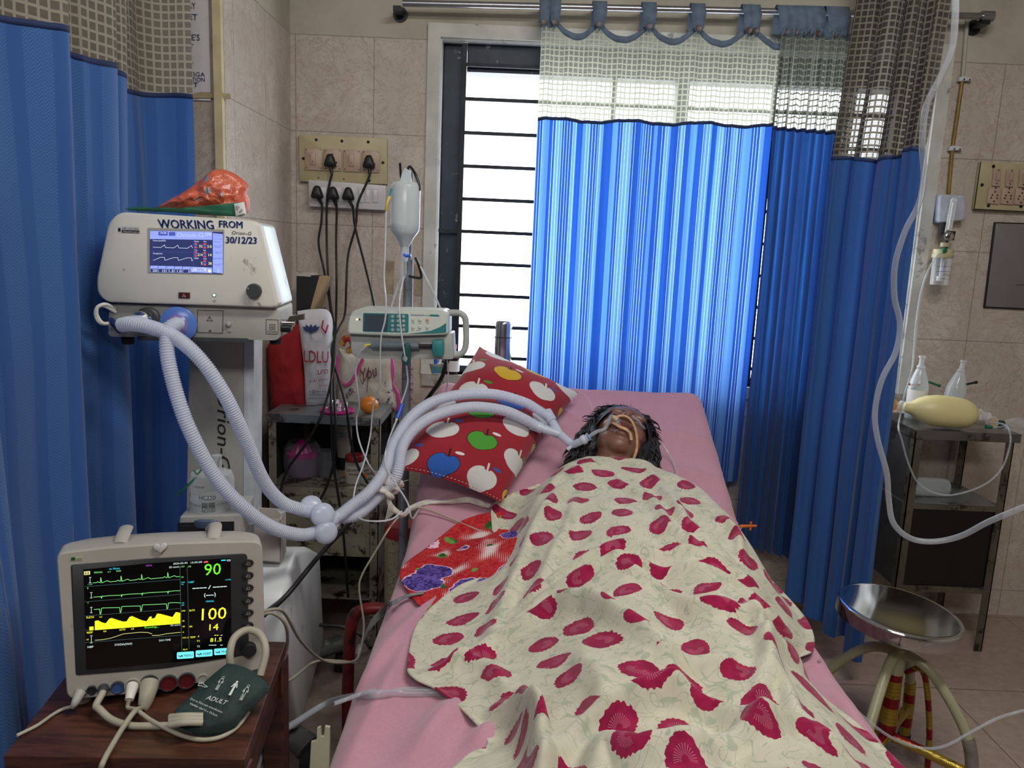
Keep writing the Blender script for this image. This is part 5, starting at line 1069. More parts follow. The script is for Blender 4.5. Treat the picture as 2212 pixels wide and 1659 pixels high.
MB().tube([MP.hit(*zm_(572, 1140), .028), MP.hit(*zm_(562, 1190), .03), zt(610, 1265, tz+.015), zt(700, 1330, tz+.013), zt(800, 1385, tz+.016), zt(920, 1440, tz+.005), zt(1050, 1468, tz+.005), zt(1180, 1450, tz+.005), zt(1290, 1385, tz+.006), zt(1370, 1280, tz+.01)], .0034, M_beige, n=10).build('cable', sp_, angle=60)
MB().tube([MP.hit(*zm_(585, 1098), .003), MP.hit(*zm_(578, 1118), .018), MP.hit(*zm_(570, 1145), .028)], (lambda t: .0095-.003*t), M_whitec, n=14).build('plug', sp_)
ec = thing('monitor_cable', 'beige cable with large grey plug hanging over the front edge of the wooden table', 'cable', zt(500, 1500))
MB().tube([MP.hit(*zm_(660, 1195), .03), zt(600, 1275, tz+.02), zt(520, 1385, tz+.015), zt(450, 1500, tz+.008), zt(400, 1590, tz+.006), W(*zm_(368, 1670), z=tz-.01), W(*zm_(350, 1780), z=tz-.12)], .0042, M_beige, n=10).build('cable', ec, angle=60)
MB().tube([MP.hit(*zm_(703, 1080), .003), MP.hit(*zm_(690, 1120), .02), MP.hit(*zm_(668, 1185), .028), MP.hit(*zm_(655, 1200), .03)], (lambda t: .0145-.0085*t**1.5), M_beige, n=16).build('plug', ec)
tc = thing('monitor_cable', 'thin beige temperature cable leaving the monitor to the left frame edge', 'cable', zt(150, 1250))
MB().tube([MP.hit(*zm_(195, 1215), .012), zt(110, 1262, tz+.006), zt(40, 1300, tz+.005), zt(-60, 1370, tz+.005), zt(-200, 1440, tz+.004)], .0028, M_beige, n=8).build('cable', tc, angle=60)
MB().tube([MP.hit(*zm_(235, 1135), .003), MP.hit(*zm_(205, 1185), .015), MP.hit(*zm_(185, 1222), .014)], (lambda t: .0085-.005*t), M_grey, n=14).build('plug', tc)
# cuff hose sticking up in a loop
b = MB(); b.tube([UP.hit(*zm_(1250, 985), .0), UP.hit(*zm_(1252, 930), .02), UP.hit(*zm_(1285, 850), .03), UP.hit(*zm_(1370, 795), .03), UP.hit(*zm_(1460, 830), .03), UP.hit(*zm_(1492, 920), .02), UP.hit(*zm_(1450, 1030), .0)], .0062, M_beige, n=12)
b.build('cuff_hose', cu_, angle=60, label='beige rubber hose'); b = MB()
for k in range(3): b.tube([UP.hit(*zm_(850, 1362+26*k), .02), UP.hit(*zm_(960, 1372+22*k), .028), UP.hit(*zm_(1070, 1358+22*k), .022)], .0052, M_beige, n=10)
b.build('hose_bundle', cu_, angle=60)
# leads from the monitor right side to the bed
cord('electrode_cable', [(560, 1322, 1.42), (600, 1316, 1.45), (620, 1332, 1.5), (650, 1385, 1.6), (695, 1425, 1.75), (740, 1432, 1.85), (770, 1425, 1.93), (778, 1400, 1.97), (790, 1370, 2.0)], .0035, M_beige, 'beige electrode cable running from behind the monitor to the bed edge', 'cable')
cord('electrode_cable', [(560, 1330, 1.42), (590, 1325, 1.43), (617, 1350, 1.45), (620, 1400, 1.5), (603, 1465, 1.5), (625, 1470, 1.6), (680, 1430, 1.75), (730, 1428, 1.85), (768, 1432, 1.92)], .0035, M_beige, 'beige electrode cable dipping to a low sharp bend beside the wooden table', 'cable')
b = MB()
for k in range(5): b.tube([W(778+2*k, 1392-2*k, Y=1.98), W(800, 1345+3*k, Y=1.98), W(830+2*k, 1308+3*k, Y=1.97), hitm(842, 1302+2*k, .03), hitm(858, 1294+2*k, .026), hitm(880, 1285+k, .018), hitm(915, 1278+k, .016)], .0016, M_gcord, n=6)
b.tube([W(772, 1412, Y=1.97), W(779, 1392, Y=1.98)], .007, M_gcord, n=12, smooth=False); b.build('lead_wires', angle=60, label='bundle of thin grey electrode leads going over the bed edge under the red cloth', cat='wires')
cord('oximeter_cable', [(778, 1412, 1.965), (786, 1350, 1.98), (776, 1275, 1.97), (783, 1240, 1.97), (815, 1185, 1.98), (842, 1140, 2.0), hitm(868, 1112, .03), hitm(905, 1096, .03), hitm(960, 1114, .012), hitm(1010, 1136, .01), hitm(1045, 1150, .02)], .0028, M_beige, 'thin beige cable rising from the bed rail over the pink sheet beside the white gauze', 'cable')
cord('air_hose', [(548, 1700, 1.3), (556, 1650, 1.32), (575, 1605, 1.36), (640, 1560, 1.5), (715, 1515, 1.62), hitm(790, 1502, .012), hitm(860, 1497, .008), hitm(940, 1497, .008), hitm(1020, 1500, .008)], .0072, M_clear, 'clear double hose running from the lower left over the pink sheet under the blanket', 'hose', n=12)
cord('air_hose', [hitm(722, 1520, .006), hitm(800, 1494, .008), hitm(870, 1488, .006), hitm(940, 1490, .006), hitm(1020, 1494, .006)], .004, M_clear, 'thin clear hose beside the double hose on the pink sheet', 'hose', n=10)
cord('power_cable', [(968, 775, 2.26), (952, 820, 2.32), (915, 872, 2.42), (885, 915, 2.42), (868, 980, 2.3), (845, 1040, 2.2), (760, 1125, 2.05), (690, 1200, 1.9), (620, 1285, 1.75), (570, 1328, 1.5)], .0065, M_bcord, 'thick black power cable hanging from the syringe pump down to the monitor', 'cable')
cord('power_cable', [(690, 1350, 2.2), (740, 1354, 2.2), (780, 1372, 2.2), (800, 1400, 2.15)], .006, M_bcord, 'short black cable near the floor behind the white cart base', 'cable')
# ================= BREATHING CIRCUIT =================
def hose(pts, name, parent, r=.0162, pitch=.0056, m=None):
    q = [W(p[0], p[1], Y=p[2]) if not isinstance(p, Vector) else p for p in pts]; P = catmull(q, 14)
    L = [0.0]
    for a, c in zip(P[:-1], P[1:]): L.append(L[-1]+(c-a).length)
    N = int(L[-1]/(pitch/4)); pp = []; k = 0
    for i in range(N+1):
        s_ = L[-1]*i/N
        while k < len(L)-2 and L[k+1] < s_: k += 1
        t = (s_-L[k])/max(1e-9, L[k+1]-L[k]); pp.append(P[k].lerp(P[k+1], t))
    prof = (1.0, .93, .84, .93)
    b = MB(); T_ = [(pp[min(i+1, N)]-pp[max(i-1, 0)]).normalized() for i in range(N+1)]; a = T_[0].cross(Vector((0, 0, 1)) if abs(T_[0].z) < .9 else Vector((0, 1, 0))).normalized(); rings = []
    for i in range(N+1):
        a = (a-T_[i]*a.dot(T_[i])).normalized(); c = T_[i].cross(a); q_ = r*prof[i % 4]; rings.append([pp[i]+a*(q_*math.cos(2*PI*j/14))+c*(q_*math.sin(2*PI*j/14)) for j in range(14)])
    b.loft(rings, m or M_tubew); return b.build(name, parent, angle=180)
circ = thing('breathing_circuit', 'pair of white corrugated breathing hoses running from the ventilator across the pillow to the patient', 'breathing tubes', W(700, 1130, Y=1.85))
# limb A leaves the steel port, limb B leaves the blue filter
hA1 = [(262, 702, 1.66), (285, 700, 1.65), (330, 708, 1.64), (385, 733, 1.63), (440, 785, 1.63), (490, 862, 1.65), (530, 950, 1.69), (570, 1040, 1.75), (610, 1085, 1.80), (655, 1102, 1.84)]
hA2 = [(705, 1114, 1.88), (740, 1118, 1.90), (775, 1110, 1.92), (815, 1075, 1.97), (850, 1040, 1.99), (862, 1010, 2.0), (872, 958, 2.04), (905, 918, 2.10), (955, 892, 2.17), (1020, 879, 2.23), (1085, 886, 2.27), (1130, 904, 2.30), (1162, 922, 2.32)]
hB1 = [(386, 698, 1.66), (365, 712, 1.64), (361, 760, 1.62), (378, 840, 1.61), (410, 930, 1.61), (465, 1030, 1.64), (530, 1100, 1.68), (590, 1140, 1.74), (650, 1155, 1.80), (690, 1148, 1.84)]
hB2 = [(728, 1118, 1.87), (760, 1092, 1.90), (800, 1060, 1.93), (832, 1015, 1.99), (850, 960, 2.06), (885, 905, 2.13), (935, 868, 2.22), (1000, 852, 2.29), (1070, 852, 2.34), (1130, 868, 2.36), (1160, 884, 2.36), (1188, 903, 2.35)]
hB2 = [(q[0]+0, q[1], q[2]) for q in hB2]
hose(hA1, 'corrugated_hose', circ); hose(hB1, 'corrugated_hose', circ); hose(hA2, 'corrugated_hose', circ); hose(hB2, 'corrugated_hose', circ)
def wp(p): return W(p[0], p[1], Y=p[2])
def trap(e0, e1, discs, nm):
    b = MB(); b.tube([wp(e0), wp(e1)], .0155, M_conn, n=18, smooth=False); t = b.build(nm, circ)
    for (x, y, Y, r_, dr_) in discs:
        c = W(x, y, Y=Y); ax = (C0-c).normalized()+Vector(dr_); ax.normalize()
        MB().lathe([(r_*.2, .016), (r_*.55, .015), (r_*.9, .010), (r_, .004), (r_, -.006), (r_*.86, -.012), (r_*.4, -.014)], c, M_conn, ax, 28).build('trap_cup', t)
trap((650, 1101, 1.835), (712, 1116, 1.885), ((672, 1094, 1.87, .028, (0, 0, .3)), (697, 1112, 1.84, .030, (.2, 0, 0))), 'water_trap')
trap((685, 1150, 1.835), (732, 1114, 1.875), ((712, 1128, 1.87, .026, (0, 0, .2)), (704, 1150, 1.83, .029, (.3, 0, -.2))), 'water_trap')
b = MB(); b.lathe([(.036, 0), (.041, .004), (.041, .010), (.034, .015), (.02, .018), (.013, .020)], VP.hit(388, 700, -.002)+VP.n*.004, pm('blue_filter_plastic', '#5f86d6', .25, 0, .05, alpha=.85), VP.n, 36, cap=(True, True)); b.lathe([(.024, .0205), (.02, .024), (.013, .03)], VP.hit(388, 700), pm('violet_filter_core', '#8a7cc0', .3, alpha=.9), VP.n, 30); b.build('bacterial_filter', circ, label='blue disc filter')
b = MB(); b.tube([VP.hit(330, 690, .04), VP.hit(300, 690, .06), wp(hA1[0])], .0135, M_conn, n=16); b.build('elbow', circ); MB().tube([VP.hit(388, 700, .02), VP.hit(386, 700, .05), wp(hB1[0])], .0125, M_conn, n=16).build('elbow', circ)
# Y piece, elbow, tracheal tube
y0a, y0b = wp(hA2[-1]), wp(hB2[-1]); yc = W(1208, 938, Y=2.31); ye = W(1234, 959, Y=2.275)
b = MB()
for e in (y0a, y0b):
    d = (yc-e).normalized(); b.tube([e-d*.025, e+d*.015], .0172, M_conn, n=20, smooth=False); b.tube([e+d*.012, e+d*.025, yc], .0135, M_conn, n=16, smooth=False)
b.tube([y0a.lerp(yc, .75), yc, ye], .0125, M_conn, n=16); b.build('y_connector', circ)
el = W(1238, 960, Y=2.27); e2 = W(1257, 952, Y=2.255); e3 = W(1271, 944, Y=2.25)
b = MB(); b.tube([ye-(ye-yc)*.1, el, e2, e3], .0115, M_conn, n=16); b.tube([el+Vector((-.006, -.01, -.004)), el+Vector((-.018, -.012, -.014))], .006, M_conn, n=12, smooth=False); b.lathe([(.013, 0), (.0145, .002), (.0145, .012), (.013, .014)], e2, M_conn, e3-e2, 20); b.build('swivel_elbow', circ)
m0 = hp(-.022, -.056, .088)
et = MB(); e4 = W(1275, 941, Y=2.25); et.lathe([(.0135, 0), (.0135, .004)], e3, pm('pale_blue_flange', '#8fb2d6', .3, alpha=.85), e4-e3, 20); et.tube([e3, W(1290, 932, Y=2.255), W(1308, 925, Y=2.28), hp(-.040, -.050, .095), m0, hp(-.006, -.057, .074)], .0052, M_clear, n=14); eo = et.build('tracheal_tube', circ, label='clear tracheal tube')
M_stk = pm('adhesive_fabric_tape', '#c39a78', .7, 0, .12, 60, bump=.3)
def strip(pts, wd, name, parent, m):
    """fabric tape lying on the face; pts in head coordinates"""
    b = MB(); q = [hp(*p) for p in catmull([Vector(p) for p in pts], 6)]; rings = []
    for i, p in enumerate(q):
        d = (q[min(i+1, len(q)-1)]-q[max(i-1, 0)]).normalized(); out_ = (p-hp(0, -.02, -.02)).normalized(); k = d.cross(out_).normalized()*(wd/2); rings.append([p-k+out_*.0012, p+k+out_*.0012, p+k-out_*.0022, p-k-out_*.0022])
    b.loft(rings, m); return b.build(name, parent, angle=50)
strip([(-.052, -.046, .055), (-.040, -.050, .074), (-.026, -.052, .088)], .018, 'adhesive_strip', circ, pm('clear_film_tape', '#b08a72', .3, alpha=.6))
strip([(-.034, -.046, .086), (-.018, -.036, .096), (.002, -.034, .098), (.022, -.040, .086), (.040, -.055, .062), (.050, -.075, .035), (.050, -.098, .008)], .008, 'adhesive_strip', circ, M_stk)
strip([(-.030, -.064, .086), (-.012, -.076, .088), (.008, -.077, .086), (.022, -.078, .078), (.030, -.088, .066)], .008, 'adhesive_strip', circ, M_stk)
MB().tube([hp(-.034, -.052, .096), m0+e_z*.004], .0078, pm('yellowed_tape_roll', '#c0a982', .6), n=14, smooth=False).build('tape_wrap', circ)
cord('feeding_tube', [hp(.012, -.020, .097), hp(.030, -.018, .088), hp(.052, -.010, .066), W(1400, 930, Y=2.44), W(1432, 962, Y=2.42), hitm(1457, 1005, .014), hitm(1468, 1060, .008), hitm(1483, 1110, .012)], .0033, M_clear, 'clear feeding tube curving over the pink sheet right of the patient', 'tube', n=10)
# gauze tie holding the hoses to the bed
M_gauze = pm('white_gauze', '#ddd9cf', .95, 0, .1, 30, bump=.9, bs=90)
gz = thing('gauze_tie', 'twisted white gauze strip tying the breathing hoses to the left of the bed', 'bandage', W(850, 1080, Y=2.03))
gc = W(836, 1046, Y=2.0); gd = (wp((862, 1015, 2.04))-wp((815, 1075, 1.97))).normalized(); g1 = gd.cross((C0-gc).normalized()).normalized(); g2 = gd.cross(g1)
b = MB()
for k in range(7):
    o__ = gc+gd*(-.03+.01*k+random.uniform(-.003, .003)); ph = random.uniform(0, 6); b.tube([o__+g1*(.031+.003*math.sin(3*a+ph))*math.cos(a)+g2*.024*math.sin(a)+gd*(.012*math.sin(a+ph)) for a in [i*2*PI/14 for i in range(15)]], .006, M_gauze, n=8, res=3)
for k in range(26):
    a = random.uniform(0, 2*PI); s_ = gc+gd*random.uniform(-.02, .03)+g1*.03*math.cos(a)+g2*.025*math.sin(a); b.tube([s_, s_+(s_-gc).normalized()*random.uniform(.008, .022)+gd*random.uniform(-.01, .012)], .0006, M_gauze, n=4, smooth=False)
b.build('knot', gz, angle=60); b = MB()
for k in range(6):
    j = [Vector((random.uniform(-.003, .003), random.uniform(-.004, .004), random.uniform(-.003, .003))) for _ in range(9)]; sw = .005*math.cos(k*1.05)
    P_ = [W(836, 1058, Y=1.985), W(842, 1090, Y=1.985), W(868, 1112, Y=2.0), hitm(885, 1098, .012), hitm(920, 1086, .012), hitm(970, 1086, .012), hitm(1010, 1080, .014), hitm(1035, 1086, .014), hitm(1058, 1092, .014)]
    b.tube([p+jj+Vector((0, sw*math.sin(i*1.3+k), sw*math.cos(i*1.3+k))) for i, (p, jj) in enumerate(zip(P_, j))], .0046, M_gauze, n=7)
for k in range(5): b.tube([W(842, 1075, Y=1.98), W(838+3*k, 1100, Y=1.975), W(832+4*k, 1128-4*k, Y=1.975)], .0011, M_gauze, n=5)
b.build('tail', gz, angle=60)
# ================= IV POLE, BOTTLE, PUMP =================
ip = W(880, 700, Y=2.34); pole = thing('iv_pole', 'grey steel drip stand with worn paint standing at the left of the bed head', 'drip stand', (ip.x, 2.34, 0))
M_pole = pm('worn_grey_pole', '#8a9299', .4, .5, .12, 18, dirt='#5d5f62', dirtamt=.36, ds=24); ptop = W(872, 372, Y=2.34).z
b = MB(); b.cyl((ip.x, 2.34, .03), (ip.x, 2.34, W(880, 560, Y=2.34).z), .0145, M_pole); b.build('lower_tube', pole); b = MB(); b.cyl((ip.x, 2.34, 1.3), (ip.x, 2.34, ptop), .009, M_pole); b.build('upper_tube', pole)
for k in range(4):
    a = PI/4+k*PI/2; MB().tube([(ip.x, 2.34, .10), (ip.x+.09*math.cos(a), 2.34+.09*math.sin(a), .07), (ip.x+.17*math.cos(a), 2.34+.17*math.sin(a), .02)], .012, M_pole).build('foot', pole)
def hook(pts, r_=.0035): return MB().tube([W(*p[:2], Y=p[2]) for p in pts], r_, M_dkmetal, n=8).build('hook', pole)
hook([(875, 372, 2.33), (868, 385, 2.30), (866, 378, 2.28), (864, 352, 2.27)]); hook([(878, 372, 2.33), (885, 360, 2.30), (895, 372, 2.27), (904, 395, 2.26), (906, 412, 2.26)], .004); hook([(884, 596, 2.33), (900, 600, 2.29), (910, 598, 2.27), (905, 575, 2.26), (897, 556, 2.26)], .004)
b = MB(); 
for i, c in enumerate('TCTF4 K3'): b.text(Plane((ip.x, 2.325, 1), (1, 0, 0), (0, 0, 1)), c if c != ' ' else '-', (884, 792+i*16), (884, 802+i*16), 8, pm('red_paint_letters', '#7c2a35', .5) if i == 0 else b.mats[0], .0002)
b.build('painted_lettering', pole, smooth=False, label='red painted letters')
bt = W(874, 545, Y=2.27); btz = W(874, 392, Y=2.27).z; k = (btz-bt.z); R_ = .0425
bot = thing('saline_bottle', 'hanging clear saline bottle one third full on the drip stand hook', 'bottle', bt)
pr_ = [(.012, 0), (.012, .03), (.017, .036), (.033, .05), (.041, .062), (R_, .08), (R_, k*.93), (.037, k*.985), (.02, k)]
M_bot = pm('milky_bottle_plastic', '#d8e2e4', .2, 0, .03, 12, alpha=.62)
MB().lathe(pr_, bt, M_bot, n=36).build('bottle_body', bot, angle=60); MB().lathe([(.010, .012), (.031, .05), (.040, .062), (.0412, .08), (.0412, k*.36)], bt, pm('saline_liquid', '#c4d2d6', .05, 0, .02, alpha=.55), n=36).build('liquid', bot)
b = MB(); b.slab([bt+Vector((x, -.004, z)) for x, z in ((-.016, k-.002), (.018, k-.002), (.012, k+.03), (-.002, k+.038), (-.012, k+.02))], Vector((0, .006, 0)), M_bot); b.build('hanger_loop', bot)
b = MB(); b.lathe([(.013, 0), (.013, -.012), (.009, -.018), (.009, -.026)], bt, M_conn, n=18); b.build('cap', bot); M_blue = pm('bright_blue_plastic', '#1f5fd0', .35, 0, .05)
b = MB(); b.text(Plane(bt+Vector((0, -R_, 0)), (1, 0, 0), (0, 0, 1)), 'SALINE', (858, 458), (892, 459), 7, pm('pale_bottle_print', '#c2cdd0', .5), .0008) if False else None
ds = thing('drip_line', 'clear drip chamber with blue clip and tubing hanging below the saline bottle', 'drip line', bt-Vector((0, 0, .08)))
dc = W(871, 596, Y=2.25); b = MB(); b.lathe([(.004, -.008), (.0075, 0), (.0085, .01), (.0085, .045), (.010, .052), (.010, .058), (.004, .062)], dc, M_clr2, n=18); b.build('drip_chamber', ds)
b = MB(); c = W(874, 552, Y=2.245); b.tube([c+Vector((-.004, 0, .003)), c+Vector((.006, 0, -.001)), c+Vector((.018, 0, .001))], .0045, M_blue, n=10); b.build('clip', ds)
M_wtube = pm('white_clear_tube', '#d9dde3', .2, 0, .03, alpha=.7)
b = MB(); b.tube([W(*p[:2], Y=p[2]) for p in ((872, 598, 2.25), (864, 640, 2.20), (863, 670, 2.17), (866, 710, 2.17), (873, 760, 2.17), (879, 800, 2.2), (880, 830, 2.22), (868, 868, 2.22), (862, 885, 2.2))], .0024, M_wtube, n=8)
b.build('tubing', ds); b = MB(); b.tube([W(869, 873, Y=2.21), W(858, 903, Y=2.18)], .0055, M_blue, n=12, smooth=False); b.tube([W(858, 903, Y=2.18), W(856, 908, Y=2.18)], .004, M_lab, n=12, smooth=False); b.build('roller_clamp', ds, label='blue roller clamp')
MB().tube([W(*p[:2], Y=p[2]) for p in ((856, 908, 2.18), (840, 950, 2.1), (832, 985, 2.0), (836, 1010, 1.97), (855, 1045, 1.96), (880, 1085, 1.96), (890, 1120, 1.97))]+[hitm(905, 1100, .01)], .0024, M_wtube, n=8).build('tubing', ds)
cord('air_vent_line', [(846, 408, 2.23), (841, 425, 2.21)], .0035, pm('teal_needle', '#2a8aa0', .4), 'teal needle pushed into the left side of the saline bottle', 'needle')
vl = thing('infusion_line', 'clear infusion tube with yellow connector hanging down in front of the syringe pump', 'tube', W(833, 600, Y=2.2))
MB().tube([W(*p[:2], Y=p[2]) for p in ((841, 425, 2.21), (836, 440, 2.2), (834, 455, 2.2))], .0042, pm('yellow_sleeve', '#d3b84a', .4), n=10).build('yellow_sleeve', vl)
MB().tube([W(*p[:2], Y=p[2]) for p in ((834, 455, 2.2), (832, 540, 2.19), (830, 600, 2.18), (834, 650, 2.16), (832, 690, 2.16), (823, 730, 2.16), (821, 790, 2.18), (820, 830, 2.2), (806, 880, 2.24), (800, 940, 2.26), (786, 1000, 2.2), (768, 1050, 2.1), (764, 1090, 2.0), (775, 1118, 1.9), (805, 1126, 1.86), (845, 1122, 1.88), (868, 1105, 1.92))], .0024, M_wtube, n=8).build('tubing', vl)
cord('infusion_line', [(908, 575, 2.26), (925, 610, 2.26), (940, 640, 2.28), (952, 668, 2.3)], .003, M_wtube, 'white cord from the drip stand hook to the right end of the syringe pump', 'cord')
cord('infusion_line', [(866, 600, 2.26), (855, 630, 2.27), (845, 665, 2.28)], .003, M_wtube, 'white cord from the drip stand hook to the left of the syringe pump', 'cord')
cord('infusion_line', [(790, 748, 2.17), (775, 765, 2.18), (768, 800, 2.2), (772, 840, 2.22), (776, 880, 2.26), (770, 905, 2.28), (775, 950, 2.28), (795, 1000, 2.22), (815, 1028, 2.05)], .0026, M_wtube, 'clear tube leaving the syringe tip and hanging in front of the metal locker', 'tube')
cord('infusion_line', [(966, 778, 2.24), (968, 810, 2.28), (962, 850, 2.34), (946, 870, 2.36)], .0026, M_wtube, 'thin white tube dropping from the right of the syringe pump behind the breathing hoses', 'tube')
def zp(x, y): return (760+x/6.144, 640+y/6.144)
PP = yawplane((-.5, 2.215, 1.2), -1, 0); pump = thing('syringe_pump', 'pale grey and teal syringe pump clamped on the drip stand with a large side handle', 'syringe pump', PP.hit(*zp(700, 840), -.05))
M_pump = pm('pump_pale_plastic', '#c4cbc3', .4, 0, .03); M_pumpg = pm('pump_grey_plastic', '#a5a9a6', .45, 0, .04); M_teal = pm('teal_plastic', '#2f7f82', .4, 0, .06); M_dteal = pm('dark_teal_plastic', '#174f4e', .4, 0, .06)
def op(pts, r_=0, off=0.0): return outline(PP, [zp(*p) for p in pts], r_, off)
b = MB(); b.slab(op([(-35, 330), (15, 200), (130, 150), (1240, 180), (1290, 230), (1290, 500), (600, 525), (-40, 490)], [.02, .02, .02, .015, .015, .01, .01, .008], .02), backv(PP, .10), M_pump, .004); b.build('upper_body', pump)
b = MB(); b.slab(op([(-30, 480), (1335, 490), (1350, 840), (80, 828), (-10, 760)], [.004, .004, .008, .02, .02], .0), backv(PP, .08), M_pumpg, .003); b.build('lower_body', pump)
b = MB(); b.slab(op([(160, 200), (1210, 205), (1262, 245), (1262, 470), (600, 492), (-10, 470), (0, 250), (150, 245)], .004, .0206), backv(PP, .001), pm('pump_face', '#cfd6cc', .4, 0, .02))
b.slab(op([(170, 212), (768, 228), (768, 472), (165, 462)], .004, .0212), backv(PP, .001), M_teal)
b.quad([PP.hit(*zp(*p), .0216) for p in ((760, 486), (1000, 482), (1262, 468), (1262, 345), (1180, 400), (1060, 448), (900, 472))], M_teal); b.build('front_panel', pump, smooth=False)
b = MB(); b.quad([PP.hit(*zp(*p), .0222) for p in ((180, 448), (490, 456), (500, 236), (192, 228))], pm('pump_dark_screen', '#44505a', .15, 0, .04)); b.build('screen', pump, smooth=False)
for xs, ys, m_ in (((558, 632, 702), (260, 320, 380, 436), M_pumpg), ((830, 922, 1018), (303, 400), M_pump)):
    for yi, y in enumerate(ys):
        for x in xs:
            if x == 632 and y in (380, 436) and False: continue
            MB().lathe([(.0048, 0), (.0048, .0012), (.003, .0018), (0, .0018)], PP.hit(*zp(x, y), .0218), m_ if not (x == 1018 and yi == 0) else pm('pale_orange_key', '#d3a98a', .4), PP.n, 16).build('key', pump)
b = MB(); b.text(PP, 'bossimed', zp(805, 248), zp(965, 252), 4, M_ink2, .0218); b.text(PP, 'SN-PRO', zp(975, 252), zp(1045, 254), 2.5, M_teal, .0218); b.quad([PP.hit(*zp(*p), .0218) for p in ((1045, 254), (1180, 258), (1160, 236), (1045, 234))], M_teal)
for t, x, y in (('PURGE', 805, 355), ('START', 900, 355), ('STOP', 1000, 355), ('BOLUS', 802, 448), ('PARAMETER', 870, 450), ('TOTAL', 990, 450)): b.text(PP, t, zp(x, y), zp(x+44, y), 1.6, M_blk, .0218)
b.disc(PP.hit(*zp(92, 298), .0218), .0028, PP.n, glow('amber_led', '#ffd79a', 1.5), 12); b.disc(PP.hit(*zp(125, 298), .0218), .0028, PP.n, M_dgrey, 12); b.build('panel_lettering', pump, smooth=False)
b = MB(); q = [PP.hit(*zp(*p), -.03) for p in ((1240, 232), (1340, 230), (1430, 240), (1490, 300), (1503, 420), (1503, 640), (1470, 750), (1390, 795), (1280, 800))]; b.tube(q, .0095, M_pumpg, n=14); b.build('handle', pump)
M_syr = pm('syringe_barrel', '#7c8a92', .15, 0, .05, alpha=.7); sy = thing('syringe', 'large clear syringe lying in the cradle of the syringe pump', 'syringe', PP.hit(*zp(640, 720), .02))
def sp3(x, y, o_=.012): return PP.hit(*zp(x, y), o_)
b = MB(); b.cyl(sp3(275, 640), sp3(900, 652), .0115, M_syr, n=24); b.build('barrel', sy); b = MB(); b.cyl(sp3(385, 642), sp3(900, 652), .0098, pm('syringe_dark_fluid', '#3c474e', .2, 0, .08), n=20); b.cyl(sp3(900, 652), sp3(1080, 655), .006, M_blk, n=12); b.build('plunger', sy)
b = MB(); b.cyl(sp3(275, 640), sp3(255, 640), .004, M_clr2, n=12); b.tube([sp3(262, 638), sp3(210, 640, .016), sp3(182, 652, .016)], .0036, pm('yellow_luer', '#d8c148', .4), n=10); b.build('tip', sy)
b = MB(); b.slab(op([(715, 615), (760, 602), (798, 625), (800, 800), (770, 890), (720, 895), (690, 870), (675, 800), (702, 740)], .005, .03), backv(PP, .012), M_dteal, .002); b.disc(PP.hit(*zp(728, 808), .031), .0075, PP.n, M_pumpg, 16); b.build('barrel_clamp', pump)
b = MB(); b.slab(op([(1080, 575), (1215, 565), (1232, 600), (1230, 735), (1220, 790), (1110, 785), (1080, 720)], .004, .032), backv(PP, .032), M_teal, .003); b.build('plunger_driver', pump)
b = MB(); b.box((ip.x-.03, PP.o.y+.075, PP.hit(*zp(700, 600)).z-.03), (ip.x+.03, 2.36, PP.hit(*zp(700, 600)).z+.03), M_dgrey); b.build('pole_clamp', pump, bevel=.003)
# ================= WALL BOARDS, PLUGS, CABLES =================
WL = Plane((0, 3.199, 1.5), (1, 0, 0), (0, 0, 1))
def zw(x, y): return (600+x/3.456, 240+y/3.456)
def ow(pts, r_=0, off=0.0, zf=zw): return outline(WL, [zf(*p) for p in pts], r_, off)
M_bake = pm('yellowed_board', '#b8ad87', .45, 0, .06, 10, dirt='#8c8365', dirtamt=.3, ds=12); M_sw = pm('pinkish_switch', '#b59d8b', .4, 0, .04); M_whp = pm('white_switch_plastic', '#c9c9cb', .35, 0, .03); M_hole = pm('black_hole', '#08080a', .7)
def screws(b, P, zf, pts, r_, off):
    for x, y in pts: b.disc(P.hit(*zf(x, y), off), r_, P.n, M_hole, 10)
sb = thing('switch_board', 'yellowed wall board with two switches and two round sockets beside the window', 'switch board', WL.hit(745, 397))
b = MB(); b.slab(ow([(168, 182), (822, 208), (822, 550), (174, 528)], .002, .022), WL.n*-.022, M_bake, .002); screws(b, WL, zw, ((298, 220), (488, 230), (683, 237), (202, 359), (792, 390), (690, 524)), .006, .0226); screws(b, WL, zw, ((314, 502), (502, 512)), .003, .0226); b.build('board', sb)
for x0, sock in ((216, 0), (358, 1), (500, 0), (642, 1)):
    k = (x0-216)*.04; bb = MB(); bb.slab(ow([(x0, 282+k), (x0+130, 288+k), (x0+130, 450+k), (x0, 444+k)], .004, .029), WL.n*-.007, M_sw, .002); screws(bb, WL, zw, [(x0+12, 295+k), (x0+116, 298+k), (x0+12, 428+k), (x0+116, 432+k)], .0022, .0296)
    if sock: screws(bb, WL, zw, [(x0+62, 325+k), (x0+90, 385+k), (x0+36, 385+k)], .004, .0296)
    so = bb.build('socket' if sock else 'switch', sb)
    if not sock: bb = MB(); bb.slab(ow([(x0+42, 315+k), (x0+80, 317+k), (x0+80, 408+k), (x0+42, 405+k)], .002, .034), WL.n*-.006, M_sw, .002); bb.text(WL, '0', zw(x0+56, 390+k), zw(x0+66, 390+k), 3.4, M_hole, .0346); bb.build('rocker', so)
sb2 = thing('extension_board', 'white multi-socket board with three black plugs below the yellowed switch board', 'socket board', WL.hit(755, 455))
b = MB(); b.slab(ow([(246, 518), (822, 560), (818, 745), (250, 715)], .006, .04), WL.n*-.04, M_whp, .005); b.build('housing', sb2)
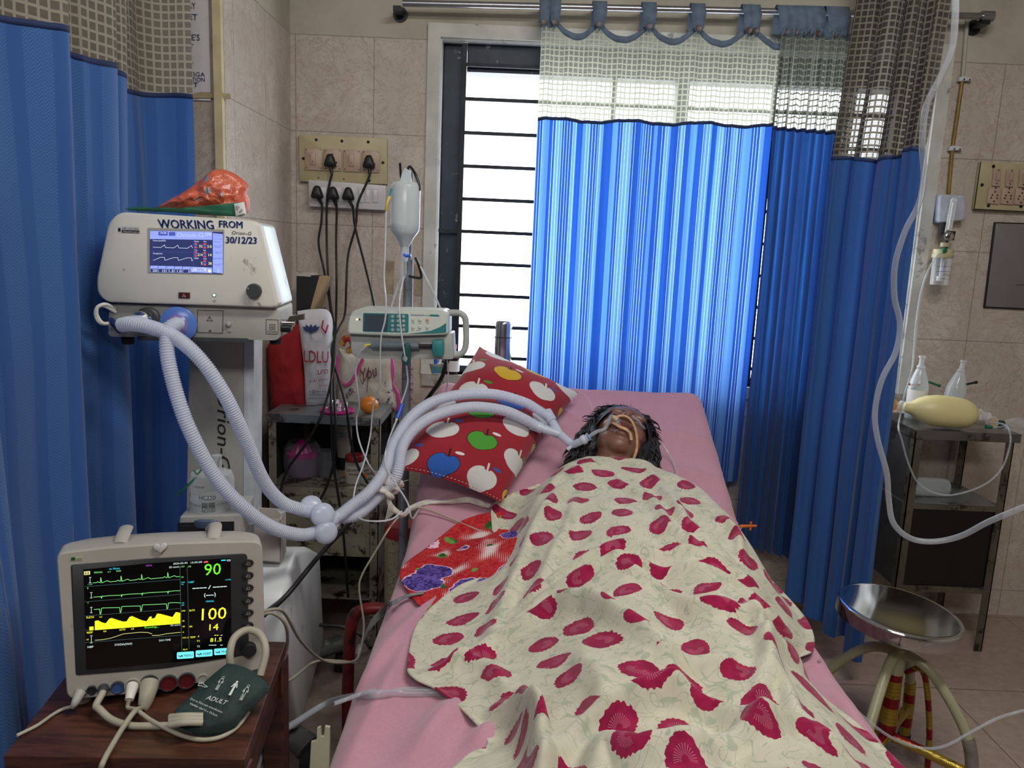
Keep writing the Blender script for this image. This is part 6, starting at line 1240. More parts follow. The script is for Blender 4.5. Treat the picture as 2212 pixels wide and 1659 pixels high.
for x0 in (290, 400, 510): bb = MB(); bb.slab(ow([(x0-8, 570), (x0+92, 575), (x0+92, 680), (x0-8, 675)], .003, .0412), WL.n*-.002, M_whp, .001); bb.build('socket', sb2)
for x0 in (620, 668, 722): bb = MB(); bb.slab(ow([(x0, 588), (x0+38, 591), (x0+38, 688), (x0, 685)], .001, .043), WL.n*-.004, M_whp, .001); bb.line(WL, [zw(x0, 588), zw(x0+38, 591), zw(x0+38, 688), zw(x0, 685)], .0012, M_grey, .0432, True); bb.build('switch', sb2)
cab = [((412, 385), .029, [(717, 375), (712, 395), (706, 440), (706, 540), (712, 640), (722, 715), (718, 780), (715, 850), (716, 905), (720, 1000), (735, 1100), (744, 1180), (752, 1290)], 'black plug in the second position of the yellowed board, cord hanging to the floor'),
       ((697, 395), .029, [(799, 376), (792, 395), (773, 440), (768, 490), (752, 550), (748, 620), (745, 680), (731, 712), (716, 760), (735, 830), (748, 880), (757, 950), (772, 1005), (795, 1045)], 'black plug at the right end of the yellowed board, cord curving across the bags'),
       ((324, 620), .045, [(695, 440), (694, 480), (688, 525), (699, 580), (710, 640), (718, 700), (724, 760), (714, 830), (693, 900), (660, 960), (618, 1020), (600, 1090)], 'black plug at the left of the white socket board, cord curving left to the floor'),
       ((440, 628), .045, [(727, 445), (726, 520), (727, 620), (725, 720), (720, 800), (724, 900), (722, 990), (706, 1050), (680, 1100)], 'black plug in the middle of the white socket board, cord hanging straight down'),
       ((552, 632), .045, [(762, 447), (767, 490), (785, 560), (800, 620), (809, 662), (814, 700)], 'black plug nearest the switches of the white board, cord going behind the syringe pump')]
for (cx, cy), off, pts, lab in cab:
    ct = WL.hit(*zw(cx, cy), off); t = thing('power_plug', lab, 'plug', ct, 'black plugs and cords at the wall boards'); k = .0178; b = MB()
    pr2 = [(-1.35, -.9), (-1.05, -1.2), (1.05, -1.2), (1.35, -.9), (1.2, -.2), (.75, 1.1), (.4, 1.6), (-.4, 1.6), (-.75, 1.1), (-1.2, -.2)]
    b.slab([ct+WL.r*(x*k)+WL.u*(z*k)+WL.n*.036 for x, z in rpoly(pr2, .5, 3)], WL.n*-.036, M_bcord, .010); b.build('plug_body', t)
    q = [ct+WL.n*.018+WL.u*(-.9*k)]; n = len(pts)
    for i, (x, y) in enumerate(pts):
        zz = W(x, y, Y=3.0).z; Y_ = 3.15 if y < 600 else (3.15-(y-600)/280*.57 if y < 880 else 2.58)
        if 'pump' in lab: Y_ = 3.14-(y-440)/260*.6
        q.append(W(x, y, Y=max(2.5, Y_)))
    b = MB(); b.tube(q, .0046, M_bcord, n=8); b.tube([q[0], q[1]], .0065, M_bcord, n=8, smooth=False); b.build('cord', t, angle=60)
for x0, y0, x1, y1, sd in ((832, 562, 852, 635, 'left'), (893, 570, 918, 640, 'right')): b = MB(); b.slab([WL.hit(x, y, .0014) for x, y in ((x0, y0), (x1, y0+3), (x1-2, y1), (x0+1, y1-2))], WL.n*-.001, pm('old_glue_tape', '#a3937a', .6, 0, .15, 20)); b.build('adhesive_tape', smooth=False, label='worn brown tape patch on the tiles just '+sd+' of the drip stand', cat='tape')
# ================= LOCKER AND THINGS ON IT =================
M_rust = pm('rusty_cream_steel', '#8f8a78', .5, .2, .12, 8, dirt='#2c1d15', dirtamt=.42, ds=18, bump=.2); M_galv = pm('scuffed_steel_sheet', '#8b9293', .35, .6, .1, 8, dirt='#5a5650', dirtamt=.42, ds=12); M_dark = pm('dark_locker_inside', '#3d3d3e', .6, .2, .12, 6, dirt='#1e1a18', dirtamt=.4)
lx0, lx1, ly0, ly1 = -.865, -.462, 2.66, 3.15; lk = thing('metal_locker', 'rusty steel bedside locker with an open middle shelf between the cart and the bed', 'locker', ((lx0+lx1)/2, 2.9, 0)); lz = .895
b = MB(); b.box((lx0, ly0, lz-.004), (lx1, ly1, lz), M_galv); b.box((lx0, ly0, lz-.03), (lx1, ly0+.003, lz-.004), M_galv); b.box((lx1-.003, ly0, lz-.03), (lx1, ly1, lz-.004), M_galv); b.box((lx0, ly1-.003, lz-.03), (lx1, ly1, lz+.0), M_galv); b.build('top_sheet', lk, smooth=False)
for x in (lx0+.002, lx1-.032):
    for y in (ly0+.005, ly1-.036): b = MB(); b.box((x, y, 0), (x+.03, y+.003, lz-.005), M_rust); b.box((x if x < -.7 else x+.027, y, 0), (x+.003 if x < -.7 else x+.03, y+.03, lz-.005), M_rust); b.build('post', lk, smooth=False)
sz = W(690, 1052, Y=2.67).z; b = MB(); b.box((lx0+.005, ly0+.004, sz-.006), (lx1-.005, ly1-.004, sz), M_rust); b.box((lx0+.03, ly0+.002, sz-.03), (lx1-.03, ly0+.006, sz), M_rust); b.build('shelf', lk, smooth=False)
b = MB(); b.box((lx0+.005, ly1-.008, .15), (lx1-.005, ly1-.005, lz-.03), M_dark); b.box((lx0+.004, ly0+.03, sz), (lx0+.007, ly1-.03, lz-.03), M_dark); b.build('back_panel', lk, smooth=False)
b = MB(); b.box((lx0+.032, ly0+.006, .37), (lx1-.034, ly0+.010, sz-.03), M_rust); b.box((lx0+.004, ly0+.01, .2), (lx0+.008, ly1-.01, sz), M_rust); b.box((lx1-.008, ly0+.03, .2), (lx1-.004, ly1-.01, sz), M_rust); b.box((lx0+.01, ly0+.01, .2), (lx1-.01, ly1-.01, .204), M_rust); b.build('lower_cabinet', lk, smooth=False)
# red and white cloth bag
BP = yawplane((-.75, 2.86, lz), 4); M_rb = pm('red_bag_cloth', '#9c1620', .75, 0, .12, 10, bump=.4, bs=40); M_wb = pm('white_bag_cloth', '#c6c6cb', .75, 0, .05, 10, bump=.4, bs=30); M_redp = pm('red_lettering', '#a82030', .6); M_bp = pm('dark_blue_print', '#273a66', .6)
bag = thing('shopping_bag', 'red and white cloth shopping bag with large red lettering standing on the metal locker', 'bag', BP.hit(650, 885))
b = MB(); puff(b, BP, [(578, 745), (600, 725), (640, 700), (652, 700), (656, 800), (664, 886), (640, 887), (592, 886), (586, 860), (580, 800)], .035, M_rb, .006, 3, back=3.2, pw_=.4); b.build('red_panel', bag, angle=60)
b = MB(); puff(b, BP, [(642, 672), (675, 668), (712, 674), (716, 740), (712, 800), (714, 868), (690, 876), (663, 887), (657, 800), (648, 720)], .04, M_wb, .006, 4, back=3.0, pw_=.4); wpn = b.build('white_panel', bag, angle=60)
b = MB(); BO = .047; b.text(BP, 'LDLU', (662, 778), (714, 780), 26, M_redp, BO); b.text(BP, 'LPD', (691, 804), (713, 803), 10, M_redp, BO, shear=.2); b.text(BP, '9-4, sinot', (673, 822), (712, 816), 5, M_redp, BO, shear=.2); b.text(BP, 'pmma', (695, 829), (714, 829), 4.5, M_redp, BO); b.text(BP, 'x@xx.xa', (672, 843), (710, 843), 6, M_bp, BO); b.text(BP, 'OOOOOOOO', (672, 850), (710, 850), 5, M_bp, BO); b.text(BP, 'AAAAAAAAA', (672, 857), (710, 857), 4, M_bp, BO)
for dx, an in ((0, 0), (-7, -.5), (7, .5), (-10, -1.0), (10, 1.0)):
    c = (677+dx*.6, 712-abs(dx)*.1); k = [(c[0]+math.sin(an+0)*y*1.0+x*math.cos(an), c[1]-y*math.cos(an)+x*math.sin(an)) for x, y in ((0, -6), (4.2, 3), (3.4, 9), (0, 15), (-3.4, 9), (-4.2, 3))]; b.quad([BP.hit(*p, BO+.0002*dx/7) for p in k][::-1], M_bp)
b.line(BP, [(677, 715), (676, 724), (680, 729)], .0018, M_bp, BO); b.line(BP, [(703, 690), (700, 705), (708, 716), (713, 700)], .005, M_redp, BO); b.build('bag_lettering', wpn, smooth=False)
# cream gift bag with pink edge
GP = yawplane((-.55, 2.95, lz), -4); M_gb = Mat('printed_cream_cloth'); v = M_gb.coord(); M_gb.color(M_gb.mix(M_gb.noise(v, 22, 3, .6, 1).step(.60, .66)*X(M_gb.nt, M_gb.xyz()[2].k).lt(lz+.09), M_gb.mix(M_gb.noise(v, 9, 3).step(.4, .7), lin('#b5ada0'), lin('#c8c2b6')), lin('#3c4f6a'))); M_gb.set(Roughness=.8); M_gb = M_gb.m
M_pinkc = pm('pink_trim', '#c4508c', .6, 0, .1, bump=.3); gbg = thing('gift_bag', 'cream printed cloth bag with pink edge and handles standing behind the orange fruit', 'bag', GP.hit(790, 880))
b = MB(); puff(b, GP, [(732, 752), (760, 764), (800, 772), (842, 765), (846, 800), (850, 840), (858, 880), (835, 884), (760, 880), (730, 870), (728, 800)], .035, M_gb, .007, 6, back=2.0, pw_=.4); b.build('bag_body', gbg, angle=60)
b = MB(); b.tube([GP.hit(x, y, .0) for x, y in ((843, 766), (848, 800), (846, 828), (858, 850), (861, 876), (853, 886))], .009, M_pinkc, n=10, sq=.6); b.build('edge_trim', gbg, angle=60)
b = MB(); b.tube([GP.hit(x, y, .04) for x, y in ((737, 765), (736, 800), (745, 824), (760, 826), (775, 805), (790, 772))], .0065, M_pinkc, n=8, sq=.4); b.build('handle', gbg, angle=60)
b = MB(); M_script = pm('maroon_script', '#6a2a44', .6); b.text(GP, 'ank', (748, 862), (774, 842), 13, M_script, .044, shear=.4); b.text(GP, 'You', (786, 822), (820, 808), 26, M_script, .044, shear=.35); b.line(GP, [(786, 792), (784, 812), (790, 826), (797, 812), (803, 790), (800, 830), (799, 843)], .0022, M_script, .044); b.build('bag_lettering', gbg, smooth=False)
MB().tube([GP.hit(x, y, .0) for x, y in ((738, 745), (745, 733), (757, 732), (764, 748), (752, 760))], .013, pm('yellow_red_wrapper', '#b59a3c', .4, 0, .1, 20, dirt='#9c2a2a', dirtamt=.5, ds=10), n=10).build('snack_wrapper', label='small yellow and red wrapper poking out of the cream gift bag', cat='wrapper')
# orange, lid, bangles
M_org = Mat('orange_peel'); v = M_org.coord(); M_org.color(M_org.mix(M_org.noise(v, 20, 3), lin('#c8701c'), lin('#df8a2c'))); M_org.set(Roughness=.35); M_org.bump(M_org.noise(v, 240, 2), .3, .001); M_org = M_org.m
oc = W(797, 863, Y=2.735); r_ = .0345; oz = lz+.031; f_ = thing('orange', 'ripe orange sitting on the right front corner of the metal locker', 'fruit', (oc.x, oc.y, lz)); oc.z = oz
b = MB(); b.lathe([(r_*math.sin(t)*(1-.02*math.cos(t)), -r_*.9*math.cos(t)-(.0 if 0 else 0)) for t in [PI*(.03+.94*i/24) for i in range(25)]], oc, M_org, n=32); b.build('fruit', f_, angle=60); MB().lathe([(.002, 0), (.0025, .003), (0, .003)], (oc.x, oc.y, oz+.0305), M_green, n=8).build('stem', f_)
pc_ = W(735, 884, z=lz); M_pinkp = pm('pink_plastic', '#c02a88', .3, 0, .05); MB().lathe([(.058, 0), (.062, .003), (.062, .009), (.056, .010), (.052, .006), (0, .006)], (pc_.x, 2.735, lz+.0005), M_pinkp, n=40).build('pink_dish', angle=40, label='round pink plastic dish lying on the locker under the steel ring stack', cat='dish')
for k in range(6):
    b = MB(); ct = Vector((pc_.x+.004+random.uniform(-.002, .002), 2.735, lz+.0108+.0052*k)); R_ = .034-.0006*k; b.tube([ct+Vector((R_*math.cos(a), R_*math.sin(a), 0)) for a in [i*2*PI/40 for i in range(41)]], .0024, M_chrome, n=8, smooth=False, cap=False); b.build('bangle', angle=60, label=('lowest', 'second lowest', 'third lowest', 'third highest', 'second highest', 'topmost')[k]+' shiny steel ring of the stack on the pink lid', cat='ring', group='steel rings stacked on the pink lid')
# middle shelf things
jc = W(652, 1045, Y=2.79); jx, jy = jc.x, 2.80; M_pjar = pm('mauve_jug_plastic', '#85708a', .35, 0, .06, alpha=.93); ju = thing('juicer', 'pink and mauve hand juicer in a clear bag on the middle locker shelf', 'juicer', (jx, jy, sz))
b = MB(); b.lathe([(.044, .001), (.052, .006), (.056, .04), (.057, .078), (.055, .080)], (jx, jy, sz), M_pjar, n=36); b.build('jug', ju); b = MB(); b.lathe([(.0585, .078), (.060, .082), (.060, .092), (.056, .094)], (jx, jy, sz), M_pinkp, n=36); b.build('rim', ju)
b = MB(); rings = []
for i in range(13):
    t = i/12; z = .093+.048*t; r0 = .040*(1-t)**.65+.001; rings.append([Vector((jx-.004+r0*(1+.07*math.cos(10*a))*math.cos(a), jy+r0*(1+.07*math.cos(10*a))*math.sin(a), sz+z)) for a in [j*2*PI/60 for j in range(60)]])
b.loft(rings, M_pinkp); b.build('reamer', ju, angle=60)
b = MB(); b.tube([(jx+.055, jy, sz+.085), (jx+.078, jy-.01, sz+.08), (jx+.072, jy-.01, sz+.03), (jx+.056, jy, sz+.02)], .006, M_dgrey, n=10); b.build('handle', ju)
b = MB(); b.lathe([(.062, .001), (.067, .03), (.070, .07), (.066, .11), (.05, .135)], (jx, jy, sz), clear('clear_bag_film', '#cfd2d6', .06, .15, .35), n=14, cap=(False, False)); b.build('film_bag', ju, angle=20)
M_cloud = pm('cloudy_jug', '#7e8086', .3, 0, .06, alpha=.7); b = MB(); mx_ = W(702, 1030, Y=2.80).x; b.lathe([(.022, .001), (.026, .01), (.029, .10), (.031, .102)], (mx_, 2.80, sz), M_cloud, n=24); b.build('measuring_cup', angle=50, label='cloudy plastic measuring cup beside the mauve juicer on the locker shelf', cat='cup')
cxp = W(740, 1000, Y=2.90).x; M_cup = pm('paper_cup_stock', '#b5b3ac', .6, 0, .04); M_cupp = pm('teal_cup_print', '#5f8f8c', .6); M_cupo = pm('orange_cup_print', '#b9936c', .6)
for k in range(6):
    z0 = sz+.04+.0105*k; b = MB(); lab = ('lowest', 'second lowest', 'third lowest', 'third from the top', 'second from the top', '')[k]+' paper cup of the stack behind the red-lidded jar'
    b.lathe([(.023, 0), (.0315, .078), (.033, .080), (.0315, .082)], (cxp, 2.92, z0), M_cup if k < 5 else M_cup, n=28)
    if k == 5: 
        b.lathe([(.0285, .040), (.0318, .075)], (cxp, 2.92, z0), M_cupo, n=28, cap=(False, False)); lab = 'topmost paper cup of the stack with orange band and teal ring print'
        b.lathe([(.011, 0), (.013, 0)], (cxp, 2.92-.0325, z0+.056), M_cupp, (0, -1, .1), 20, cap=(False, False)); b._disc((cxp, 2.92-.0325, z0+.056), .007, (0, -1, .1), M_cupp, 16)
    b.build('paper_cup', angle=50, label=lab, cat='cup', group='stacked paper cups on the locker shelf')
MB().lathe([(.026, 0), (.030, .004), (.031, .045), (.028, .047)], (cxp, 2.92, sz+.0005-.0), pm('dark_tin', '#1c1d22', .4), n=24).build('tin', angle=50, label='short dark tin under the paper cup stack on the locker shelf', cat='tin')
jr = W(765, 1045, Y=2.74); jr.z = sz; jar = thing('jar', 'clear jar of white powder with red lid and black handwriting on the locker shelf', 'jar', jr); M_pow = pm('cream_powder', '#b5aa92', .8, 0, .08, 30)
MB().lathe([(.030, .001), (.034, .006), (.034, .072), (.031, .082), (.029, .084)], jr, M_clr2, n=32).build('glass_body', jar, angle=50); MB().lathe([(.031, .003), (.0325, .008), (.0325, .068)], jr, M_pow, n=32).build('contents', jar); MB().lathe([(.032, .084), (.033, .086), (.033, .104), (.031, .107)], jr, pm('red_jar_lid', '#8c1c22', .35), n=32).build('lid', jar, angle=40)
b = MB(); JPn = Plane(jr+Vector((0, -.0352, .0)), (1, 0, 0), (0, 0, 1)); b.text(JPn, 'Gueny', (749, 1019), (781, 1017), 6.5, M_blk, .0); b.text(JPn, 'omy', (753, 1026), (776, 1027), 5, M_blk, .0); b.build('handwriting', jar, smooth=False)
MB().lathe([(.012, 0), (.014, .004), (.014, .02), (.012, .022)], (W(817, 985, Y=2.78).x, 3.0, sz+.0), M_green, n=20).build('bottle_cap', angle=40, label='small green cap at the right rear of the locker shelf', cat='cap')
ob_ = MB(); oz1 = W(742, 1036, Y=2.80); ob_.cyl((oz1.x, 2.80, sz+.009), (W(792, 1036, Y=2.80).x, 2.80, sz+.009), .0085, pm('orange_plastic', '#c85c24', .4), n=16); ob_.build('orange_tube', angle=40, label='orange plastic tube lying behind the red-lidded jar', cat='tube')
# dark box standing on the wall side behind the bags
DB = yawplane((-.86, 3.0, 1.2), -6); b = MB(); b.slab([DB.hit(x, y) for x, y in ((640, 592), (692, 597), (672, 668), (640, 668))], backv(DB, .08), M_blk, .002); b.slab([DB.hit(x, y, .001) for x, y in ((690, 596), (702, 600), (678, 668), (670, 668))], backv(DB, .09), pm('brown_card', '#a08a68', .8, 0, .1), .001); b.slab([DB.hit(x, y, .001) for x, y in ((640, 586), (668, 590), (672, 598), (640, 596))], backv(DB, .09), M_card, .001)
b.slab([DB.hit(x, y) for x, y in ((640, 668), (690, 668), (690, 700), (640, 700))], backv(DB, .08), M_blk); b.build('cardboard_box', smooth=False, label='black cardboard box with torn brown edges leaning behind the red and white bag', cat='box')
bnx = W(832, 1200, Y=2.6).x+.06; bnz = W(850, 1148, Y=2.6).z; t = thing('waste_bin', 'slim cream patterned bin with red lid between the locker and the bed', 'bin', (bnx, 2.6, 0)); M_bin = Mat('cream_scroll_print'); M_bin.color(M_bin.mix((M_bin.noise(M_bin.coord(), 26, 2, .5, 1.5)-.5).abs().lt(.012), lin('#b5ab90'), lin('#6f6650'))); M_bin = M_bin.m
MB().lathe([(.045, 0), (.06, .01), (.062, bnz-.01)], (bnx, 2.6, 0), M_bin, n=32).build('bin_body', t, angle=50); MB().lathe([(.063, bnz-.01), (.064, bnz+.01), (.05, bnz+.03), (0, bnz+.034)], (bnx, 2.6, 0), M_redp, n=32).build('lid', t, angle=40)
# ================= WINDOW SILL THINGS =================
fx = W(1086, 760, Y=3.2); M_flask = pm('steel_flask', '#b5b8bc', .22, 1, .03); fl = thing('steel_flask', 'brushed steel vacuum flask standing on the window sill above the apple pillow', 'flask', (fx.x, 3.265, WZ0))
fxx = (fx.x, 3.2, WZ0); ft = W(1086, 691, Y=3.2).z-WZ0; fb = W(1086, 727, Y=3.2).z-WZ0
MB().lathe([(.036, 0), (.0375, .004), (.0375, fb-.003)], fxx, M_flask, n=40).build('body', fl, angle=40); MB().lathe([(.0385, fb-.003), (.0385, fb)], fxx, M_blk, n=40).build('band', fl); MB().lathe([(.0365, fb), (.0365, ft-.016), (.034, ft-.005), (.028, ft), (0, ft)], fxx, M_flask, n=40).build('lid', fl, angle=40)
bx_ = W(980, 800, Y=3.24); mb_ = thing('medicine_bottle', 'dark brown medicine bottle with white label and red cap on the window sill', 'bottle', (bx_.x, 3.23, WZ0)); bo = (bx_.x, 3.215, WZ0); MB().lathe([(.024, 0), (.026, .004), (.026, .07), (.02, .085), (.010, .10), (.010, .115)], bo, pm('brown_glass', '#2a1418', .12), n=28).build('glass', mb_, angle=50); MB().lathe([(.012, .108), (.012, .125), (0, .125)], bo, M_redp, n=20).build('cap', mb_, angle=40); MB().lathe([(.0265, .012), (.0265, .058)], bo, M_lab, n=28, cap=(False, False)).build('label_band', mb_)
cx_ = W(941, 830, Y=3.2); cu2 = thing('ice_cream_cup', 'small white and green paper cup of blue wrappers at the left of the window sill', 'cup', (cx_.x, 3.2, WZ0)); cb = (cx_.x, 3.2, WZ0-.0)
b = MB(); b.lathe([(.022, 0), (.030, .042), (.032, .044)], cb, M_cup, n=28); b.lathe([(.0235, .006), (.0292, .034)], cb, pm('green_cup_print', '#6f9c52', .6, 0, .2, 12, dirt='#3a7fb0', dirtamt=.5, ds=18), n=28, cap=(False, False)); b.build('cup_body', cu2, angle=50)
b = MB(); 
for k in range(5): a = k*1.3; b.tube([(cb[0]+.012*math.cos(a), cb[1]+.012*math.sin(a), cb[2]+.036), (cb[0]+.018*math.cos(a+1), cb[1]+.018*math.sin(a+1), cb[2]+.055), (cb[0]+.006*math.cos(a), cb[1], cb[2]+.062+.005*k)], .006, M_blue if k % 2 else M_lab, n=6)
b.build('wrappers', cu2, angle=20)
# ================= RIGHT WALL =================
def zr(x, y): return (1900+x/4.147, 300+y/4.147)
pj = [WL.hit(2094, 60, .012), WL.hit(2080, 173, .012), WL.hit(2058, 322, .012), WL.hit(2050, 425, .012)]
M_brass = pm('ochre_gas_pipe', '#8c7434', .45, .2, .12); M_wpipe = pm('painted_pipe', '#b6ae9e', .6); t = thing('gas_pipe', 'thin ochre gas pipe running down the right wall into the white outlet box', 'pipe', pj[-1])
pjs = [WL.hit(2090, 48, .012), WL.hit(2080, 170, .012)]
xs_ = [W(2090, 40, Y=3.187), W(2079, 172, Y=3.187), W(2048, 430, Y=3.187)]
MB().tube([xs_[1], W(2057, 323, Y=3.187), xs_[2]], .0075, M_brass, smooth=False).build('lower_pipe', t); MB().tube([xs_[0], xs_[1]], .0075, M_wpipe, smooth=False).build('upper_pipe', t)
for x, y in ((2079, 174), (2058, 323)):
    b = MB(); q = [WL.hit(x+dx, y+dy, .022) for dx, dy in ((-13, -4), (-6, -7), (6, -6), (14, -3), (14, 4), (6, 3), (-6, 3), (-13, 4))]; b.slab(q, WL.n*-.021, M_whp, .002); b.disc(WL.hit(x-3, y, .0226), .0035, WL.n, M_hole, 10); b.disc(WL.hit(x+9, y+1, .0226), .0035, WL.n, M_hole, 10); b.build('pipe_clip', t)
ob2 = thing('gas_outlet_box', 'white wall box for the oxygen outlet at the right of the window', 'outlet box', WL.hit(2040, 483)); b = MB(); b.slab(outline(WL, [(2017, 421), (2072, 424), (2070, 477), (2013, 483)], .012, .05), WL.n*-.05, pm('white_outlet_plastic', '#b9c0cc', .35), .008); b.build('box', ob2)
fm = thing('oxygen_flowmeter', 'clear flow meter tube with cream-lidded humidifier bottle hanging from the white outlet box', 'flow meter', W(2035, 615, Y=3.11))
FY = 3.115
def wf_(x, y, Y=FY): return W(x, y, Y=Y)
b = MB(); b.cyl(wf_(2048, 502), wf_(2061, 431), .0125, M_clr2, n=20); b.cyl(wf_(2049, 496), wf_(2060, 437), .0045, M_lab, n=12); b.cyl(wf_(2060, 434), wf_(2062, 428), .011, M_clr2, r1=.008, n=20); b.build('flow_tube', fm)
b = MB(); c = wf_(2050, 508, FY); b.slab([c+Vector((x, -.014, z)) for x, z in ((-.018, -.020), (.016, -.020), (.018, .016), (-.016, .016))], Vector((0, .028, 0)), M_blk, .002); b.cyl(c+Vector((0, 0, 0)), Vector((c.x, 3.15, c.z)), .008, M_chrome, n=16); b.cyl(Vector((c.x-.012, 3.15, c.z+.0)), Vector((c.x-.012, 3.15, c.z+.05)), .012, M_blk); b.build('valve_block', fm)
b = MB(); kc = wf_(2048, 511, FY-.015); b.lathe([(.017, 0), (.018, .004), (.018, .012), (.014, .015), (0, .015)], kc, M_chrome, (0, -1, .1), 8); b.text(Plane(kc+Vector((0, -.0156, 0)), (1, 0, 0), (0, 0, 1)), '2O', (2044, 514), (2052, 514), 6, M_blk, .0004); b.build('flow_knob', fm)
b = MB(); c = wf_(2042, 528); b.lathe([(.018, -.010), (.018, .006), (.009, .008)], c, pm('cream_ring', '#b5a987', .45), n=20); b.cyl(wf_(2044, 536), wf_(2045, 520), .006, M_blk); b.build('coupling', fm)
b = MB(); hb0 = wf_(2036, 556); b.lathe([(.038, -.002), (.0395, 0), (.0395, .012), (.037, .014), (.037, .030), (.034, .032)], hb0, pm('cream_lid', '#c2b88f', .45), n=36); b.build('lid', fm, angle=40)
b = MB(); b.lathe([(.032, -.108), (.033, -.104), (.035, -.002)], hb0, M_clr2, n=36); hbb = b.build('humidifier_bottle', fm, angle=40); b = MB(); b.cyl(hb0+Vector((.002, 0, 0)), hb0+Vector((.002, 0, -.075)), .007, M_conn, n=14); b.cyl(hb0+Vector((.002, 0, -.075)), hb0+Vector((.002, 0, -.092)), .014, M_lab, n=18); b.build('dip_tube', hbb)
b = MB(); HPl = Plane(hb0+Vector((0, -.0355, 0)), (1, 0, 0), (0, 0, 1)); b.line(HPl, [(2023, 575), (2034, 575)], .001, M_blk, 0); b.line(HPl, [(2044, 576), (2056, 577)], .001, M_blk, 0); b.line(HPl, [(2022, 586), (2054, 587)], .0012, M_blk, 0); b.line(HPl, [(2018, 602), (2053, 604)], .001, M_blk, 0); b.text(HPl, 'MAX', (2037, 577), (2043, 577), 3, M_blk, 0); b.text(HPl, 'FOR-ALL', (2040, 595), (2052, 596), 4, M_blk, 0); b.text(HPl, 'MIN', (2033, 603), (2040, 603), 3, M_blk, 0); b.build('level_marks', hbb, smooth=False)
b = MB(); b.lathe([(.009, 0), (.010, .004), (.010, .014), (.006, .018)], wf_(2037, 541, 3.088), M_green, (0, -1, .1), 16); b.build('green_nipple', fm)
b = MB(); b.tube([wf_(2034, 544, 3.07), wf_(2020, 558, 3.05), wf_(2003, 590, 3.03), wf_(1990, 630, 3.02), wf_(1980, 690, 3.0), wf_(1975, 750, 2.98), wf_(1970, 800, 2.95), wf_(1955, 850, 2.93), wf_(1944, 900, 2.90), W(1941, 925, Y=2.77), W(1948, 950, Y=2.74), W(1962, 1000, Y=2.72), W(1985, 1045, Y=2.70), W(2030, 1068, Y=2.68), W(2075, 1066, Y=2.68), W(2130, 1045, Y=2.7), W(2165, 1010, Y=2.72), W(2182, 960, Y=2.74), W(2180, 930, Y=2.76), W(2168, 917, Y=2.80), W(2140, 912, Y=2.86)], .0034, M_clear, n=10, res=8); b.build('oxygen_tube', angle=60, label='thin clear oxygen tube hanging from the humidifier bottle and looping below the trolley top', cat='tube')
sb3 = thing('switch_board', 'pale yellow board of switches over five-pin sockets at the right frame edge', 'switch board', WL.hit(2160, 455))
b = MB(); b.slab(ow([(877, 213), (1400, 235), (1380, 660), (818, 632)], .002, .022, zr), WL.n*-.022, M_bake, .002); b.line(WL, [zr(877, 213), zr(818, 632), zr(1380, 660)], .004, M_blk, .0226); screws(b, WL, zr, ((990, 252), (1280, 265), (888, 417), (945, 601), (1235, 608)), .007, .023); b.build('board', sb3)
for i in range(4):
    x0 = 975+118*i; k = 5*i; bb = MB(); bb.slab(ow([(x0+8, 270+k), (x0+78, 273+k), (x0+68, 432+k), (x0-6, 428+k)], .004, .030, zr), WL.n*-.007, M_sw, .002); screws(bb, WL, zr, ((x0+50, 288+k), (x0+34, 405+k)), .0028, .0306); so = bb.build('switch', sb3); bb = MB(); bb.slab(ow([(x0+30, 305+k), (x0+66, 307+k), (x0+58, 380+k), (x0+24, 378+k)], .002, .035, zr), WL.n*-.005, M_sw, .002); bb.build('rocker', so)
    x0 = 930+120*i; bb = MB(); bb.slab(ow([(x0+12, 436+k), (x0+112, 440+k), (x0+104, 590+k), (x0-8, 582+k)], .004, .030, zr), WL.n*-.007, M_sw, .002); screws(bb, WL, zr, ((x0+70, 446+k), (x0+64, 480+k), (x0+40, 507+k), (x0+84, 510+k), (x0+30, 532+k), (x0+82, 536+k), (x0+54, 564+k)), .0034, .0306); bb.build('socket', sb3)
wpn2 = thing('wall_panel', 'grey metal wall panel with dark border at the right frame edge below the switches', 'panel', WL.hit(2170, 665)); b = MB(); b.slab(ow([(1020, 745), (1500, 760), (1480, 1540), (925, 1512)], .002, .008, zr), WL.n*-.008, M_blk, .001); b.build('border', wpn2); b = MB(); b.slab(ow([(1032, 757), (1500, 772), (1480, 1525), (938, 1500)], .002, .010, zr), WL.n*-.004, pm('grey_panel', '#7b7476', .5, 0, .05, 6), .001); b.line(WL, [zr(1205, 1306), zr(1300, 1310)], .002, M_blk, .0104); b.build('cover', wpn2)
# ================= TROLLEY AND THINGS ON IT =================
def zt_(x, y): return (1720+x/3.317, 700+y/3.317)
M_leg = pm('worn_olive_steel', '#5c564a', .5, .3, .15, 10, dirt='#2b2823', dirtamt=.42, ds=14); M_ttop = pm('stained_steel_top', '#777573', .22, .75, .12, 5, dirt='#4a4642', dirtamt=.4, ds=6)
tx0, tx1, ty0, ty1, tzz = 1.485, 1.92, 2.79, 3.185, .893
A = W(*zt_(862, 760), z=tzz); tx0 = A.x-.002; ty0 = A.y
tr = thing('steel_trolley', 'dark steel bedside trolley with open shelf and lower cabinet at the right wall', 'trolley', ((tx0+tx1)/2, 3.0, 0))
b = MB(); b.box((tx0, ty0, tzz-.004), (tx1+.02, ty1, tzz), M_ttop); b.box((tx0, ty0, tzz-.034), (tx1+.02, ty0+.003, tzz-.004), M_ttop); b.box((tx0, ty0, tzz-.034), (tx0+.003, ty1, tzz-.004), M_ttop); b.build('top_sheet', tr, smooth=False)
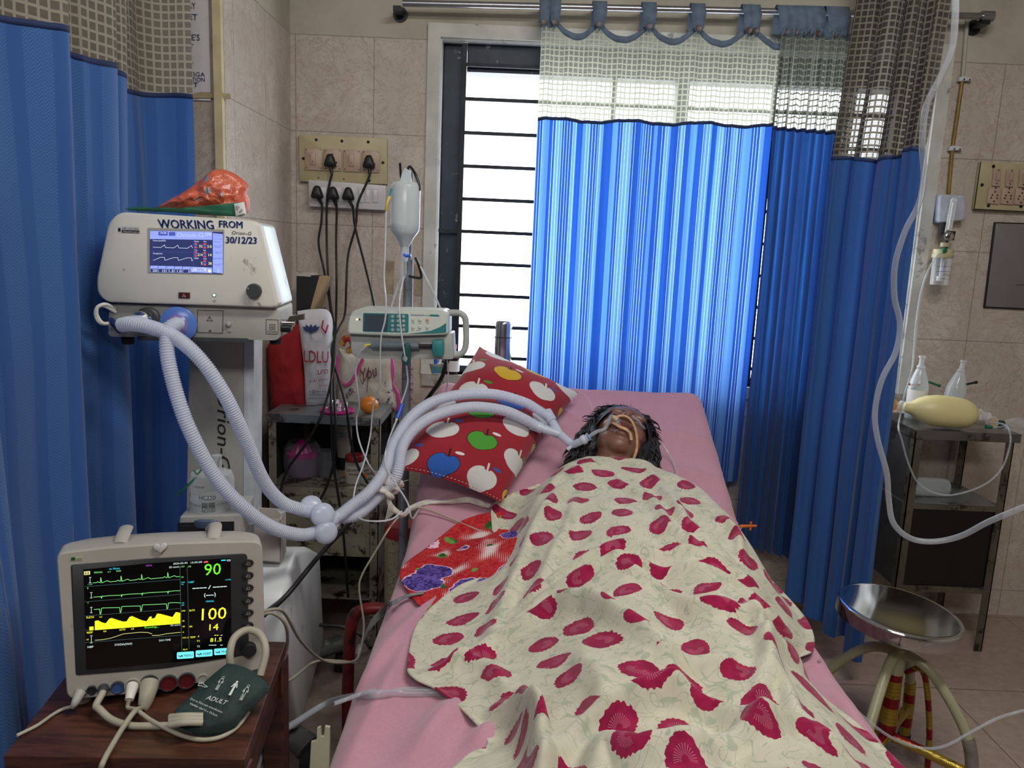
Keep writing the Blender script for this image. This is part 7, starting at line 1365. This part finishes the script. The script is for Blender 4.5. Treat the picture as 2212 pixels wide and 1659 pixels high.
for x in (tx0+.003, tx1-.03):
    for y in (ty0+.004, ty1-.034): b = MB(); b.box((x, y, 0), (x+.03, y+.004, tzz-.005), M_leg); b.box((x if x < 1.7 else x+.026, y, 0), (x+.004 if x < 1.7 else x+.03, y+.03, tzz-.005), M_leg); b.build('leg', tr, smooth=False)
s2 = W(*zt_(860, 1290), Y=ty0).z; s3 = W(2050, 1275, Y=ty0).z
b = MB(); b.box((tx0+.004, ty0+.005, s2-.005), (tx1-.004, ty1-.004, s2), M_galv); b.box((tx0+.03, ty0+.003, s2-.02), (tx1-.03, ty0+.008, s2), M_leg); b.build('shelf', tr, smooth=False)
M_cab = pm('black_cabinet_paint', '#0b0d10', .35, 0, .2); b = MB(); b.box((tx0+.035, ty0+.008, s3+.012), (tx1-.035, ty0+.014, s2-.022), M_cab); b.box((tx0+.004, ty0+.034, s3), (tx0+.008, ty1-.034, s2-.005), M_dark); b.box((tx1-.008, ty0+.034, s3), (tx1-.004, ty1-.034, s2-.005), M_dark); b.box((tx0+.01, ty1-.01, s3), (tx1-.01, ty1-.006, s2), M_dark); b.box((tx0+.01, ty0+.01, s3-.004), (tx1-.01, ty1-.01, s3), M_dark); b.box((tx0+.03, ty0+.003, s3-.012), (tx1-.03, ty0+.009, s3+.012), M_leg); b.build('lower_cabinet', tr, smooth=False)
MB().box((tx0+.004, ty0+.034, s2), (tx0+.007, ty1-.034, tzz-.034), M_dark).build('side_panel', tr, smooth=False)
# resuscitator bag
M_yel = Mat('yellow_silicone'); v = M_yel.coord(); M_yel.color(M_yel.mix(M_yel.noise(v, 5, 3), lin('#cfc388'), lin('#dcd3a0'))); M_yel.set(Roughness=.4, Subsurface_Weight=.15, Subsurface_Scale=.02); M_yel = M_yel.m
a0 = W(1956, 852, Y=2.93); a1 = W(2110, 873, Y=2.90); rB = .061; a0.z = tzz+rB+.012; a1.z = tzz+rB-.002; axd = (a1-a0).normalized(); Lb = (a1-a0).length
am = thing('resuscitator_bag', 'pale yellow resuscitator bag with clear valves lying on the steel trolley top', 'resuscitator', (a0+a1)/2-Vector((0, 0, rB)))
b = MB(); b.lathe([(.014, 0), (.020, .004), (.0205, .016), (.026, .028), (.041, .05), (.054, .08), (.061, .115), (.0615, .14), (.061, .18), (.057, .22), (.048, Lb-.02 if Lb > .25 else .245), (.036, Lb-.004 if Lb > .25 else .262), (.026, max(Lb, .265))], a0, M_yel, axd, 44); b.build('silicone_bag', am, angle=60)
def lab_(s_, r_=0): return a0+axd*s_
b = MB(); b.lathe([(.022, -.016), (.024, -.014), (.024, 0), (.02, .003)], a0, M_clr2, axd, 26); b.lathe([(.013, -.03), (.013, -.016)], a0, M_clr2, axd, 20); b.build('patient_valve', am, angle=40)
c = lab_(-.045); b = MB(); b.lathe([(.024, -.012), (.027, -.006), (.027, .010), (.022, .014)], c, clear('amber_clear', '#e0b070', .35, .1, .5), (.25, -1, .2), 28); b.lathe([(.016, .0), (.018, .008), (.012, .012)], c, pm('amber_valve', '#c4862e', .35), (.25, -1, .2), 24); b.build('amber_disc', am, angle=40)
Le = max(Lb, .265); b = MB(); b.lathe([(.024, 0), (.026, .002), (.026, .016), (.015, .018), (.015, .05)], lab_(Le), M_clr2, axd, 26); b.build('inlet_valve', am, angle=40); c = lab_(Le+.062); c.z = tzz+.035; b = MB(); b.lathe([(.022, -.008), (.024, -.004), (.024, .006), (.02, .010)], c, M_clr2, (.1, -1, .25), 26); b.lathe([(.017, .004), (.017, .009), (0, .009)], c, pm('amber_grain', '#a88a3a', .5, 0, .2, 60), (.1, -1, .25), 20); b.build('amber_disc', am, angle=40)
b = MB(); b.cyl(c+Vector((.028, 0, -.006)), c+Vector((.044, 0, -.006)), .015, pm('dark_green_ring', '#12402c', .4), n=20); b.build('green_collar', am); b = MB(); b.tube([c+Vector((-.034, -.02, -.014)), c+Vector((-.01, -.025, -.016))], (lambda t: .008-.003*t), M_green, n=12, smooth=False); b.tube([c+Vector((-.01, -.025, -.016)), c+Vector((.04, -.02, -.010)), c+Vector((.09, .0, -.012))], .003, M_clear, n=8); b.build('green_connector', am)
b = MB(); puff(b, Plane(c+Vector((.09, .02, -.0)), (1, 0, 0), (0, 0, 1)), [c+Vector((x, .02, z)) for x, z in ((.045, 0), (.075, .012), (.11, .02), (.15, .0), (.15, -.045), (.11, -.052), (.08, -.05), (.06, -.03))], .02, clear('reservoir_film', '#c9ccce', .2, .1, .5), .008, 8, px=False, back=1, rings=8); b.build('reservoir', am, angle=25)
for px_, py_, yy, lab, cc, sx in ((1978, 880, 3.08, 'squeezable clear saline bottle with red and white label behind the yellow bag', M_green, .008), (2052, 880, 3.09, 'empty clear saline bottle with black stopper pointing right behind the yellow bag', M_blk, .02)):
    q = W(px_, py_, Y=yy); q.z = tzz; H_ = W(px_, 768 if px_ < 2000 else 776, Y=yy).z-tzz; t = thing('saline_bottle', lab, 'bottle', q); b = MB(); pr3 = [(.036, .0), (.038, .004), (.038, H_*.52), (.033, H_*.60), (.020, H_*.76), (.014, H_*.80), (.017, H_*.82), (.014, H_*.845), (.010, H_*.86), (.009, H_*.96), (.0125, H_*.97), (.0125, H_)]
    ln_ = .0 if px_ < 2000 else .12; b.lathe(pr3, q, M_bot if False else clear('bottle_plastic', '#dfe8ec', .34, .15, .5), (ln_, 0, 1), 30); b.build('bottle_body', t, angle=50)
    b = MB(); e = q+Vector((.032 if px_ < 2000 else .04, -.012, H_*.60)); b.cyl(e, e+Vector((.046, -.0, -.014 if px_ < 2000 else .012)), .0045, cc, n=12); b.cyl(e+Vector((.040, 0, -.012 if px_ < 2000 else .010)), e+Vector((.048, 0, -.0145 if px_ < 2000 else .0122)), .006, cc, n=12); b.build('needle_cap', t)
    if px_ < 2000: b = MB(); b.lathe([(.0384, H_*.18), (.0384, H_*.47)], q, M_lab, n=30, cap=(False, False)); LPq = Plane(q+Vector((0, -.0395, 0)), (1, 0, 0), (0, 0, 1)); b.text(LPq, 'SALINE', (1966, 833), (1988, 833), 4, M_redp, 0); b.text(LPq, 'IV 0.9', (1968, 841), (1980, 841), 4, M_bp, 0); b.disc(LPq.hit(1964, 830, .0002), .005, LPq.n, M_redp, 12); b.build('bottle_label', t)
lb0 = W(*zt_(625, 1085), z=s2+.038); lb0.y = max(lb0.y, ty0+.05); lbx = W(*zt_(1020, 1095), z=s2+.038); t = thing('saline_bottle', 'empty clear bottle lying on its side on the trolley middle shelf', 'bottle', (1.6, 2.98, s2)); o3 = Vector((tx0+.015, 2.97, s2+.0375))
MB().lathe([(.008, 0), (.009, .018), (.022, .03), (.036, .045), (.037, .06), (.037, .185), (.032, .20), (.006, .204), (.005, .212), (0, .212)], o3, clear('bottle_plastic', '#cfd6da', .22, .15, .5), (1, .0, 0), 30).build('bottle_body', t, angle=50)
# ================= STOOL =================
st_c = Vector((1.147, 2.085, .528)); stn = Vector((.075, -.03, 1)).normalized(); stl = thing('steel_stool', 'round polished steel stool with cream tube legs wrapped in gold and red tape', 'stool', (st_c.x+.02, st_c.y, 0))
b = MB(); R_ = .168; pf = [(.02, -.040), (R_-.004, -.044), (R_, -.042), (R_, -.010), (R_-.001, -.006), (R_-.004, -.002), (R_-.009, 0)]+[(R_*k, -.0016*(1-k**4)) for k in (.93, .9, .8, .65, .5, .35, .2, .08, .01)]; b.lathe(pf, st_c, M_chrome, stn, 80, cap=(True, True)); b.build('seat', stl, angle=60)
M_scream = pm('cream_tube_paint', '#a9a888', .3, 0, .05, 6, dirt='#5b5846', dirtamt=.27, ds=16); M_gold = Mat('gold_red_wrapper'); x, y, z = M_gold.xyz(); v = M_gold.coord()
bandk = ((z/.085).fract()).gt(.62); wk = (((z/.012).fract()).lt(.08)).mx(M_gold.noise(v, 60, 3, .7).step(.6, .66)*.6); M_gold.color(M_gold.mix(wk*.8, M_gold.mix(bandk, lin('#a88f34'), lin('#8c1a22')), lin('#2c2612'))); M_gold.set(Roughness=.28, Metallic=.55); M_gold.bump(M_gold.noise(v, 60, 4, .7), .7, .003); M_gold = M_gold.m
M_film = pm('grey_wrapping_film', '#86807a', .3, .1, .15, 30, bump=.8, bs=60); hub = Vector((st_c.x+.01, st_c.y, .405))
b = MB(); b.cyl(hub, st_c-stn*.042, .020, M_scream, r1=.03); b.cyl((hub.x, hub.y, .33), (hub.x, hub.y, .41), .024, M_scream); b.cyl((hub.x, hub.y, .12), (hub.x, hub.y, .33), .0255, M_gold, r1=.023); b.build('centre_tube', stl)
ft4 = [W(1800, 1700, z=0), W(2112, 1700, z=.02), W(2040, 1600, z=0), W(1775, 1470, z=.02)]
rr4 = .235; angs = [math.radians(a) for a in (228, 318, 48, 138)]
for k, a in enumerate(angs):
    d = Vector((math.cos(a), math.sin(a), 0)); P_ = [hub+Vector((0, 0, -.005)), hub+d*.09+Vector((0, 0, -.035)), hub+d*.19+Vector((0, 0, -.16)), hub+d*.225+Vector((0, 0, -.27)), Vector((hub.x+d.x*.225, hub.y+d.y*.225, .02))]
    PP_ = catmull(P_, 8); b = MB(); n1 = int(len(PP_)*.58); b.tube(PP_[:n1], .0145, M_scream, n=14, smooth=False); lg = b.build('leg', stl, angle=60)
    b = MB(); b.tube(PP_[n1-2:n1+5], .0165, M_scream if k in (0, 1) else M_film, n=14, smooth=False); b.build('cloth_wrap', lg, angle=60) if False else None
    b = MB(); b.tube(PP_[n1-1:], .0172, M_film if k != 2 else M_gold, n=14, smooth=False); b.build('leg_wrap', lg, angle=60)
    MB().cyl((P_[-1].x, P_[-1].y, 0), (P_[-1].x, P_[-1].y, .025), .019, M_rubber).build('rubber_foot', lg)
    e = Vector((hub.x+d.x*.222, hub.y+d.y*.222, .115)); b = MB(); b.tube([Vector((hub.x, hub.y, .13)), hub+d*.1+Vector((0, 0, .125-hub.z)), e], .0145, M_gold, n=12); b.build('foot_bar', stl, angle=60)
b = MB(); b.tube([hub+Vector((.055, .03, -.09)), hub+Vector((.075, -.0, -.06)), hub+Vector((.10, .0, -.12)), hub+Vector((.115, -.02, -.25)), hub+Vector((.12, -.03, -.38))], .017, M_gold, n=12, sq=.5); b.build('loose_wrap', stl, angle=60)
b = MB(); FP = Plane(hub, (1, 0, 0), (0, 0, 1)); b.text(Plane((hub.x, hub.y-.026, .3), (1, 0, 0), (0, 0, 1)), 'INON', (1945, 1507), (1944, 1478), 7, M_gold, .001) if False else None
# foreground and background clear tubes at the right
cord('suction_tube', [(2064, -40, 1.75), (2063, 40, 1.75), (2055, 110, 1.76), (2030, 170, 1.78), (2001, 230, 1.8), (1992, 310, 1.82), (1996, 380, 1.85), (1985, 440, 1.88), (1955, 500, 1.9), (1934, 570, 1.92), (1932, 640, 1.94), (1944, 700, 1.95), (1935, 760, 1.95), (1905, 820, 1.95), (1890, 890, 1.95), (1896, 950, 1.94), (1915, 1020, 1.93), (1920, 1080, 1.92), (1930, 1130, 1.9), (1965, 1162, 1.88), (2015, 1170, 1.86), (2075, 1158, 1.84), (2140, 1125, 1.8), (2240, 1085, 1.75)], .0072, M_clear, 'long clear tube hanging from the top right and swinging up past the steel trolley', 'tube', n=14)
cord('floor_tube', [hitm(1770, 1425, .012), W(1800, 1480, Y=1.72), W(1850, 1535, Y=1.72), W(1920, 1590, Y=1.7), W(1985, 1615, Y=1.68), W(2040, 1612, Y=1.68), W(2100, 1580, Y=1.7), W(2160, 1550, Y=1.72), W(2230, 1530, Y=1.72)], .0036, M_clear, 'thin clear tube sagging from the bed edge in front of the steel stool', 'tube', n=10)
sk = thing('stopcock_line', 'thin line ending in an orange stopcock over the right bed edge', 'stopcock', hitm(1620, 1137, .01))
b = MB(); b.tube([hitm(1480, 1132, .02), hitm(1540, 1137, .012), hitm(1600, 1138, .012)], .0016, M_beige, n=6); b.build('line', sk); b = MB(); M_os = pm('orange_stopcock', '#d06a1c', .4); s0 = hitm(1598, 1137, .013); s1 = hitm(1634, 1136, .013); b.cyl(s0, s1, .0052, M_os, r1=.0038, n=12); m1 = s0.lerp(s1, .65); b.cyl(m1-Vector((0, 0, .012)), m1+Vector((0, 0, .013)), .0035, M_os, n=10); b.build('stopcock', sk)
cord('wrist_line', [hitm(1602, 1140, .012), hitm(1585, 1165, .014), hitm(1578, 1195, .02), hitm(1590, 1230, .03)], .0016, M_clear, 'thin clear line from the stopcock curving down onto the blanket', 'tube', n=6)
